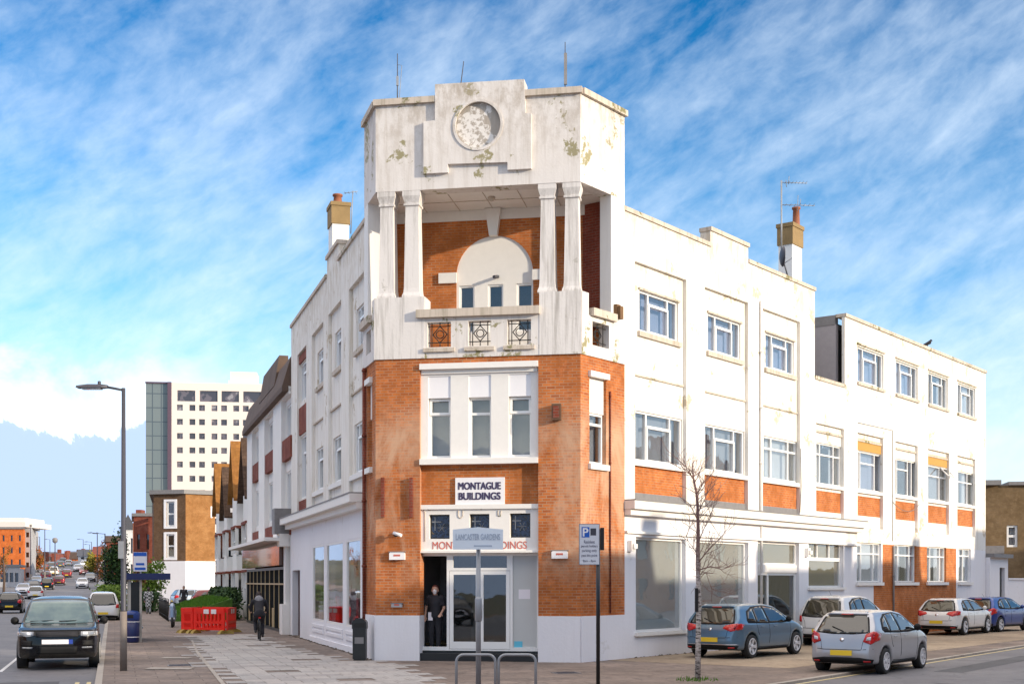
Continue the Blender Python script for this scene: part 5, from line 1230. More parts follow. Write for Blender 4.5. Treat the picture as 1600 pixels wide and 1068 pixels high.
# red brick and pale blocks behind it
block('brick_house', 'dark red brick end house left of the brown brick block', 209, 238, 806, 150, 14, 'brick_red', 2, 2, group=None, wfrac=(.3, .4), side='brick_orange', cat='house')
def pitched(name, lab, x0, x1, ye, yr, Y, depth, mat, roofmat, group=None, win=2, cat='house', gable=False):
    X0, X1 = fx(x0, Y), fx(x1, Y); gz = g(Y); ze, zr_ = fz(ye, Y), fz(yr, Y)
    o = empty(name, ((X0 + X1) / 2, Y, gz), lab, cat, group); W = X1 - X0; fr = Fr(X0, Y, 1, 0, 0, -1)
    hs = [(W * (k + .3) / win, W * (k + .7) / win, gz + (ze - gz) * z0_, gz + (ze - gz) * z1_) for k in range(win) for z0_, z1_ in ((.15, .42), (.6, .85))]
    mb = MB(); mb.grid(fr, (0, W), (gz - .5, ze), hs, -.4, 0); mb.slab([(X0, Y + .4), (X1, Y + .4), (X1 - .3 * depth, Y + depth), (X0 - .3 * depth, Y + depth)], gz - .5, ze - .01); part('wall', mb, M[mat], o)
    for h in hs: mb = MB(); mb.box(fr, h[0] + .01, h[1] - .01, -.3, -.2, h[2] + .01, h[3] - .01); part('window', mb, M['cglass'], o)
    mb = MB()
    if gable:
        xm = (X0 + X1) / 2; mb.raw([(X0 - .3, Y - .3, ze), (X1 + .3, Y - .3, ze), (xm, Y - .3, zr_), (X0 - .3 * depth - .3, Y + depth, ze), (X1 - .3 * depth + .3, Y + depth, ze), (xm - .3 * depth, Y + depth, zr_)], [(0, 1, 2), (5, 4, 3), (0, 2, 5, 3), (1, 4, 5, 2), (0, 3, 4, 1)], False)
    else:
        ym = Y + depth / 2; mb.raw([(X0 - .3, Y - .3, ze), (X1 + .3, Y - .3, ze), (X1 + .3 - .3 * depth, Y + depth, ze), (X0 - .3 - .3 * depth, Y + depth, ze), (X0 - .3 - .15 * depth, ym, zr_), (X1 + .3 - .15 * depth, ym, zr_)], [(0, 1, 5, 4), (3, 4, 5, 2), (0, 4, 3), (1, 2, 5), (0, 3, 2, 1)], False)
    part('roof', mb, M[roofmat], o)
    mb = MB(); mb.box(W0, X1 - 1.2, X1 - .4, Y + depth * .4, Y + depth * .55, ze, zr_ + .9); part('chimney', mb, M['brick_red'], o)
    return o
pitched('terraced_house', 'pale gabled house just left of the dark red brick end house', 192, 210, 826, 803, 178, 12, 'curtain', 'slate', gable=True)
pitched('terraced_house', 'dark roofed house beyond the tall dark hedge tree', 166, 196, 846, 834, 205, 14, 'brick_red', 'tile_brown')
pitched('terraced_house', 'low house with hipped slate roof on the rise, beyond the yellow-green tree', 122, 150, 868, 857, 330, 14, 'curtain', 'slate')
pitched('terraced_house', 'red roofed cottage between the hipped slate roof and the dark roofed house', 146, 170, 866, 852, 290, 14, 'brick_orange', 'brick_red')
pitched('terraced_house', 'pale house closing the far end of the street', 95, 122, 878, 866, 420, 14, 'curtain', 'slate', win=3)
pitched('terraced_house', 'pink-roofed houses at the far end left of the street', 70, 97, 874, 864, 400, 14, 'curtain', 'brick_red', win=3)
hs_ = [(196, 178, 862, 850, 235, 'brick_red', 'tile_brown'), (176, 160, 866, 855, 262, 'curtain', 'slate'), (126, 110, 873, 862, 380, 'brick_orange', 'tile_brown'), (40, 62, 876, 866, 330, 'brick_orange', 'tile_brown'), (20, 44, 868, 857, 270, 'curtain', 'slate'), (-6, 22, 872, 858, 300, 'brick_red', 'tile_brown'), (58, 76, 876, 868, 365, 'curtain', 'tile_brown'), (84, 100, 871, 863, 450, 'brick_red', 'slate'), (104, 124, 869, 860, 460, 'brick_red', 'slate'), (60, 86, 870, 861, 455, 'curtain', 'slate'), (120, 150, 866, 857, 465, 'brick_red', 'tile_brown')]
lb_ = ['red brick house partly hidden by the dark evergreen', 'pale slate-roofed house behind the yellow-green tree', 'orange brick house right of the road near the top', 'orange brick house with brown roof behind the autumn tree', 'pale house with slate roof behind the low grey shop', 'red brick house behind the orange flats', 'pale house with brown roof left of the road near the top', 'red brick house on the skyline straight up the road', 'red brick house on the skyline over the oncoming cars', 'pale house on the skyline left of the road', 'brown roofed house on the skyline right of the road']
for (a_, b_, c_, d_, e_, f_, h_), l_ in zip(hs_, lb_): pitched('terraced_house', l_, min(a_, b_), max(a_, b_), c_, d_, e_, 14, f_, h_, win=3)
# orange flats on the other side of the long street
o, fr, gz, zt_, W = block('apartment_block', 'bright orange brick flats with a white top floor across the long street', -14, 37, 826, 215, 25, 'brick_orange', 4, 4, wfrac=(.3, .5))
mb = MB(); mb.box(fr, -.3, W + .3, -12, .15, zt_ + .36, zt_ + 1.2); mb.box(fr, 1, W - .2, -10, -.8, zt_ + 1.2, zt_ + 1.9); part('top_floor', mb, M['tower_white'], o)
block('apartment_block', 'narrow pale grey stair block at the right end of the orange flats', 37.2, 48, 822, 217, 20, 'curtain_d', 5, 1, wfrac=(.5, .5))
block('low_shop', 'low grey shop below the orange flats', -10, 30, 885, 190, 10, 'curtain_d', 1, 5, wfrac=(.7, .5), cat='shop')
block('low_shop', 'low shop with pale front further up the left side of the street', 40, 62, 884, 250, 10, 'curtain', 1, 4, wfrac=(.7, .5), cat='shop')
# right-hand end: old brick building, white outhouse, boundary wall
YR = RR.P(AE + 9, -.5, 0)[1]
OF = Fr(*RR.P(AE + 11, -2.5, 0)[:2], .94, -.34, -.34, -.94)
o = empty('brick_building', RR.P(AE + 12, -4, 0), 'old yellow-brown brick building with flat roof beyond the white wing', 'building')
OF = Fr(fx(1500, YR + 6), YR + 6, .985, -.17, -.17, -.985)
ow = (OF.U(1573), OF.U(1590)); oz = (OF.Z(1573, 854), OF.Z(1573, 820)); ot = OF.Z(1560, 758)
mb = MB(); mb.grid(OF, (0, OF.U(1760)), (0, ot), [(ow[0], ow[1], *oz)], -.4, 0); mb.box(OF, 0, OF.U(1760), -9, -.401, 0, ot - .2); part('wall', mb, brick('yellow_brown_brick', (.24, .155, .075), (.19, .12, .06), (.17, .13, .09)), o)
window(o, OF, ow[0], ow[1], oz[0], oz[1], -.08, [(1, [.5])], 'curtain', fw=.12)
mb = MB(); mb.box(OF, -.1, OF.U(1562), -3, .5, ot + .003, ot + .28); mb.box(OF, OF.U(1575), OF.U(1760), -3, .2, ot + .004, ot + .2); mb.box(OF, OF.U(1540), OF.U(1569), .0, .04, OF.Z(1560, 864), OF.Z(1560, 852)); part('roof_edge', mb, M['lead'], o)
WF = Fr(*RR.P(AE + .3, .2, 0)[:2], .606, .7955, .7955, -.606)
o = empty('outhouse', RR.P(AE + 2, -2, 0), 'low white lean-to with a dark door beside the end of the white wing', 'outhouse')
EU = RR.U(1575, .15); hE = RR.Z(1545, 870, .15)
mb = MB(); mb.grid(RR, (AE + .02, EU), (0, hE), [(RR.U(1562, .15), RR.U(1570, .15), .02, RR.Z(1562, 886, .15))], -3, .15); part('wall', mb, M['plinth'], o)
mb = MB(); mb.box(RR, RR.U(1562, .15), RR.U(1570, .15), -.1, .0, .02, RR.Z(1562, 886, .15)); part('door', mb, M['black'], o)
mb = MB(); mb.box(RR, AE + .02, EU + .2, -3.1, .35, hE, hE + .18); part('roof', mb, M['lead'], o)
mb = MB(); hw = RR.Z(1590, 905, .1); mb.box(RR, EU + .21, EU + 40, -.15, .1, 0, hw); mb.box(RR, EU + .21, EU + 40, -.2, .15, hw, hw + .08)
o = solo('boundary_wall', mb, M['plinth'], 'white painted garden wall behind the blue hatchback', 'wall', loc=RR.P(EU + 6, 0, 0))

# ------------------------------------------------------------------ terrace across the side street (outside the picture; it throws the low shade)
def shade_house(u, w, he, hr, lab, fr=RR, OPP=27.0, group='houses across the side street', mt='brick_ochre'):
    o = empty('opposite_house', fr.P(u + w / 2, OPP, 0), lab, 'house', group)
    mb = MB(); hs = [(u + w * a, u + w * a + 1.1, z0_, z0_ + 1.4) for a in (.15, .6) for z0_ in (.9, 3.6)]
    mb.grid(fr, (u, u + w), (0, he), hs, OPP, OPP + .3); mb.box(fr, u, u + w, OPP + .3, OPP + 8, 0, he - .01); part('wall', mb, M[mt], o)
    mb = MB(); ramp_prism(mb, fr, [(OPP - .3, he), (OPP + 4, hr), (OPP + 8.3, he)], u, u + w); part('roof', mb, M['tile_brown'], o)
    for h in hs: mb = MB(); mb.box(fr, h[0], h[1], OPP + .1, OPP + .2, h[2], h[3]); part('window', mb, M['cglass'], o)
    mb = MB(); mb.box(fr, u + w - .9, u + w - .1, OPP + 3.5, OPP + 4.6, hr - 1, hr + .9); part('chimney', mb, M['brick_red'], o)
k = 0; u = -34.0
while u < 60:
    w = 7.0; hr = 9.7 + (k % 3) * .35 if u < 34 else 12.0 + (k % 2) * .8
    shade_house(u, w - .05, hr - 3.0, hr, 'brick house of the row standing across the side street from the corner block'); u += w; k += 1
for k in range(12): shade_house(-16 + 9 * k, 8.4, 5.6 + (k % 3) * .5, 8.6 + (k % 2) * .8, ['ochre brick house of the row opposite the long street shops', 'white rendered house of the row opposite the long street shops', 'orange brick house of the row opposite the long street shops'][k % 3], LL, 27.5, 'houses opposite the long street shops', ['brick_ochre', 'white_clean', 'brick_orange'][k % 3])
# cables on the wing
mb = MB()
def cable(pts): mb.tube([RR.P(RR.U(x, RV), RV + .02, RR.Z(x, y, RV)) for x, y in pts], .012, 4)
cable([(1394, 783), (1400, 790), (1410, 797), (1420, 799), (1430, 795), (1436, 787)]); cable([(1250, 700), (1251, 760), (1249, 800)]); cable([(1340, 660), (1394, 672), (1394, 845)])
part('cable', mb, M['lead'], an)
# ------------------------------------------------------------------ implicit shapes: cars and people
def sd_poly(px, py, poly):
    """signed distance to a closed 2D polygon, negative inside"""
    d = np.full(px.shape, 1e9); s = np.zeros(px.shape, bool); n = len(poly)
    for i in range(n):
        ax, ay = poly[i]; bx, by = poly[i - 1]; ex, ey = bx - ax, by - ay; wx, wy = px - ax, py - ay
        t = np.clip((wx * ex + wy * ey) / (ex * ex + ey * ey + 1e-12), 0, 1)
        d = np.minimum(d, (wx - ex * t) ** 2 + (wy - ey * t) ** 2)
        c = ((ay > py) != (by > py)) & (px < (bx - ax) * (py - ay) / (by - ay + 1e-12) + ax); s ^= c
    return np.where(s, -1, 1) * np.sqrt(d)
def smax(a, b, k):
    h = np.clip(.5 + .5 * (a - b) / k, 0, 1); return b * (1 - h) + a * h + k * h * (1 - h)
def smin(a, b, k): return -smax(-a, -b, k)
def surface_nets(vals, org, h):
    nx, ny, nz = vals.shape; ins = vals < 0
    c = [ins[i:nx - 1 + i, j:ny - 1 + j, k:nz - 1 + k] for i in (0, 1) for j in (0, 1) for k in (0, 1)]
    tot = sum(x.astype(int) for x in c); act = (tot > 0) & (tot < 8); idx = -np.ones(act.shape, int); A = np.argwhere(act); idx[act] = np.arange(len(A))
    acc = np.zeros((len(A), 3)); cnt = np.zeros(len(A)); corners = [(i, j, k) for i in (0, 1) for j in (0, 1) for k in (0, 1)]
    for a in corners:
        for ax in range(3):
            if a[ax] == 1: continue
            b = list(a); b[ax] = 1; va = vals[A[:, 0] + a[0], A[:, 1] + a[1], A[:, 2] + a[2]]; vb = vals[A[:, 0] + b[0], A[:, 1] + b[1], A[:, 2] + b[2]]
            m = (va < 0) != (vb < 0); t = np.where(m, va / (va - vb + 1e-12), 0); p = np.array(a, float)[None] + 0; p = np.repeat(p, len(A), 0); p[:, ax] += t
            acc[m] += p[m]; cnt[m] += 1
    V = org + (A + acc / np.maximum(cnt, 1)[:, None]) * h; F = []
    for ax in range(3):
        o1, o2 = [(1, 2), (2, 0), (0, 1)][ax]
        sl0 = [slice(0, n) for n in vals.shape]; sl1 = list(sl0); sl0[ax] = slice(0, vals.shape[ax] - 1); sl1[ax] = slice(1, None)
        E = np.argwhere(ins[tuple(sl0)] != ins[tuple(sl1)])
        E = E[(E[:, o1] > 0) & (E[:, o2] > 0) & (E[:, o1] < vals.shape[o1] - 1) & (E[:, o2] < vals.shape[o2] - 1)]
        def cell(d1, d2): q = E.copy(); q[:, o1] -= d1; q[:, o2] -= d2; return idx[q[:, 0], q[:, 1], q[:, 2]]
        Q = np.stack([cell(1, 1), cell(0, 1), cell(0, 0), cell(1, 0)], 1); fl = ins[E[:, 0], E[:, 1], E[:, 2]]
        Q = np.where(fl[:, None], Q, Q[:, ::-1]); F += [tuple(q) for q in Q.tolist() if min(q) >= 0]
    return V, F
def sdf_mesh(sdf, lo, hi, h, newton=2):
    n = [int((hi[i] - lo[i]) / h) + 2 for i in range(3)]; ax = [lo[i] + h * np.arange(n[i]) for i in range(3)]
    G = np.stack(np.meshgrid(*ax, indexing='ij'), -1); vals = sdf(G)
    V, F = surface_nets(vals, np.array(lo), h)
    for _ in range(newton):
        e = 1e-3; d = sdf(V); gr = np.stack([sdf(V + np.eye(3)[i] * e) - d for i in range(3)], -1) / e
        gn = np.maximum((gr ** 2).sum(-1), .3); V = V - np.clip(d / gn, -h * .6, h * .6)[:, None] * gr
    return V, F
class CarShape:
    def __init__(s, side, plan, front, wheels, R_, k=.07):
        s.side, s.plan, s.front, s.wheels, s.R, s.k = side, plan + [(x, -y) for x, y in plan[::-1]], front + [(-y, z) for y, z in front[::-1]], wheels, R_, k
        s.L = max(p[0] for p in side); s.H = max(p[1] for p in side); s.W = max(p[1] for p in plan)
    def solid(s, P):
        x, y, z = P[..., 0], P[..., 1], P[..., 2]
        if P.ndim == 4:
            a = sd_poly(x[:, 0, :], z[:, 0, :], s.side)[:, None, :]; b = sd_poly(x[:, :, 0], y[:, :, 0], s.plan)[:, :, None]; c = sd_poly(y[0], z[0], s.front)[None]
            a = np.broadcast_to(a, x.shape); b = np.broadcast_to(b, x.shape); c = np.broadcast_to(c, x.shape)
        else: a, b, c = sd_poly(x, z, s.side), sd_poly(x, y, s.plan), sd_poly(y, z, s.front)
        return smax(smax(a, c, s.k), b, s.k * 1.2)
    def __call__(s, P):
        d = s.solid(P); x, y, z = P[..., 0], P[..., 1], P[..., 2]
        for wx in s.wheels:
            arch = np.maximum(np.sqrt((x - wx) ** 2 + (z - s.R) ** 2) - (s.R + .065), (s.W - .30) - np.abs(y))
            d = smax(d, -arch, .025)
        return d
    def snap(s, P, ax, sgn, deep=True):
        P = P.copy(); last = np.full(len(P), .02); start = (s.L + .3 if sgn > 0 else -.3) if ax == 0 else (sgn * (s.W + .3) if ax == 1 else s.H + .3)
        lim = s.L * .75 if ax == 0 else s.W * .9; t = np.zeros(len(P)); P[:, ax] = start; done = np.zeros(len(P), bool); step = .02
        for _ in range(int(lim / step)):
            d = s.solid(P); done |= d < 0; m_ = np.maximum(step, d * .75); P[~done, ax] -= sgn * m_[~done]; last[~done] = m_[~done]
            if done.all(): break
        if ax < 2:      # points that slide past a rounded corner are drawn in to its edge
            for _k in range(14):
                med = np.median(P[:, ax]); bad = np.abs(P[:, ax] - med) > (.45 if ax == 0 else .22)
                if deep or not bad.any() or _k == 13: break
                o_ = 1 - ax; c_ = 0.0 if ax == 0 else s.L / 2; P[bad, o_] = c_ + (P[bad, o_] - c_) * .97; P[bad, ax] = start; done = ~bad
                for _ in range(int(lim / step)):
                    d = s.solid(P); done |= d < 0; m_ = np.maximum(step, d * .75); P[~done, ax] -= sgn * m_[~done]; last[~done] = m_[~done]
                    if done.all(): break
        lo = P[:, ax].copy(); hi = lo + sgn * last
        for _ in range(13):
            m = (lo + hi) / 2; Q = P.copy(); Q[:, ax] = m; i = s.solid(Q) < 0; lo = np.where(i, m, lo); hi = np.where(i, hi, m)
        P[:, ax] = lo; return P
    def patch(s, outline, ax, sgn, off=.006, thick=.014, res=.07):
        """a clean-edged panel lying on the body, outline in the projected plane"""
        pts = []; n = len(outline)
        for i in range(n):
            a, b = Vector(outline[i]), Vector(outline[(i + 1) % n]); m = max(1, int((b - a).length / res))
            pts += [a.lerp(b, k / m) for k in range(m)]
        E = [(i, (i + 1) % len(pts)) for i in range(len(pts))]; x0, x1 = min(p.x for p in pts), max(p.x for p in pts); y0, y1 = min(p.y for p in pts), max(p.y for p in pts)
        ins = [Vector((x, y)) for x in np.arange(x0 + res / 2, x1, res) for y in np.arange(y0 + res / 2, y1, res) if inside(x, y, outline) and min((Vector((x, y)) - p).length for p in pts) > res * .45]
        vs, es, fs, *_ = delaunay_2d_cdt(pts + ins, E, [], 0, 1e-6)
        fs = [f for f in fs if inside(sum(vs[i].x for i in f) / len(f), sum(vs[i].y for i in f) / len(f), outline)]
        Q = np.array([(v.x, v.y) for v in vs]); P = np.zeros((len(Q), 3))
        if ax == 0: P[:, 1] = Q[:, 0]; P[:, 2] = Q[:, 1]
        elif ax == 1: P[:, 0] = Q[:, 0]; P[:, 2] = Q[:, 1]
        else: P[:, 0] = Q[:, 0]; P[:, 1] = Q[:, 1]
        P = s.snap(P, ax, sgn, deep=min(p[1] for p in outline) > .93 or len(outline) > 12); e = 2e-3; d = s.solid(P); nr = np.stack([s.solid(P + np.eye(3)[i] * e) - d for i in range(3)], -1) / e; nr /= np.linalg.norm(nr, axis=1, keepdims=True) + 1e-9
        T = P + nr * off; Bt = P + nr * (off - thick); m = len(P); F = [tuple(f) for f in fs] + [tuple(m + i for i in f[::-1]) for f in fs]
        cnt = {}
        for f in fs:
            for i in range(len(f)): a, b = f[i], f[(i + 1) % len(f)]; cnt[(a, b)] = 1
        F2 = [(a, b, m + b, m + a) for (a, b) in cnt if (b, a) not in cnt]
        mb = MB(); mb.raw(np.vstack([T, Bt]), F, True); mb.raw([], [], True); base = 0
        mb.f += F2; mb.sm += [False] * len(F2); return mb
    def strip(s, line, w, ax, sgn, off=.004):
        """thin seam along a polyline"""
        out = []; n = len(line)
        for sd in (1, -1):
            seq = []
            for i in range(n):
                a = Vector(line[max(0, i - 1)]); b = Vector(line[min(n - 1, i + 1)]); t = (b - a).normalized(); nn = Vector((-t.y, t.x)); seq.append(tuple(Vector(line[i]) + nn * w / 2 * sd))
            out += seq if sd == 1 else seq[::-1]
        return s.patch(out, ax, sgn, off, .01, .12)
def wheel(name, root, x, y, R_, w, sgn, spokes=7):
    mb = MB(); mb.lathe((x, y, R_), [(R_ * .66, -w / 2), (R_ * .94, -w / 2), (R_, -w / 2 + .03), (R_, w / 2 - .03), (R_ * .94, w / 2), (R_ * .70, w / 2), (R_ * .66, w / 2 - .02)] if sgn > 0 else [(R_ * .66, w / 2), (R_ * .94, w / 2), (R_, w / 2 - .03), (R_, -w / 2 + .03), (R_ * .94, -w / 2), (R_ * .70, -w / 2), (R_ * .66, -w / 2 + .02)], 28, 'y', caps=False)
    t = part('wheel', mb, M['tyre'], root, world=False)
    yo = y + sgn * (w / 2 + .002); mb = MB(); mb.lathe((x, y, R_), [(R_ * .68, sgn * (w / 2 - .07)), (R_ * .70, sgn * (w / 2 + .004)), (R_ * .63, sgn * (w / 2 + .004)), (R_ * .61, sgn * (w / 2 - .03)), (R_ * .2, sgn * (w / 2 - .05)), (.02, sgn * (w / 2 - .05))], 28, 'y')
    rim_back = part('rim', mb, M['rimdark'], t, world=False)
    mb = MB()
    for k in range(spokes):
        a = 2 * pi * k / spokes
        for sa in (-.14, .0, .14):
            ca, sn = cos(a + sa), sin(a + sa); wd = .024; q = []
            for r, yy in ((R_ * .13, yo - sgn * .02), (R_ * .67, yo)):
                for e in (-1, 1): q.append((x + r * ca - e * wd * sn, yy, R_ + r * sn + e * wd * ca)); q.append((x + r * ca - e * wd * sn, yy - sgn * .03, R_ + r * sn + e * wd * ca))
            mb.raw(q, [(0, 2, 6, 4), (1, 5, 7, 3), (0, 4, 5, 1), (2, 3, 7, 6)], False)
    mb.lathe((x, yo - sgn * .03, R_), [(R_ * .2, -.02), (R_ * .2, .02), (.01, .024)] if sgn > 0 else [(R_ * .2, .02), (R_ * .2, -.02), (.01, -.024)], 14, 'y')
    mb.lathe((x, yo, R_), [(R_ * .70, -sgn * .01), (R_ * .70, sgn * .004), (R_ * .62, sgn * .004), (R_ * .62, -sgn * .01)], 28, 'y', caps=False)
    part('spokes', mb, M['alloy'], t, world=False)
M['rimdark'] = plain('rim_shadow', (.13, .13, .14), .5)  # plain dark grey for the rim behind the spokes
M['headlamp_dark'] = dark_glass('headlamp_dark', (.20, .21, .23), .08, .9)

def hatch_shape(L=4.0, W_=.855, H=1.49, nose=.92, belt=.93, R_=.31, wheels=None, ws=.30, tail=.0):
    """side profile from the rear bumper over the roof to the nose, x=0 rear"""
    k = L / 4.0; h = H / 1.49
    side = [(.12, .25), (.03, .32), (0, .48), (.02, .62), (.07, .80), (.12 + tail, .97), (.40 + tail, 1.34 * h), (.52 + tail, 1.425 * h), (.9, 1.465 * h), (1.5 * k, 1.49 * h), (2.0 * k, 1.465 * h), (2.30 * k, 1.40 * h), (2.62 * k, 1.22 * h), (3.02 * k, .985 * h + .02), (3.35 * k, .91), (3.65 * k, .81), (3.88 * k, .66), (3.98 * k, .50), (4.0 * k, .36), (3.95 * k, .25), (3.85 * k, .21), (3.0 * k, .20), (1.0 * k, .20)]
    plan = [(-.0, .0), (.0, .50), (.04, .64), (.14, .76), (.40, W_ * .955), (.9, W_ * .995), (1.6 * k, W_), (2.9 * k, W_), (3.4 * k, W_ * .975), (3.7 * k, W_ * .90), (3.88 * k, W_ * .76), (3.97 * k, W_ * .55), (4.0 * k, W_ * .3), (4.0 * k, 0)]
    front = [(0, .20), (W_ * .92, .20), (W_ * .98, .32), (W_ * 1.0, .62), (W_ * .985, .80), (W_ * .95, belt), (W_ * .72, 1.33 * h), (W_ * .64, 1.42 * h), (W_ * .5, 1.475 * h), (W_ * .2, 1.50 * h), (0, 1.505 * h)]
    return CarShape(side, plan, front, wheels or (.72 * k, 3.23 * k), R_)
def hatchback(name, paintm, label, cat='car', L=4.0, W_=.855, H=1.49, R_=.31, wheels=None, lights='hatch', tail=0, group=None, plate='yellow', spokes=7, res=.042, detail=True, lowtrim=None):
    S = hatch_shape(L, W_, H, R_=R_, wheels=wheels, tail=tail); k = L / 4.0; h = H / 1.49
    o = empty(name, (0, 0, 0), label, cat, group)
    V, F = sdf_mesh(S, (-.15, -W_ - .12, .08), (L + .15, W_ + .12, H + .14), res)
    part('body', MB().raw(V, F), paintm, o, world=False, recalc=False)
    P = lambda nm, outline, ax, sg, mat, off=.006, th=.014, par=None, r=.07: part(nm, S.patch(outline, ax, sg, off, th, r), M[mat] if isinstance(mat, str) else mat, par or o, world=False)
    zt = 1.36 * h
    P('rear_window_surround', [(-W_ * .77, .965), (-W_ * .66, 1.26 * h), (-W_ * .585, 1.385 * h), (W_ * .585, 1.385 * h), (W_ * .66, 1.26 * h), (W_ * .77, .965), (W_ * .3, .925), (-W_ * .3, .925)], 0, -1, 'plastic', .003)
    P('rear_window', [(-W_ * .72, .985), (-W_ * .62, 1.24 * h), (-W_ * .545, zt), (W_ * .545, zt), (W_ * .62, 1.24 * h), (W_ * .72, .985), (W_ * .3, .95), (-W_ * .3, .95)], 0, -1, 'cglass_r', .009)
    P('windscreen', [(-W_ * .80, 1.0 * h), (-W_ * .60, 1.36 * h), (W_ * .60, 1.36 * h), (W_ * .80, 1.0 * h)], 0, 1, 'cglass')
    for sg in (1, -1):
        if detail: P('window_trim', [(.60 + tail, 1.03), (.78 + tail, 1.27 * h), (1.1 * k, 1.385 * h), (1.75 * k, 1.415 * h), (2.25 * k, 1.345 * h), (2.60 * k, 1.17 * h), (2.92 * k, .955), (1.6 * k, .935), (.7, .965)], 1, sg, 'plastic', .004, .014)
        P('side_window', [(1.10 * k, .985), (1.14 * k, 1.35 * h), (1.62 * k, 1.385 * h), (1.66 * k, .965)], 1, sg, 'cglass', .009)
        P('side_window', [(1.74 * k, .965), (1.71 * k, 1.385 * h), (2.22 * k, 1.315 * h), (2.55 * k, 1.15 * h), (2.80 * k, .975)], 1, sg, 'cglass', .009)
        P('side_window', [(.70 + tail * .6, 1.06), (.86 + tail * .6, 1.24 * h), (1.07 * k, 1.33 * h), (1.03 * k, 1.0)], 1, sg, 'cglass', .009)
        # lamps wrap round the corner
        if lights == 'hatch':
            P('tail_light', [(sg * W_ * .60, .76), (sg * W_ * .66, .93), (sg * W_ * .85, 1.0), (sg * W_ * .955, .94), (sg * W_ * .965, .80), (sg * W_ * .80, .70)], 0, -1, 'redlamp', .012)
            P('tail_light', [(.03, .73), (.06, .98), (.22, 1.0), (.36, .93), (.22, .80)], 1, sg, 'redlamp', .010, r=.03)
        elif lights == 'wide':
            P('tail_light', [(sg * W_ * .42, .83), (sg * W_ * .50, .91), (sg * W_ * .85, .965), (sg * W_ * .96, .90), (sg * W_ * .955, .80), (sg * W_ * .70, .745)], 0, -1, 'redlamp', .012)
            P('tail_light', [(.03, .78), (.06, .93), (.30, .96), (.46, .93), (.28, .80)], 1, sg, 'redlamp', .010, r=.03)
        else:
            P('tail_light', [(sg * W_ * .72, .78), (sg * W_ * .74, .98), (sg * W_ * .93, 1.0), (sg * W_ * .955, .80)], 0, -1, 'redlamp', .012)
        P('headlight', [(L - .32, .66), (L - .62, .80), (L - .42, .80), (L - .16, .70), (L - .1, .60)], 1, sg, 'headlamp', .008, r=.03)
        P('headlight', [(sg * W_ * .58, .60), (sg * W_ * .62, .72), (sg * W_ * .90, .79), (sg * W_ * .93, .66)], 0, 1, 'headlamp', .010)
        if detail:
            for ln in ([(1.69 * k, .93), (1.70 * k, .6), (1.66 * k, .28)], [(2.84 * k, .94), (2.86 * k, .7), (2.74 * k, .30)], [(1.04 * k, .95), (1.10 * k, .70), (1.16 * k, .62)], [(1.14 * k, .31), (1.7 * k, .30), (2.7 * k, .30)]):
                P('door_seam', [], 1, sg, 'plastic') if False else part('door_seam', S.strip(ln, .012, 1, sg), M['plastic'], o, world=False)
            for hx in (1.22 * k, 1.92 * k):
                mb = MB(); yv = S.snap(np.array([[hx + .08, 0, .86]]), 1, sg)[0, 1]; mb.tube([(hx, yv + sg * .005, .855), (hx + .04, yv + sg * .03, .86), (hx + .15, yv + sg * .03, .865), (hx + .19, yv + sg * .005, .865)], .013, 6); part('door_handle', mb, paintm, o, world=False)
        yv = S.snap(np.array([[2.62 * k, 0, 1.0]]), 1, sg)[0, 1]
        mb = MB(); mb.lathe((2.60 * k, yv + sg * .13, 1.04), [(.02, -.07), (.075, -.05), (.088, .0), (.07, .06), (.02, .08)], 12, 'x'); m_ = part('mirror', mb, M['plastic'] if 'silver' in label or 'slate' in label else paintm, o, world=False)
        mb = MB(); mb.box(W0, 2.58 * k, 2.66 * k, min(yv, yv + sg * .1), max(yv, yv + sg * .1), .975, 1.01); part('mirror_arm', mb, M['plastic'], m_, world=False)
        P('sill', [(1.12 * k, .22), (2.72 * k, .22), (2.72 * k, .285), (1.12 * k, .29)], 1, sg, 'plastic', .008)
    P('lower_bumper', [(-W_ * .84, .24), (-W_ * .87, .36), (-W_ * .5, .40), (W_ * .5, .40), (W_ * .87, .36), (W_ * .84, .24)], 0, -1, 'plastic', .012)
    P('grille', [(-W_ * .50, .30), (-W_ * .56, .48), (W_ * .56, .48), (W_ * .50, .30)], 0, 1, 'plastic', .010)
    P('grille', [(-W_ * .36, .60), (-W_ * .42, .70), (W_ * .42, .70), (W_ * .36, .60)], 0, 1, 'plastic', .010)
    if detail:
        part('boot_seam', S.strip([(-W_ * .86, .60), (-W_ * .5, .575), (W_ * .5, .575), (W_ * .86, .60)], .014, 0, -1), M['plastic'], o, world=False)
        for sg in (1, -1): part('boot_seam', S.strip([(sg * W_ * .56, .58), (sg * W_ * .60, .78), (sg * W_ * .72, .97)], .010, 0, -1), M['plastic'], o, world=False)
        if lights == 'hatch':
            for sg in (1, -1): P('reverse_lamp', [(sg * W_ * .68, .79), (sg * W_ * .70, .86), (sg * W_ * .80, .88), (sg * W_ * .80, .80)], 0, -1, 'headlamp', .02, r=.04)
        else: P('bumper_strip', [(-W_ * .88, .385), (-W_ * .88, .40), (W_ * .88, .40), (W_ * .88, .385)], 0, -1, 'chrome', .02)
        for sg in (1, -1): P('reflector', [(sg * W_ * .62, .30), (sg * W_ * .62, .33), (sg * W_ * .80, .33), (sg * W_ * .80, .30)], 0, -1, 'redlamp', .02, r=.05)
        P('brake_lamp', [(-.14, 1.345 * h), (-.14, 1.36 * h), (.14, 1.36 * h), (.14, 1.345 * h)], 0, -1, 'redlamp', .045)
        mb = MB(); mb.tube([(.95 + tail, 0, 1.45 * h), (.75 + tail, 0, 1.60 * h)], .005, 4); part('aerial', mb, M['plastic'], o, world=False)
        P('badge', [(.05 * cos(a), .80 + .045 * sin(a)) for a in np.arange(0, 6.2, .7)], 0, -1, 'chrome', .012)
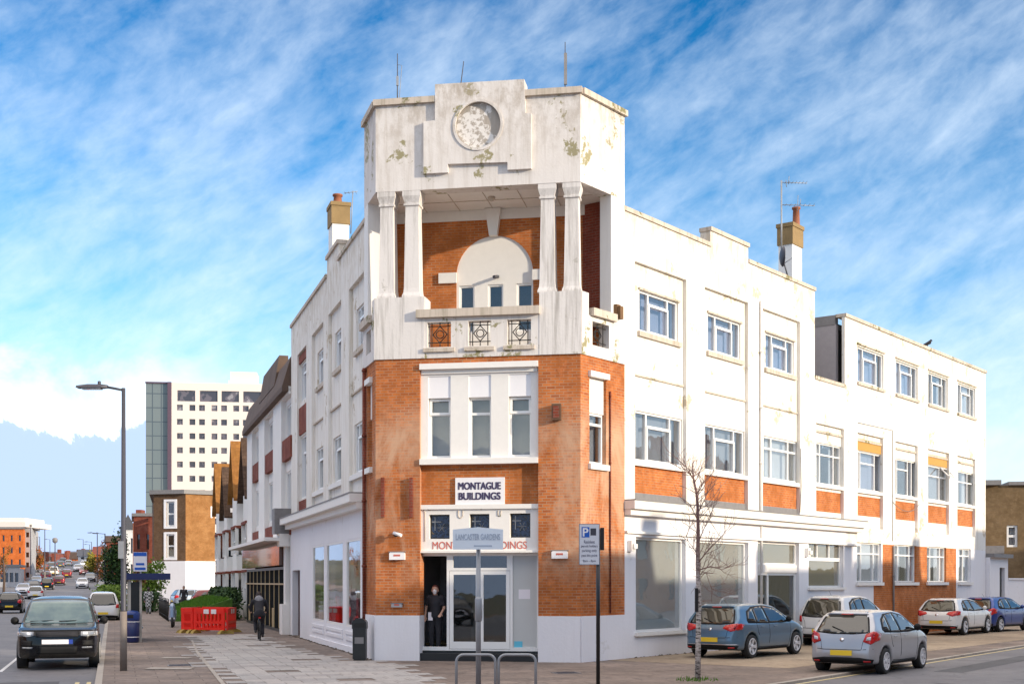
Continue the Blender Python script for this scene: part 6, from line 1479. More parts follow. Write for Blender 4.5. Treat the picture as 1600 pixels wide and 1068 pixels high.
        mb = MB(); q = S.snap(np.array([[0, -.02, .99], [0, .28, 1.10]]), 0, -1); mb.tube([(q[0][0] - .02, q[0][1], .99), (q[1][0] - .025, q[1][1], 1.10)], .012, 5); part('rear_wiper', mb, M['plastic'], o, world=False)
        P('spoiler', [(-W_ * .56, 1.37 * h), (-W_ * .50, 1.43 * h), (W_ * .50, 1.43 * h), (W_ * .56, 1.37 * h)], 0, -1, paintm, .03, .05)
    pz = .44 if lights != 'wide' else .46; q = S.snap(np.array([[0, 0, pz + .06]]), 0, -1)[0, 0]
    mb = MB(); mb.box(W0, q - .022, q - .006, -.26, .26, pz, pz + .12); part('number_plate', mb, M[plate], o, world=False)
    q = S.snap(np.array([[0, 0, .5]]), 0, 1)[0, 0]; mb = MB(); mb.box(W0, q + .006, q + .02, -.26, .26, .48, .59); part('number_plate', mb, M['plate_w'], o, world=False)
    mb = MB(); mb.box(W0, .55 * k, L - .55 * k, -W_ + .28, W_ - .28, .21, .62); part('underbody', mb, M['plastic'], o, world=False)
    for wx in S.wheels:
        for sg in (1, -1): wheel('wheel', o, wx, sg * (W_ - .125), R_, .20, sg, spokes)
    return o, S
def place(o, x, y, heading, z=ROAD):
    """heading clockwise from +Y; the car's origin is its rear bumper at ground"""
    o.location = (x, y, z); o.rotation_euler.z = pi / 2 - heading
def place_wheel(o, S, px, py, heading, z, sgn=-1, which=0):
    """put a chosen wheel's ground contact at a point"""
    lx, ly = S.wheels[which], sgn * (S.W - .125); c, s_ = cos(pi / 2 - heading), sin(pi / 2 - heading)
    o.location = (px - (lx * c - ly * s_), py - (lx * s_ + ly * c), z); o.rotation_euler.z = pi / 2 - heading
def gpz(px, py, z): Y = (CAMZ - z) * FPX / (py - HY); return ((px - CX) / FPX * Y, Y)
HR = radians(37.3)
P_silver = paint('silver_paint', (.45, .46, .49), .45, .3); P_blue = paint('slate_blue_paint', (.105, .20, .30), .45, .28); P_white = paint('white_paint', (.72, .71, .70), .0, .35); P_royal = paint('royal_blue_paint', (.012, .05, .26), .3, .3)
P_black = paint('black_car_paint', (.004, .004, .006), .0, .15); P_black.node_tree.nodes['Principled BSDF'].inputs['Specular IOR Level'].default_value = .25; P_black.node_tree.nodes['Principled BSDF'].inputs['Coat Weight'].default_value = .35; P_grey = paint('grey_paint', (.14, .15, .16), .6, .35); P_red = paint('dark_red_paint', (.22, .015, .02), .2, .3); P_skyb = paint('pale_blue_paint', (.25, .32, .42), .5, .35)
silver, Ss = hatchback('parked_car', P_silver, 'silver hatchback parked at the kerb of the side street, tail towards us', L=4.0, W_=.85, H=1.488, R_=.30, spokes=8)
place_wheel(silver, Ss, *gpz(1379, 1052, SROAD), HR - .02, SROAD)
bluec, Sb = hatchback('parked_car', P_blue, 'slate blue hatchback parked on the forecourt behind the young birch', L=4.42, W_=.905, H=1.51, R_=.325, lights='wide', wheels=(.86, 3.545), tail=.06, spokes=5)
place_wheel(bluec, Sb, *gpz(1171, 1027.5, 0.004), HR + .02, 0.004)
wsuv, Sw = hatchback('parked_car', P_white, 'white high-roofed car parked against the shopfront behind the silver hatchback', L=4.3, W_=.90, H=1.66, R_=.345, lights='tall', spokes=5)
place_wheel(wsuv, Sw, *gpz(1262, 1006, 0.004), HR + .02, .004, sgn=1)
wgt, Sg = hatchback('parked_car', P_white, 'white coupe-like hatchback parked on the forecourt by the annex', L=4.4, W_=.90, H=1.46, R_=.335, lights='wide', wheels=(.86, 3.5), tail=.12, spokes=5)
place_wheel(wgt, Sg, *gpz(1505, 991.5, 0.004), HR + .02, .004)
rbl, Sr = hatchback('parked_car', P_royal, 'royal blue hatchback at the right edge beyond the white one', L=4.1, W_=.86, H=1.48, R_=.31, spokes=5)
place_wheel(rbl, Sr, *gpz(1561, 986.5, 0.004), HR + .12, .004)

# ---- the black 4x4 facing us
def suv(label):
    L, W_, H, R_ = 4.95, 1.0, 1.84, .385
    side = [(.10, .30), (0, .45), (0, .75), (.04, 1.02), (.25, 1.60), (.40, 1.78), (1.2, 1.84), (2.4, 1.83), (2.9, 1.76), (3.15, 1.60), (3.60, 1.17), (3.75, 1.13), (4.45, 1.06), (4.80, .99), (4.90, .88), (4.95, .62), (4.92, .40), (4.80, .30)]
    plan = [(0, 0), (0, .75), (.08, .88), (.3, .96), (1.0, .99), (3.6, .99), (4.3, .98), (4.6, .95), (4.78, .88), (4.90, .70), (4.95, .4), (4.95, 0)]
    front = [(0, .27), (.90, .27), (.97, .40), (.99, .75), (.97, .98), (.93, 1.12), (.78, 1.64), (.70, 1.76), (.5, 1.82), (0, 1.85)]
    S = CarShape(side, plan, front, (.95, 3.87), R_, .06)
    o = empty('parked_car', (0, 0, 0), label, 'car')
    V, F = sdf_mesh(S, (-.15, -1.12, .15), (5.1, 1.12, 2.0), .042); part('body', MB().raw(V, F), P_black, o, world=False, recalc=False)
    P = lambda nm, ol, ax, sg, mat, off=.006, th=.014, par=None, r=.07: part(nm, S.patch(ol, ax, sg, off, th, r), M[mat] if isinstance(mat, str) else mat, par or o, world=False)
    P('windscreen', [(-.84, 1.16), (-.70, 1.70), (-.3, 1.73), (.3, 1.73), (.70, 1.70), (.84, 1.16), (.3, 1.14), (-.3, 1.14)], 0, 1, 'screen')
    for sg in (1, -1):
        P('side_window', [(2.3, 1.13), (2.28, 1.66), (2.85, 1.62), (3.4, 1.15)], 1, sg, 'cglass'); P('side_window', [(1.3, 1.13), (1.3, 1.66), (2.2, 1.67), (2.22, 1.13)], 1, sg, 'cglass'); P('side_window', [(.5, 1.16), (.6, 1.60), (1.2, 1.65), (1.2, 1.14)], 1, sg, 'cglass')
        P('headlight', [(sg * .55, .86), (sg * .56, .96), (sg * .90, .97), (sg * .92, .88), (sg * .72, .84)], 0, 1, 'headlamp_dark', .012, r=.04)
        P('headlight_lens', [(sg * .60, .88), (sg * .60, .945), (sg * .72, .945), (sg * .72, .88)], 0, 1, 'headlamp', .018, r=.04)
        P('headlight', [(4.35, .86), (4.3, .95), (4.72, .97), (4.82, .86)], 1, sg, 'headlamp', .008, r=.03)
        P('fog_lamp', [(sg * .58, .55), (sg * .58, .585), (sg * .82, .59), (sg * .82, .55)], 0, 1, 'headlamp_dark', .012, r=.04)
        P('bumper_vent', [(sg * .60, .62), (sg * .58, .74), (sg * .84, .76), (sg * .86, .62)], 0, 1, 'plastic', .012, r=.05)
        for ln in ([(2.25, 1.1), (2.28, .7), (2.2, .45)], [(3.45, 1.1), (3.5, .8), (3.35, .45)]): part('door_seam', S.strip(ln, .012, 1, sg), M['plastic'], o, world=False)
        P('tail_light', [(.02, .95), (.08, 1.12), (.32, 1.12), (.30, .98)], 1, sg, 'redlamp', r=.03)
        mb = MB(); y = sg * .98; mb.lathe((3.25, y + sg * .12, 1.20), [(.02, -.09), (.09, -.07), (.105, 0), (.09, .06), (.02, .09)], 12, 'x'); mm = part('mirror', mb, M['plastic'], o, world=False)
        mb = MB(); mb.box(W0, 3.22, 3.32, min(y - sg * .1, y + sg * .1), max(y - sg * .1, y + sg * .1), 1.11, 1.15); part('mirror_arm', mb, M['plastic'], mm, world=False)
    P('grille', [(-.50, .83), (-.52, .97), (.52, .97), (.50, .83)], 0, 1, 'plastic', .012, r=.05)
    for z in (.86, .89, .92, .95):
        q = S.snap(np.array([[0, 0, z], [0, .25, z], [0, .48, z]]), 0, 1); mb = MB(); mb.tube([(q[2][0] + .02, -.48, z), (q[1][0] + .02, -.25, z), (q[0][0] + .02, 0, z), (q[1][0] + .02, .25, z), (q[2][0] + .02, .48, z)], .006, 4); part('grille_bar', mb, M['postgrey'], o, world=False)
    P('lower_grille', [(-.46, .42), (-.48, .60), (.48, .60), (.46, .42)], 0, 1, 'plastic', .012)
    P('bonnet_edge', [(-.85, .985), (-.80, 1.0), (.80, 1.0), (.85, .985)], 0, 1, 'plastic', .01)
    q = S.snap(np.array([[0, 0, .72]]), 0, 1)[0, 0]; mb = MB(); mb.box(W0, q + .01, q + .026, -.36, .27, .66, .77); np1 = part('number_plate', mb, M['plate_w'], o, world=False)
    mb = MB(); mb.box(W0, q + .01, q + .027, .27, .37, .66, .77); part('plate_band', mb, plain('blue_plate_band', (.02, .05, .30), .4), np1, world=False)
    mb = MB(); mb.tube([(3.62, -.7, 1.19), (3.55, -.1, 1.21)], .012, 5); mb.tube([(3.62, .0, 1.19), (3.55, .62, 1.21)], .012, 5); part('wiper', mb, M['plastic'], o, world=False)
    mb = MB(); mb.box(W0, .6, 4.3, -.68, .68, .27, .9); part('underbody', mb, M['plastic'], o, world=False)
    for wx in S.wheels:
        for sg in (1, -1): wheel('wheel', o, wx, sg * .865, R_, .26, sg, 5)
    return o, S
m_, nt_, b_ = mat_new('reflective_windscreen'); c_ = ramp(nt_, noise(nt_, 2.2, 3, .5, nt_.nodes.new('ShaderNodeTexCoord').outputs['Object']), [(.35, (.02, .06, .08)), (.7, (.08, .13, .13))]); nt_.links.new(c_, b_.inputs['Base Color']); b_.inputs['Roughness'].default_value = .06; b_.inputs['Coat Weight'].default_value = .8; M['screen'] = m_
sv, Sv = suv('black four-wheel-drive parked at the kerb facing us, left foreground')
# heading towards the camera; front right (its left) wheel near the kerb
fx_, fy_ = KL(7.4, .24)
place_wheel(sv, Sv, fx_, fy_, radians(-17.1 + 180), ROAD, sgn=1, which=1)

# ---- street traffic: two plain models copied
lo_h, Sl = hatchback('street_car', P_white, 'x', L=4.2, W_=.88, H=1.50, R_=.31, res=.08, detail=False, group='cars in the long street')
lo_s, Sl2 = hatchback('street_car', P_white, 'x', L=4.3, W_=.90, H=1.68, R_=.34, res=.08, detail=False, lights='tall', group='cars in the long street')
cars = [  # px, ybase, kind, facing(1 = towards us), paint, label
    (161, 972, 1, 0, P_white, 'white high-roofed car with tail towards us, first behind the black four-wheel-drive'),
    (163, 957, 0, 1, P_skyb, 'pale blue car second behind the black four-wheel-drive at the kerb'),
    (168, 948, 0, 1, P_skyb, 'pale silver-blue car third at the kerb, nearly level with the blue bin'),
    (147, 924, 0, 1, P_grey, 'grey car coming towards us just left of the kerbside row'),
    (114, 919, 0, 1, P_white, 'white car coming towards us down the middle of the street'),
    (128, 909, 0, 1, P_grey, 'small grey car coming towards us behind the white one'),
    (92, 914, 0, 0, P_red, 'dark red car driving away to the left of the white oncoming car'),
    (73, 921, 1, 0, P_black, 'dark car driving away left of the dark red one'),
    (55, 936, 0, 0, P_white, 'white car with red tail lights driving away in the left lane'),
    (14, 958, 0, 0, P_black, 'dark hatchback with lit tail lamps at the left edge'),
    (18, 930, 0, 1, P_silver, 'silver car parked on the far left beyond the dark hatchback'),
    (35, 926, 1, 1, P_black, 'black car parked on the far left beside the silver one'),
    (42, 915, 0, 1, P_skyb, 'pale green-blue car parked farther up the left side'),
    (71, 906, 0, 0, P_red, 'dark red car queueing farther away on the left'),
    (120, 898, 0, 1, P_red, 'red car coming over the rise'),
    (131, 894, 1, 1, P_white, 'white high car coming over the rise beside the red one'),
    (146, 896, 0, 1, P_skyb, 'light car parked by the yellow-green tree'),
    (153, 893, 0, 1, P_white, 'white car parked past the yellow-green tree'),
    (122, 887, 1, 1, P_white, 'white van-like car near the top of the street'),
    (80, 889, 0, 0, P_grey, 'grey car far away on the left of the street'),
    (94, 886, 0, 0, P_grey, 'dark grey car farthest away in the left lane'),
    (111, 893, 0, 1, P_silver, 'silver car in the oncoming file behind the white car'),
    (107, 884, 0, 0, P_white, 'white car driving away near the top of the street'),
    (98, 881, 1, 0, P_grey, 'grey high car driving away near the top of the street'),
    (128, 880, 0, 1, P_white, 'small white car topmost in the oncoming lane'),
    (150, 888, 0, 1, P_silver, 'silver car parked under the yellow-green tree'),
    (158, 903, 0, 1, P_white, 'white car parked before the lamp column by the evergreen'),
    (166, 917, 0, 1, P_silver, 'silver car in the kerbside row before the evergreen'),
    (60, 897, 1, 0, P_black, 'black high car far up the left kerb'),
    (50, 903, 0, 1, P_silver, 'silver car at the left kerb under the autumn tree'),
    (104, 902, 0, 0, P_red, 'dark red car driving away in the middle distance'),
    (84, 899, 1, 0, P_white, 'white van-like car driving away in the middle distance'),
    (138, 886, 0, 1, P_skyb, 'blue-grey car near the top right of the street'),
]
def solveY(y):
    lo, hi = 30.0, 700.0
    best = None
    for k in range(4000):
        Y = 30 + k * .17; yy = HY - (g(Y) + ROAD - CAMZ) / Y * FPX
        if yy <= y: return Y
    return 400.0
for i, (px, py, kind, face, pm, lab) in enumerate(cars):
    src = lo_s if kind else lo_h; c = copy_tree(src, None, {P_white: pm})
    Y = solveY(py); X = fx(px, Y); z = g(Y) + ROAD; hd = radians(-17.1) + (pi if face else 0)
    a = pi / 2 - hd; slope = math.atan((g(Y + 3) - g(Y - 3)) / 6)
    c.location = (X + (2.1 * -cos(a)) * 0, Y, z); c.rotation_euler = (0, slope if face else -slope, a); c['label'] = lab
    c.location.y += (4.2 if face else 0)
    c.location.z = g(c.location.y) + ROAD
for xx, yy, hd_, pm, lab in ((-11.5, -1.5, 20, P_grey, 'grey car standing beyond the junction facing the entrance'), (-15.5, 2.5, 35, P_black, 'dark car standing beyond the junction beside the grey one')):
    c = copy_tree(lo_h, None, {P_white: pm}); c.location = (xx, yy, ROAD); c.rotation_euler = (0, 0, pi / 2 - radians(hd_)); c['label'] = lab; c['group'] = 'cars beyond the junction'
for r in (lo_h, lo_s):
    def kill(q):
        for ch in list(q.children): kill(ch)
        bpy.data.objects.remove(q)
    kill(r)

# ------------------------------------------------------------------ people
def capsule_sdf(prims, k=.03):
    A = np.array([p[0] for p in prims], float); Bq = np.array([p[1] for p in prims], float); r0 = np.array([p[2] for p in prims]); r1 = np.array([p[3] for p in prims])
    def f(P):
        d = None
        for a, b, ra, rb in zip(A, Bq, r0, r1):
            ab = b - a; t = np.clip(((P - a) @ ab) / (ab @ ab + 1e-9), 0, 1); q = np.linalg.norm(P - (a + t[..., None] * ab), axis=-1) - (ra + (rb - ra) * t)
            d = q if d is None else smin(d, q, k)
        return d
    return f
def blob(name, prims, mat, parent, h=.022, k=.03):
    f = capsule_sdf(prims, k); pts = np.array([p[0] for p in prims] + [p[1] for p in prims]); r = max(max(p[2], p[3]) for p in prims) + .05
    V, F = sdf_mesh(f, pts.min(0) - r, pts.max(0) + r, h); return part(name, MB().raw(V, F), mat, parent, world=False, recalc=False)
M['skin'] = plain('skin', (.52, .31, .22), .6, var=.08); M['cl_black'] = plain('black_cloth', (.022, .022, .028), .9, var=.3); M['cl_grey'] = plain('grey_knit', (.25, .25, .27), .9, var=.2, scale=20)
M['hair_dark'] = plain('dark_hair', (.03, .018, .014), .7, var=.3); M['hair_red'] = plain('dark_red_hair', (.10, .02, .015), .7, var=.3); M['shoe'] = plain('dark_shoe', (.02, .02, .02), .6)
m_, nt_, b_ = mat_new('checked_coat'); t_ = N(nt_, 'ShaderNodeTexChecker', inp={'Color1': (.55, .55, .55, 1), 'Color2': (.06, .06, .07, 1), 'Scale': 9}); nt_.links.new(nt_.nodes.new('ShaderNodeTexCoord').outputs['Object'], t_.inputs[0]); nt_.links.new(t_.outputs[0], b_.inputs['Base Color']); b_.inputs['Roughness'].default_value = .9; M['checked'] = m_
def person(label, loc, rz, J, cloth, hh=.0125, hair='hair_dark', mask=False, long_coat=False, sleeves=1.0, mat_leg='cl_black'):
    """J: joint dict in local metres (x right, y forward, z up)"""
    o = empty('person', loc, label, 'person', rz=rz); v = lambda n: np.array(J[n], float)
    hd, nk, ch, pv = v('head'), v('neck'), v('chest'), v('pelvis')
    fw = np.array(J.get('face', (0, 1, 0)), float)
    prims = [(hd + (0, 0, .035), hd - (0, 0, .02) , .088, .080), (hd - (0, 0, .05) + fw * .02, hd - (0, 0, .085) + fw * .03, .062, .045), (hd + fw * .085 - (0, 0, .0), hd + fw * .105 - (0, 0, .035), .010, .016),
             (nk + (0, 0, .05), nk - (0, 0, .02), .052, .06), (nk, ch, .07, .13), (ch, pv, .13, .14)]
    sd = np.cross(fw, (0, 0, 1)); prims += [(hd + sd * .088, hd + sd * .092 - (0, 0, .03), .018, .012), (hd - sd * .088, hd - sd * .092 - (0, 0, .03), .018, .012)]
    for s_ in ('l', 'r'):
        sh, el, wr, hp, kn, an = (v(s_ + q) for q in ('sh', 'el', 'wr', 'hp', 'kn', 'an'))
        prims += [(ch + (0, 0, .06), sh, .09, .055), (sh, el, .052, .040), (el, wr, .038, .026), (pv, hp, .12, .10), (hp, kn, .088, .058), (kn, an, .055, .035)]
        d = (wr - el); d /= np.linalg.norm(d); pal = wr + d * .085; prims.append((wr, pal, .024, .030))
        side_ = np.cross(d, fw); side_ /= np.linalg.norm(side_) + 1e-6; up_ = np.cross(side_, d)
        for q, (off, ln) in enumerate(((-.030, .062), (-.010, .074), (.010, .070), (.028, .055))):
            b0 = pal + side_ * off + d * .005; b1 = b0 + d * ln * .55 + fw * .004; b2 = b1 + d * ln * .4 + fw * .018; prims += [(b0, b1, .010, .009), (b1, b2, .009, .0075)]
        th = wr + d * .03 + side_ * (-.03); prims += [(th, th + d * .04 - side_ * .03, .012, .010), (th + d * .04 - side_ * .03, th + d * .07 - side_ * .032, .010, .008)]
        ft = np.array(J.get(s_ + 'ft', an + np.array((0, .12, -.05)))); prims.append((an, ft, .035, .03))
    blob('body', prims, M['skin'], o, hh, .012)
    top = [(nk - (0, 0, .01), ch, .075, .165), (ch, pv, .165, .155)]
    for s_ in ('l', 'r'):
        sh, el, wr = (v(s_ + q) for q in ('sh', 'el', 'wr')); e2 = el + (wr - el) * max(0, sleeves - .0) * .92 if sleeves > .5 else sh + (el - sh) * .62
        top += [(ch + (0, 0, .06), sh, .11, .078)]
        top += [(sh, el, .072, .062), (el, e2, .060, .048)] if sleeves > .5 else [(sh, e2, .072, .066)]
    if long_coat: top.append((pv, pv - (0, 0, .42), .17, .20))
    blob('jacket' if sleeves > .5 else 'tunic', top, M[cloth], o, .02, .035)
    leg = [(pv + (0, 0, .02), pv - (0, 0, .03), .155, .15)]
    for s_ in ('l', 'r'):
        hp, kn, an = (v(s_ + q) for q in ('hp', 'kn', 'an')); leg += [(pv - (0, 0, .02), hp, .14, .115), (hp, kn, .105, .075), (kn, an + (0, 0, .02), .072, .062)]
    blob('trousers', leg, M[mat_leg], o, .02, .03)
    for s_ in ('l', 'r'):
        an = v(s_ + 'an'); ft = np.array(J.get(s_ + 'ft', an + np.array((0, .14, -.055)))); bk = an + (an - ft) * .35; bk[2] = ft[2]
        blob('shoe', [(bk, ft, .040, .038), (an, bk, .05, .04)], M['shoe'], o, .014, .02)
    hb = fw * -.02
    blob('hair', [(hd + (0, 0, .055) + hb, hd + (0, 0, .02) + hb * 2, .092, .094), (hd + hb * 3, hd - (0, 0, .05) + hb * 3.5, .088, .07)], M[hair], o, .014, .03)
    if not J.get('back'):
        for s_ in (1, -1):
            e = hd + fw * .076 + sd * .032 * s_ + (0, 0, .012); blob('eye', [(e, e + fw * .004, .011, .010)], M['cl_black'], o, .006, .004)
        if not mask: e = hd + fw * .082 - (0, 0, .055); blob('mouth', [(e - sd * .02, e + sd * .02, .006, .006)], plain('lips', (.35, .10, .09), .5), o, .005, .004)
    if mask: blob('face_mask', [(hd + fw * .052 - (0, 0, .02), hd + fw * .050 - (0, 0, .062), .057, .050)], M['sign_white'], o, .010, .02)
    return o
def stand(h=1.68, w=.19, **kw):
    s = h / 1.70
    J = dict(head=(0, .01, 1.59), neck=(0, 0, 1.44), chest=(0, 0, 1.26), pelvis=(0, 0, .95), lsh=(-w, 0, 1.38), rsh=(w, 0, 1.38), lel=(-w - .07, -.02, 1.10), rel=(w + .07, -.02, 1.10), lwr=(-w - .06, .06, .87), rwr=(w + .06, .06, .87),
             lhp=(-.09, 0, .88), rhp=(.09, 0, .88), lkn=(-.10, .02, .48), rkn=(.10, .02, .48), lan=(-.11, 0, .09), ran=(.11, 0, .09), lft=(-.13, .15, .04), rft=(.13, .15, .04))
    J.update(kw); return {k: (tuple(c * s for c in v_) if k not in ('face', 'back') else v_) for k, v_ in J.items()}
# woman standing in the doorway beside the open side light
up, vp = FF.U(680, EV - .25), EV - .25
pp = FF.P(up, vp, .26)
person('red-haired woman in black uniform and white face mask behind the entrance side light', pp, math.atan2(-.172, .985) + pi,
       stand(1.72, .17, lwr=(-.20, .17, .98), lel=(-.25, .0, 1.12), rwr=(.27, .03, .90), rel=(.25, -.02, 1.14), lan=(-.09, .02, .09), ran=(.10, -.02, .09)), 'cl_black', .0125, 'hair_red', mask=True, sleeves=0)
pw_, ph_ = FF.U(671, vp), None
mb = MB(); c0 = FF.P(FF.U(673, EV - .12), EV - .12, 1.05); mb.box(FF, FF.U(669, EV - .12), FF.U(676, EV - .12), EV - .125, EV - .115, .26 + .80, .26 + 1.02)
solo('paper_sheet', mb, M['plate_w'], 'folded white paper held by the woman in the doorway', 'paper', loc=c0)
# pedestrians
Yp = 85.0
person('pedestrian in a black and white checked coat walking beyond the bus shelter', (fx(232, Yp), Yp, 0), radians(10), stand(1.70, .19, lft=(-.13, .35, .04), lan=(-.11, .2, .09), lkn=(-.10, .15, .48), rft=(.13, -.1, .04), ran=(.11, -.22, .12), back=1), 'checked', .024, mat_leg='cl_grey', long_coat=True)
Yp = 100.0
person('pedestrian in dark clothes by the hedge above the red barrier', (fx(287, Yp), Yp, 0), radians(180), stand(1.75, .20), 'cl_black', .024, long_coat=True)
# cyclist riding away
Yc = 46.8; Xc = fx(405, Yc)
CR = radians(17.1 - 3)    # heading slightly with the street
JC = dict(head=(0, .30, 1.60), neck=(0, .20, 1.44), chest=(0, .14, 1.28), pelvis=(0, -.16, .98), face=(0, 1, 0), back=1, lsh=(-.20, .18, 1.39), rsh=(.20, .18, 1.39), lel=(-.30, .34, 1.18), rel=(.30, .34, 1.18), lwr=(-.27, .56, 1.04), rwr=(.27, .56, 1.04),
          lhp=(-.10, -.12, .92), rhp=(.10, -.12, .92), lkn=(-.13, .24, .70), rkn=(.13, .18, .60), lan=(-.12, .10, .36), ran=(.12, -.02, .22), lft=(-.12, .22, .30), rft=(.12, .12, .15))
person('cyclist in dark jacket with grey hood riding away along the pavement', (Xc, Yc, 0), CR, JC, 'cl_black', .014, 'hair_dark')
o = empty('bicycle_hood', (Xc, Yc, 0), 'grey hood of the cyclist', 'hood', rz=CR); bpy.data.objects.remove(o)
pr_ = [q for q in bpy.data.objects if q.get('label', '').startswith('cyclist')][0]
blob('hood', [(np.array((-.06, .16, 1.47)), np.array((.06, .16, 1.47)), .095, .095), (np.array((0, .2, 1.52)), np.array((0, .12, 1.42)), .10, .09)], M['cl_grey'], pr_, .018, .03)
o = empty('bicycle', (Xc, Yc, 0), 'dark upright bicycle ridden along the pavement', 'bicycle', rz=CR)
def ring(mb, c, R_, r, n=30, ax='x'):
    pts = [(c[0], c[1] + R_ * cos(2 * pi * k / n), c[2] + R_ * sin(2 * pi * k / n)) for k in range(n + 1)]; mb.tube(pts, r, 6, caps=False)
for y in (-.52, .52):
    mb = MB(); ring(mb, (0, y, .34), .33, .022); w = part('wheel', mb, M['tyre'], o, world=False)
    mb = MB()
    for k in range(14): a = 2 * pi * k / 14; mb.tube([(0, y, .34), (0, y + .32 * cos(a), .34 + .32 * sin(a))], .0025, 3)
    part('spokes', mb, M['galv'], w, world=False)
mb = MB()
for a, b in (((0, -.52, .34), (0, -.10, .30)), ((0, -.52, .34), (0, -.18, .80)), ((0, -.10, .30), (0, -.20, .88)), ((0, -.10, .30), (0, .38, .78)), ((0, -.18, .80), (0, .37, .84)), ((0, .52, .34), (0, .36, .95))): mb.tube([a, b], .018, 6)
part('frame', mb, M['blackmetal'], o, world=False)
mb = MB(); mb.tube([(-.28, .50, 1.02), (-.2, .40, 1.03), (.2, .40, 1.03), (.28, .50, 1.02)], .014, 6); mb.tube([(0, .36, .95), (0, .39, 1.03)], .015, 6); part('handlebar', mb, M['blackmetal'], o, world=False)
mb = MB(); mb.lathe((0, -.2, .90), [(.03, -.06), (.11, -.02), (.10, .03), (.03, .04)], 12); part('saddle', mb, M['black'], o, world=False)
for sg, y, z in ((-1, .14, .30), (1, .02, .18)): mb = MB(); mb.box(W0, sg * .12 - .05, sg * .12 + .05, y - .05, y + .05, z - .012, z + .012); mb.tube([(sg * .06, -.10, .30), (sg * .07, y, z)], .012, 5); part('pedal', mb, M['blackmetal'], o, world=False)
mb = MB(); mb.box(W0, -.04, .04, -.32, -.28, .78, .84); part('rear_lamp', mb, M['redlamp'], o, world=False)
# ------------------------------------------------------------------ street furniture
M['lampbase'] = plain('bare_column', (.20, .165, .14), .6, var=.25)
def lampost(X, Y, z, H, lab, r=(.085, .05), arm=-.55, head=True, group=None):
    o = empty('street_lamp', (X, Y, z), lab, 'street lamp', group)
    mb = MB(); mb.tube([(X, Y, z), (X, Y, z + H * .21)], [r[0] * 1.25, r[0] * 1.2], 12); part('base_column', mb, M['lampbase'], o)
    mb = MB(); mb.tube([(X, Y, z + H * .21), (X, Y, z + H * .215), (X, Y, z + H)], [r[0] * 1.2, r[0], r[1]], 12); part('pole', mb, M['postgrey'], o)
    if arm:
        mb = MB(); mb.tube([(X, Y, z + H - .05), (X + arm * .4, Y, z + H + .0), (X + arm * .7, Y, z + H + .03)], .03, 8); part('arm', mb, M['postgrey'], o)
        mb = MB(); x1 = X + arm * .6; s_ = 1 if arm > 0 else -1
        ring_ = []
        for t, w, h in ((0, .06, .05), (.12, .14, .06), (.45, .16, .06), (.72, .13, .03)):
            ring_.append([(x1 + s_ * t, Y - w, z + H - .0), (x1 + s_ * t, Y + w, z + H - .0), (x1 + s_ * t, Y + w * .7, z + H + h + .02), (x1 + s_ * t, Y - w * .7, z + H + h + .02)])
        vs = [p for q in ring_ for p in q]; fs = [(4 * i + k, 4 * i + (k + 1) % 4, 4 * i + 4 + (k + 1) % 4, 4 * i + 4 + k) for i in range(3) for k in range(4)] + [(0, 1, 2, 3), (15, 14, 13, 12)]
        mb.raw(vs, fs, False); mb.lathe((x1 + s_ * .2, Y, z + H + .06), [(.04, 0), (.04, .10), (.01, .11)], 8); part('lamp_head', mb, M['postgrey'], o)
        mb = MB(); mb.box(W0, min(x1 + s_ * .15, x1 + s_ * .6), max(x1 + s_ * .15, x1 + s_ * .6), Y - .1, Y + .1, z + H - .03, z + H - .002); part('lens', mb, M['headlamp_dark'], o)
    return o
Yl = CAMZ * FPX / (1047 - HY); lp = lampost(fx(193, Yl), Yl, 0, fz(606, Yl), 'tall grey street lamp at the kerb beside the black four-wheel-drive', (.068, .045), -.62)
mb = MB(); X = fx(193, Yl); mb.box(W0, X - .09, X + .03, Yl - .12, Yl - .08, fz(872, Yl), fz(845, Yl)); part('notice_plate', mb, M['galv'], lp)
far = [(48, 856, 824, 190), (58, 858, 838, 230), (62, 862, 838, 270), (70, 850, 826, 205), (78, 860, 842, 300), (130, 866, 842, 300), (143, 866, 846, 260), (152, 880, 832, 190), (164, 890, 833, 150), (140, 860, 850, 330)]
for i, (x, yb, yt, Y) in enumerate(far):
    lampost(fx(x, Y), Y, g(Y), fz(yt, Y) - g(Y), ['slender lamp column rising in front of the orange flats', 'thin lamp column second right of the orange flats', 'thin lamp column third right of the orange flats', 'tall lamp column above the autumn tree on the left', 'distant lamp column above the far rooftops left of the road', 'distant lamp column over the oncoming traffic', 'short distant lamp column near the hipped roof', 'lamp column left of the dark hedge tree', 'lamp column standing against the dark hedge tree', 'faint farthest lamp column at the top of the street'][i], (.09, .06), -1.0 if i < 5 else -1.2, group='distant lamp columns along the long street')
x, Y = 86, 235
o = lampost(fx(x, Y), Y, g(Y), fz(848, Y) - g(Y), 'mast with a camera head above the middle of the street', (.12, .08), 0); mb = MB(); X = fx(x, Y); mb.lathe((X, Y, fz(848, Y)), [(.1, 0), (.45, .2), (.5, .8), (.2, 1.0)], 10); part('camera_head', mb, M['lead'], o)
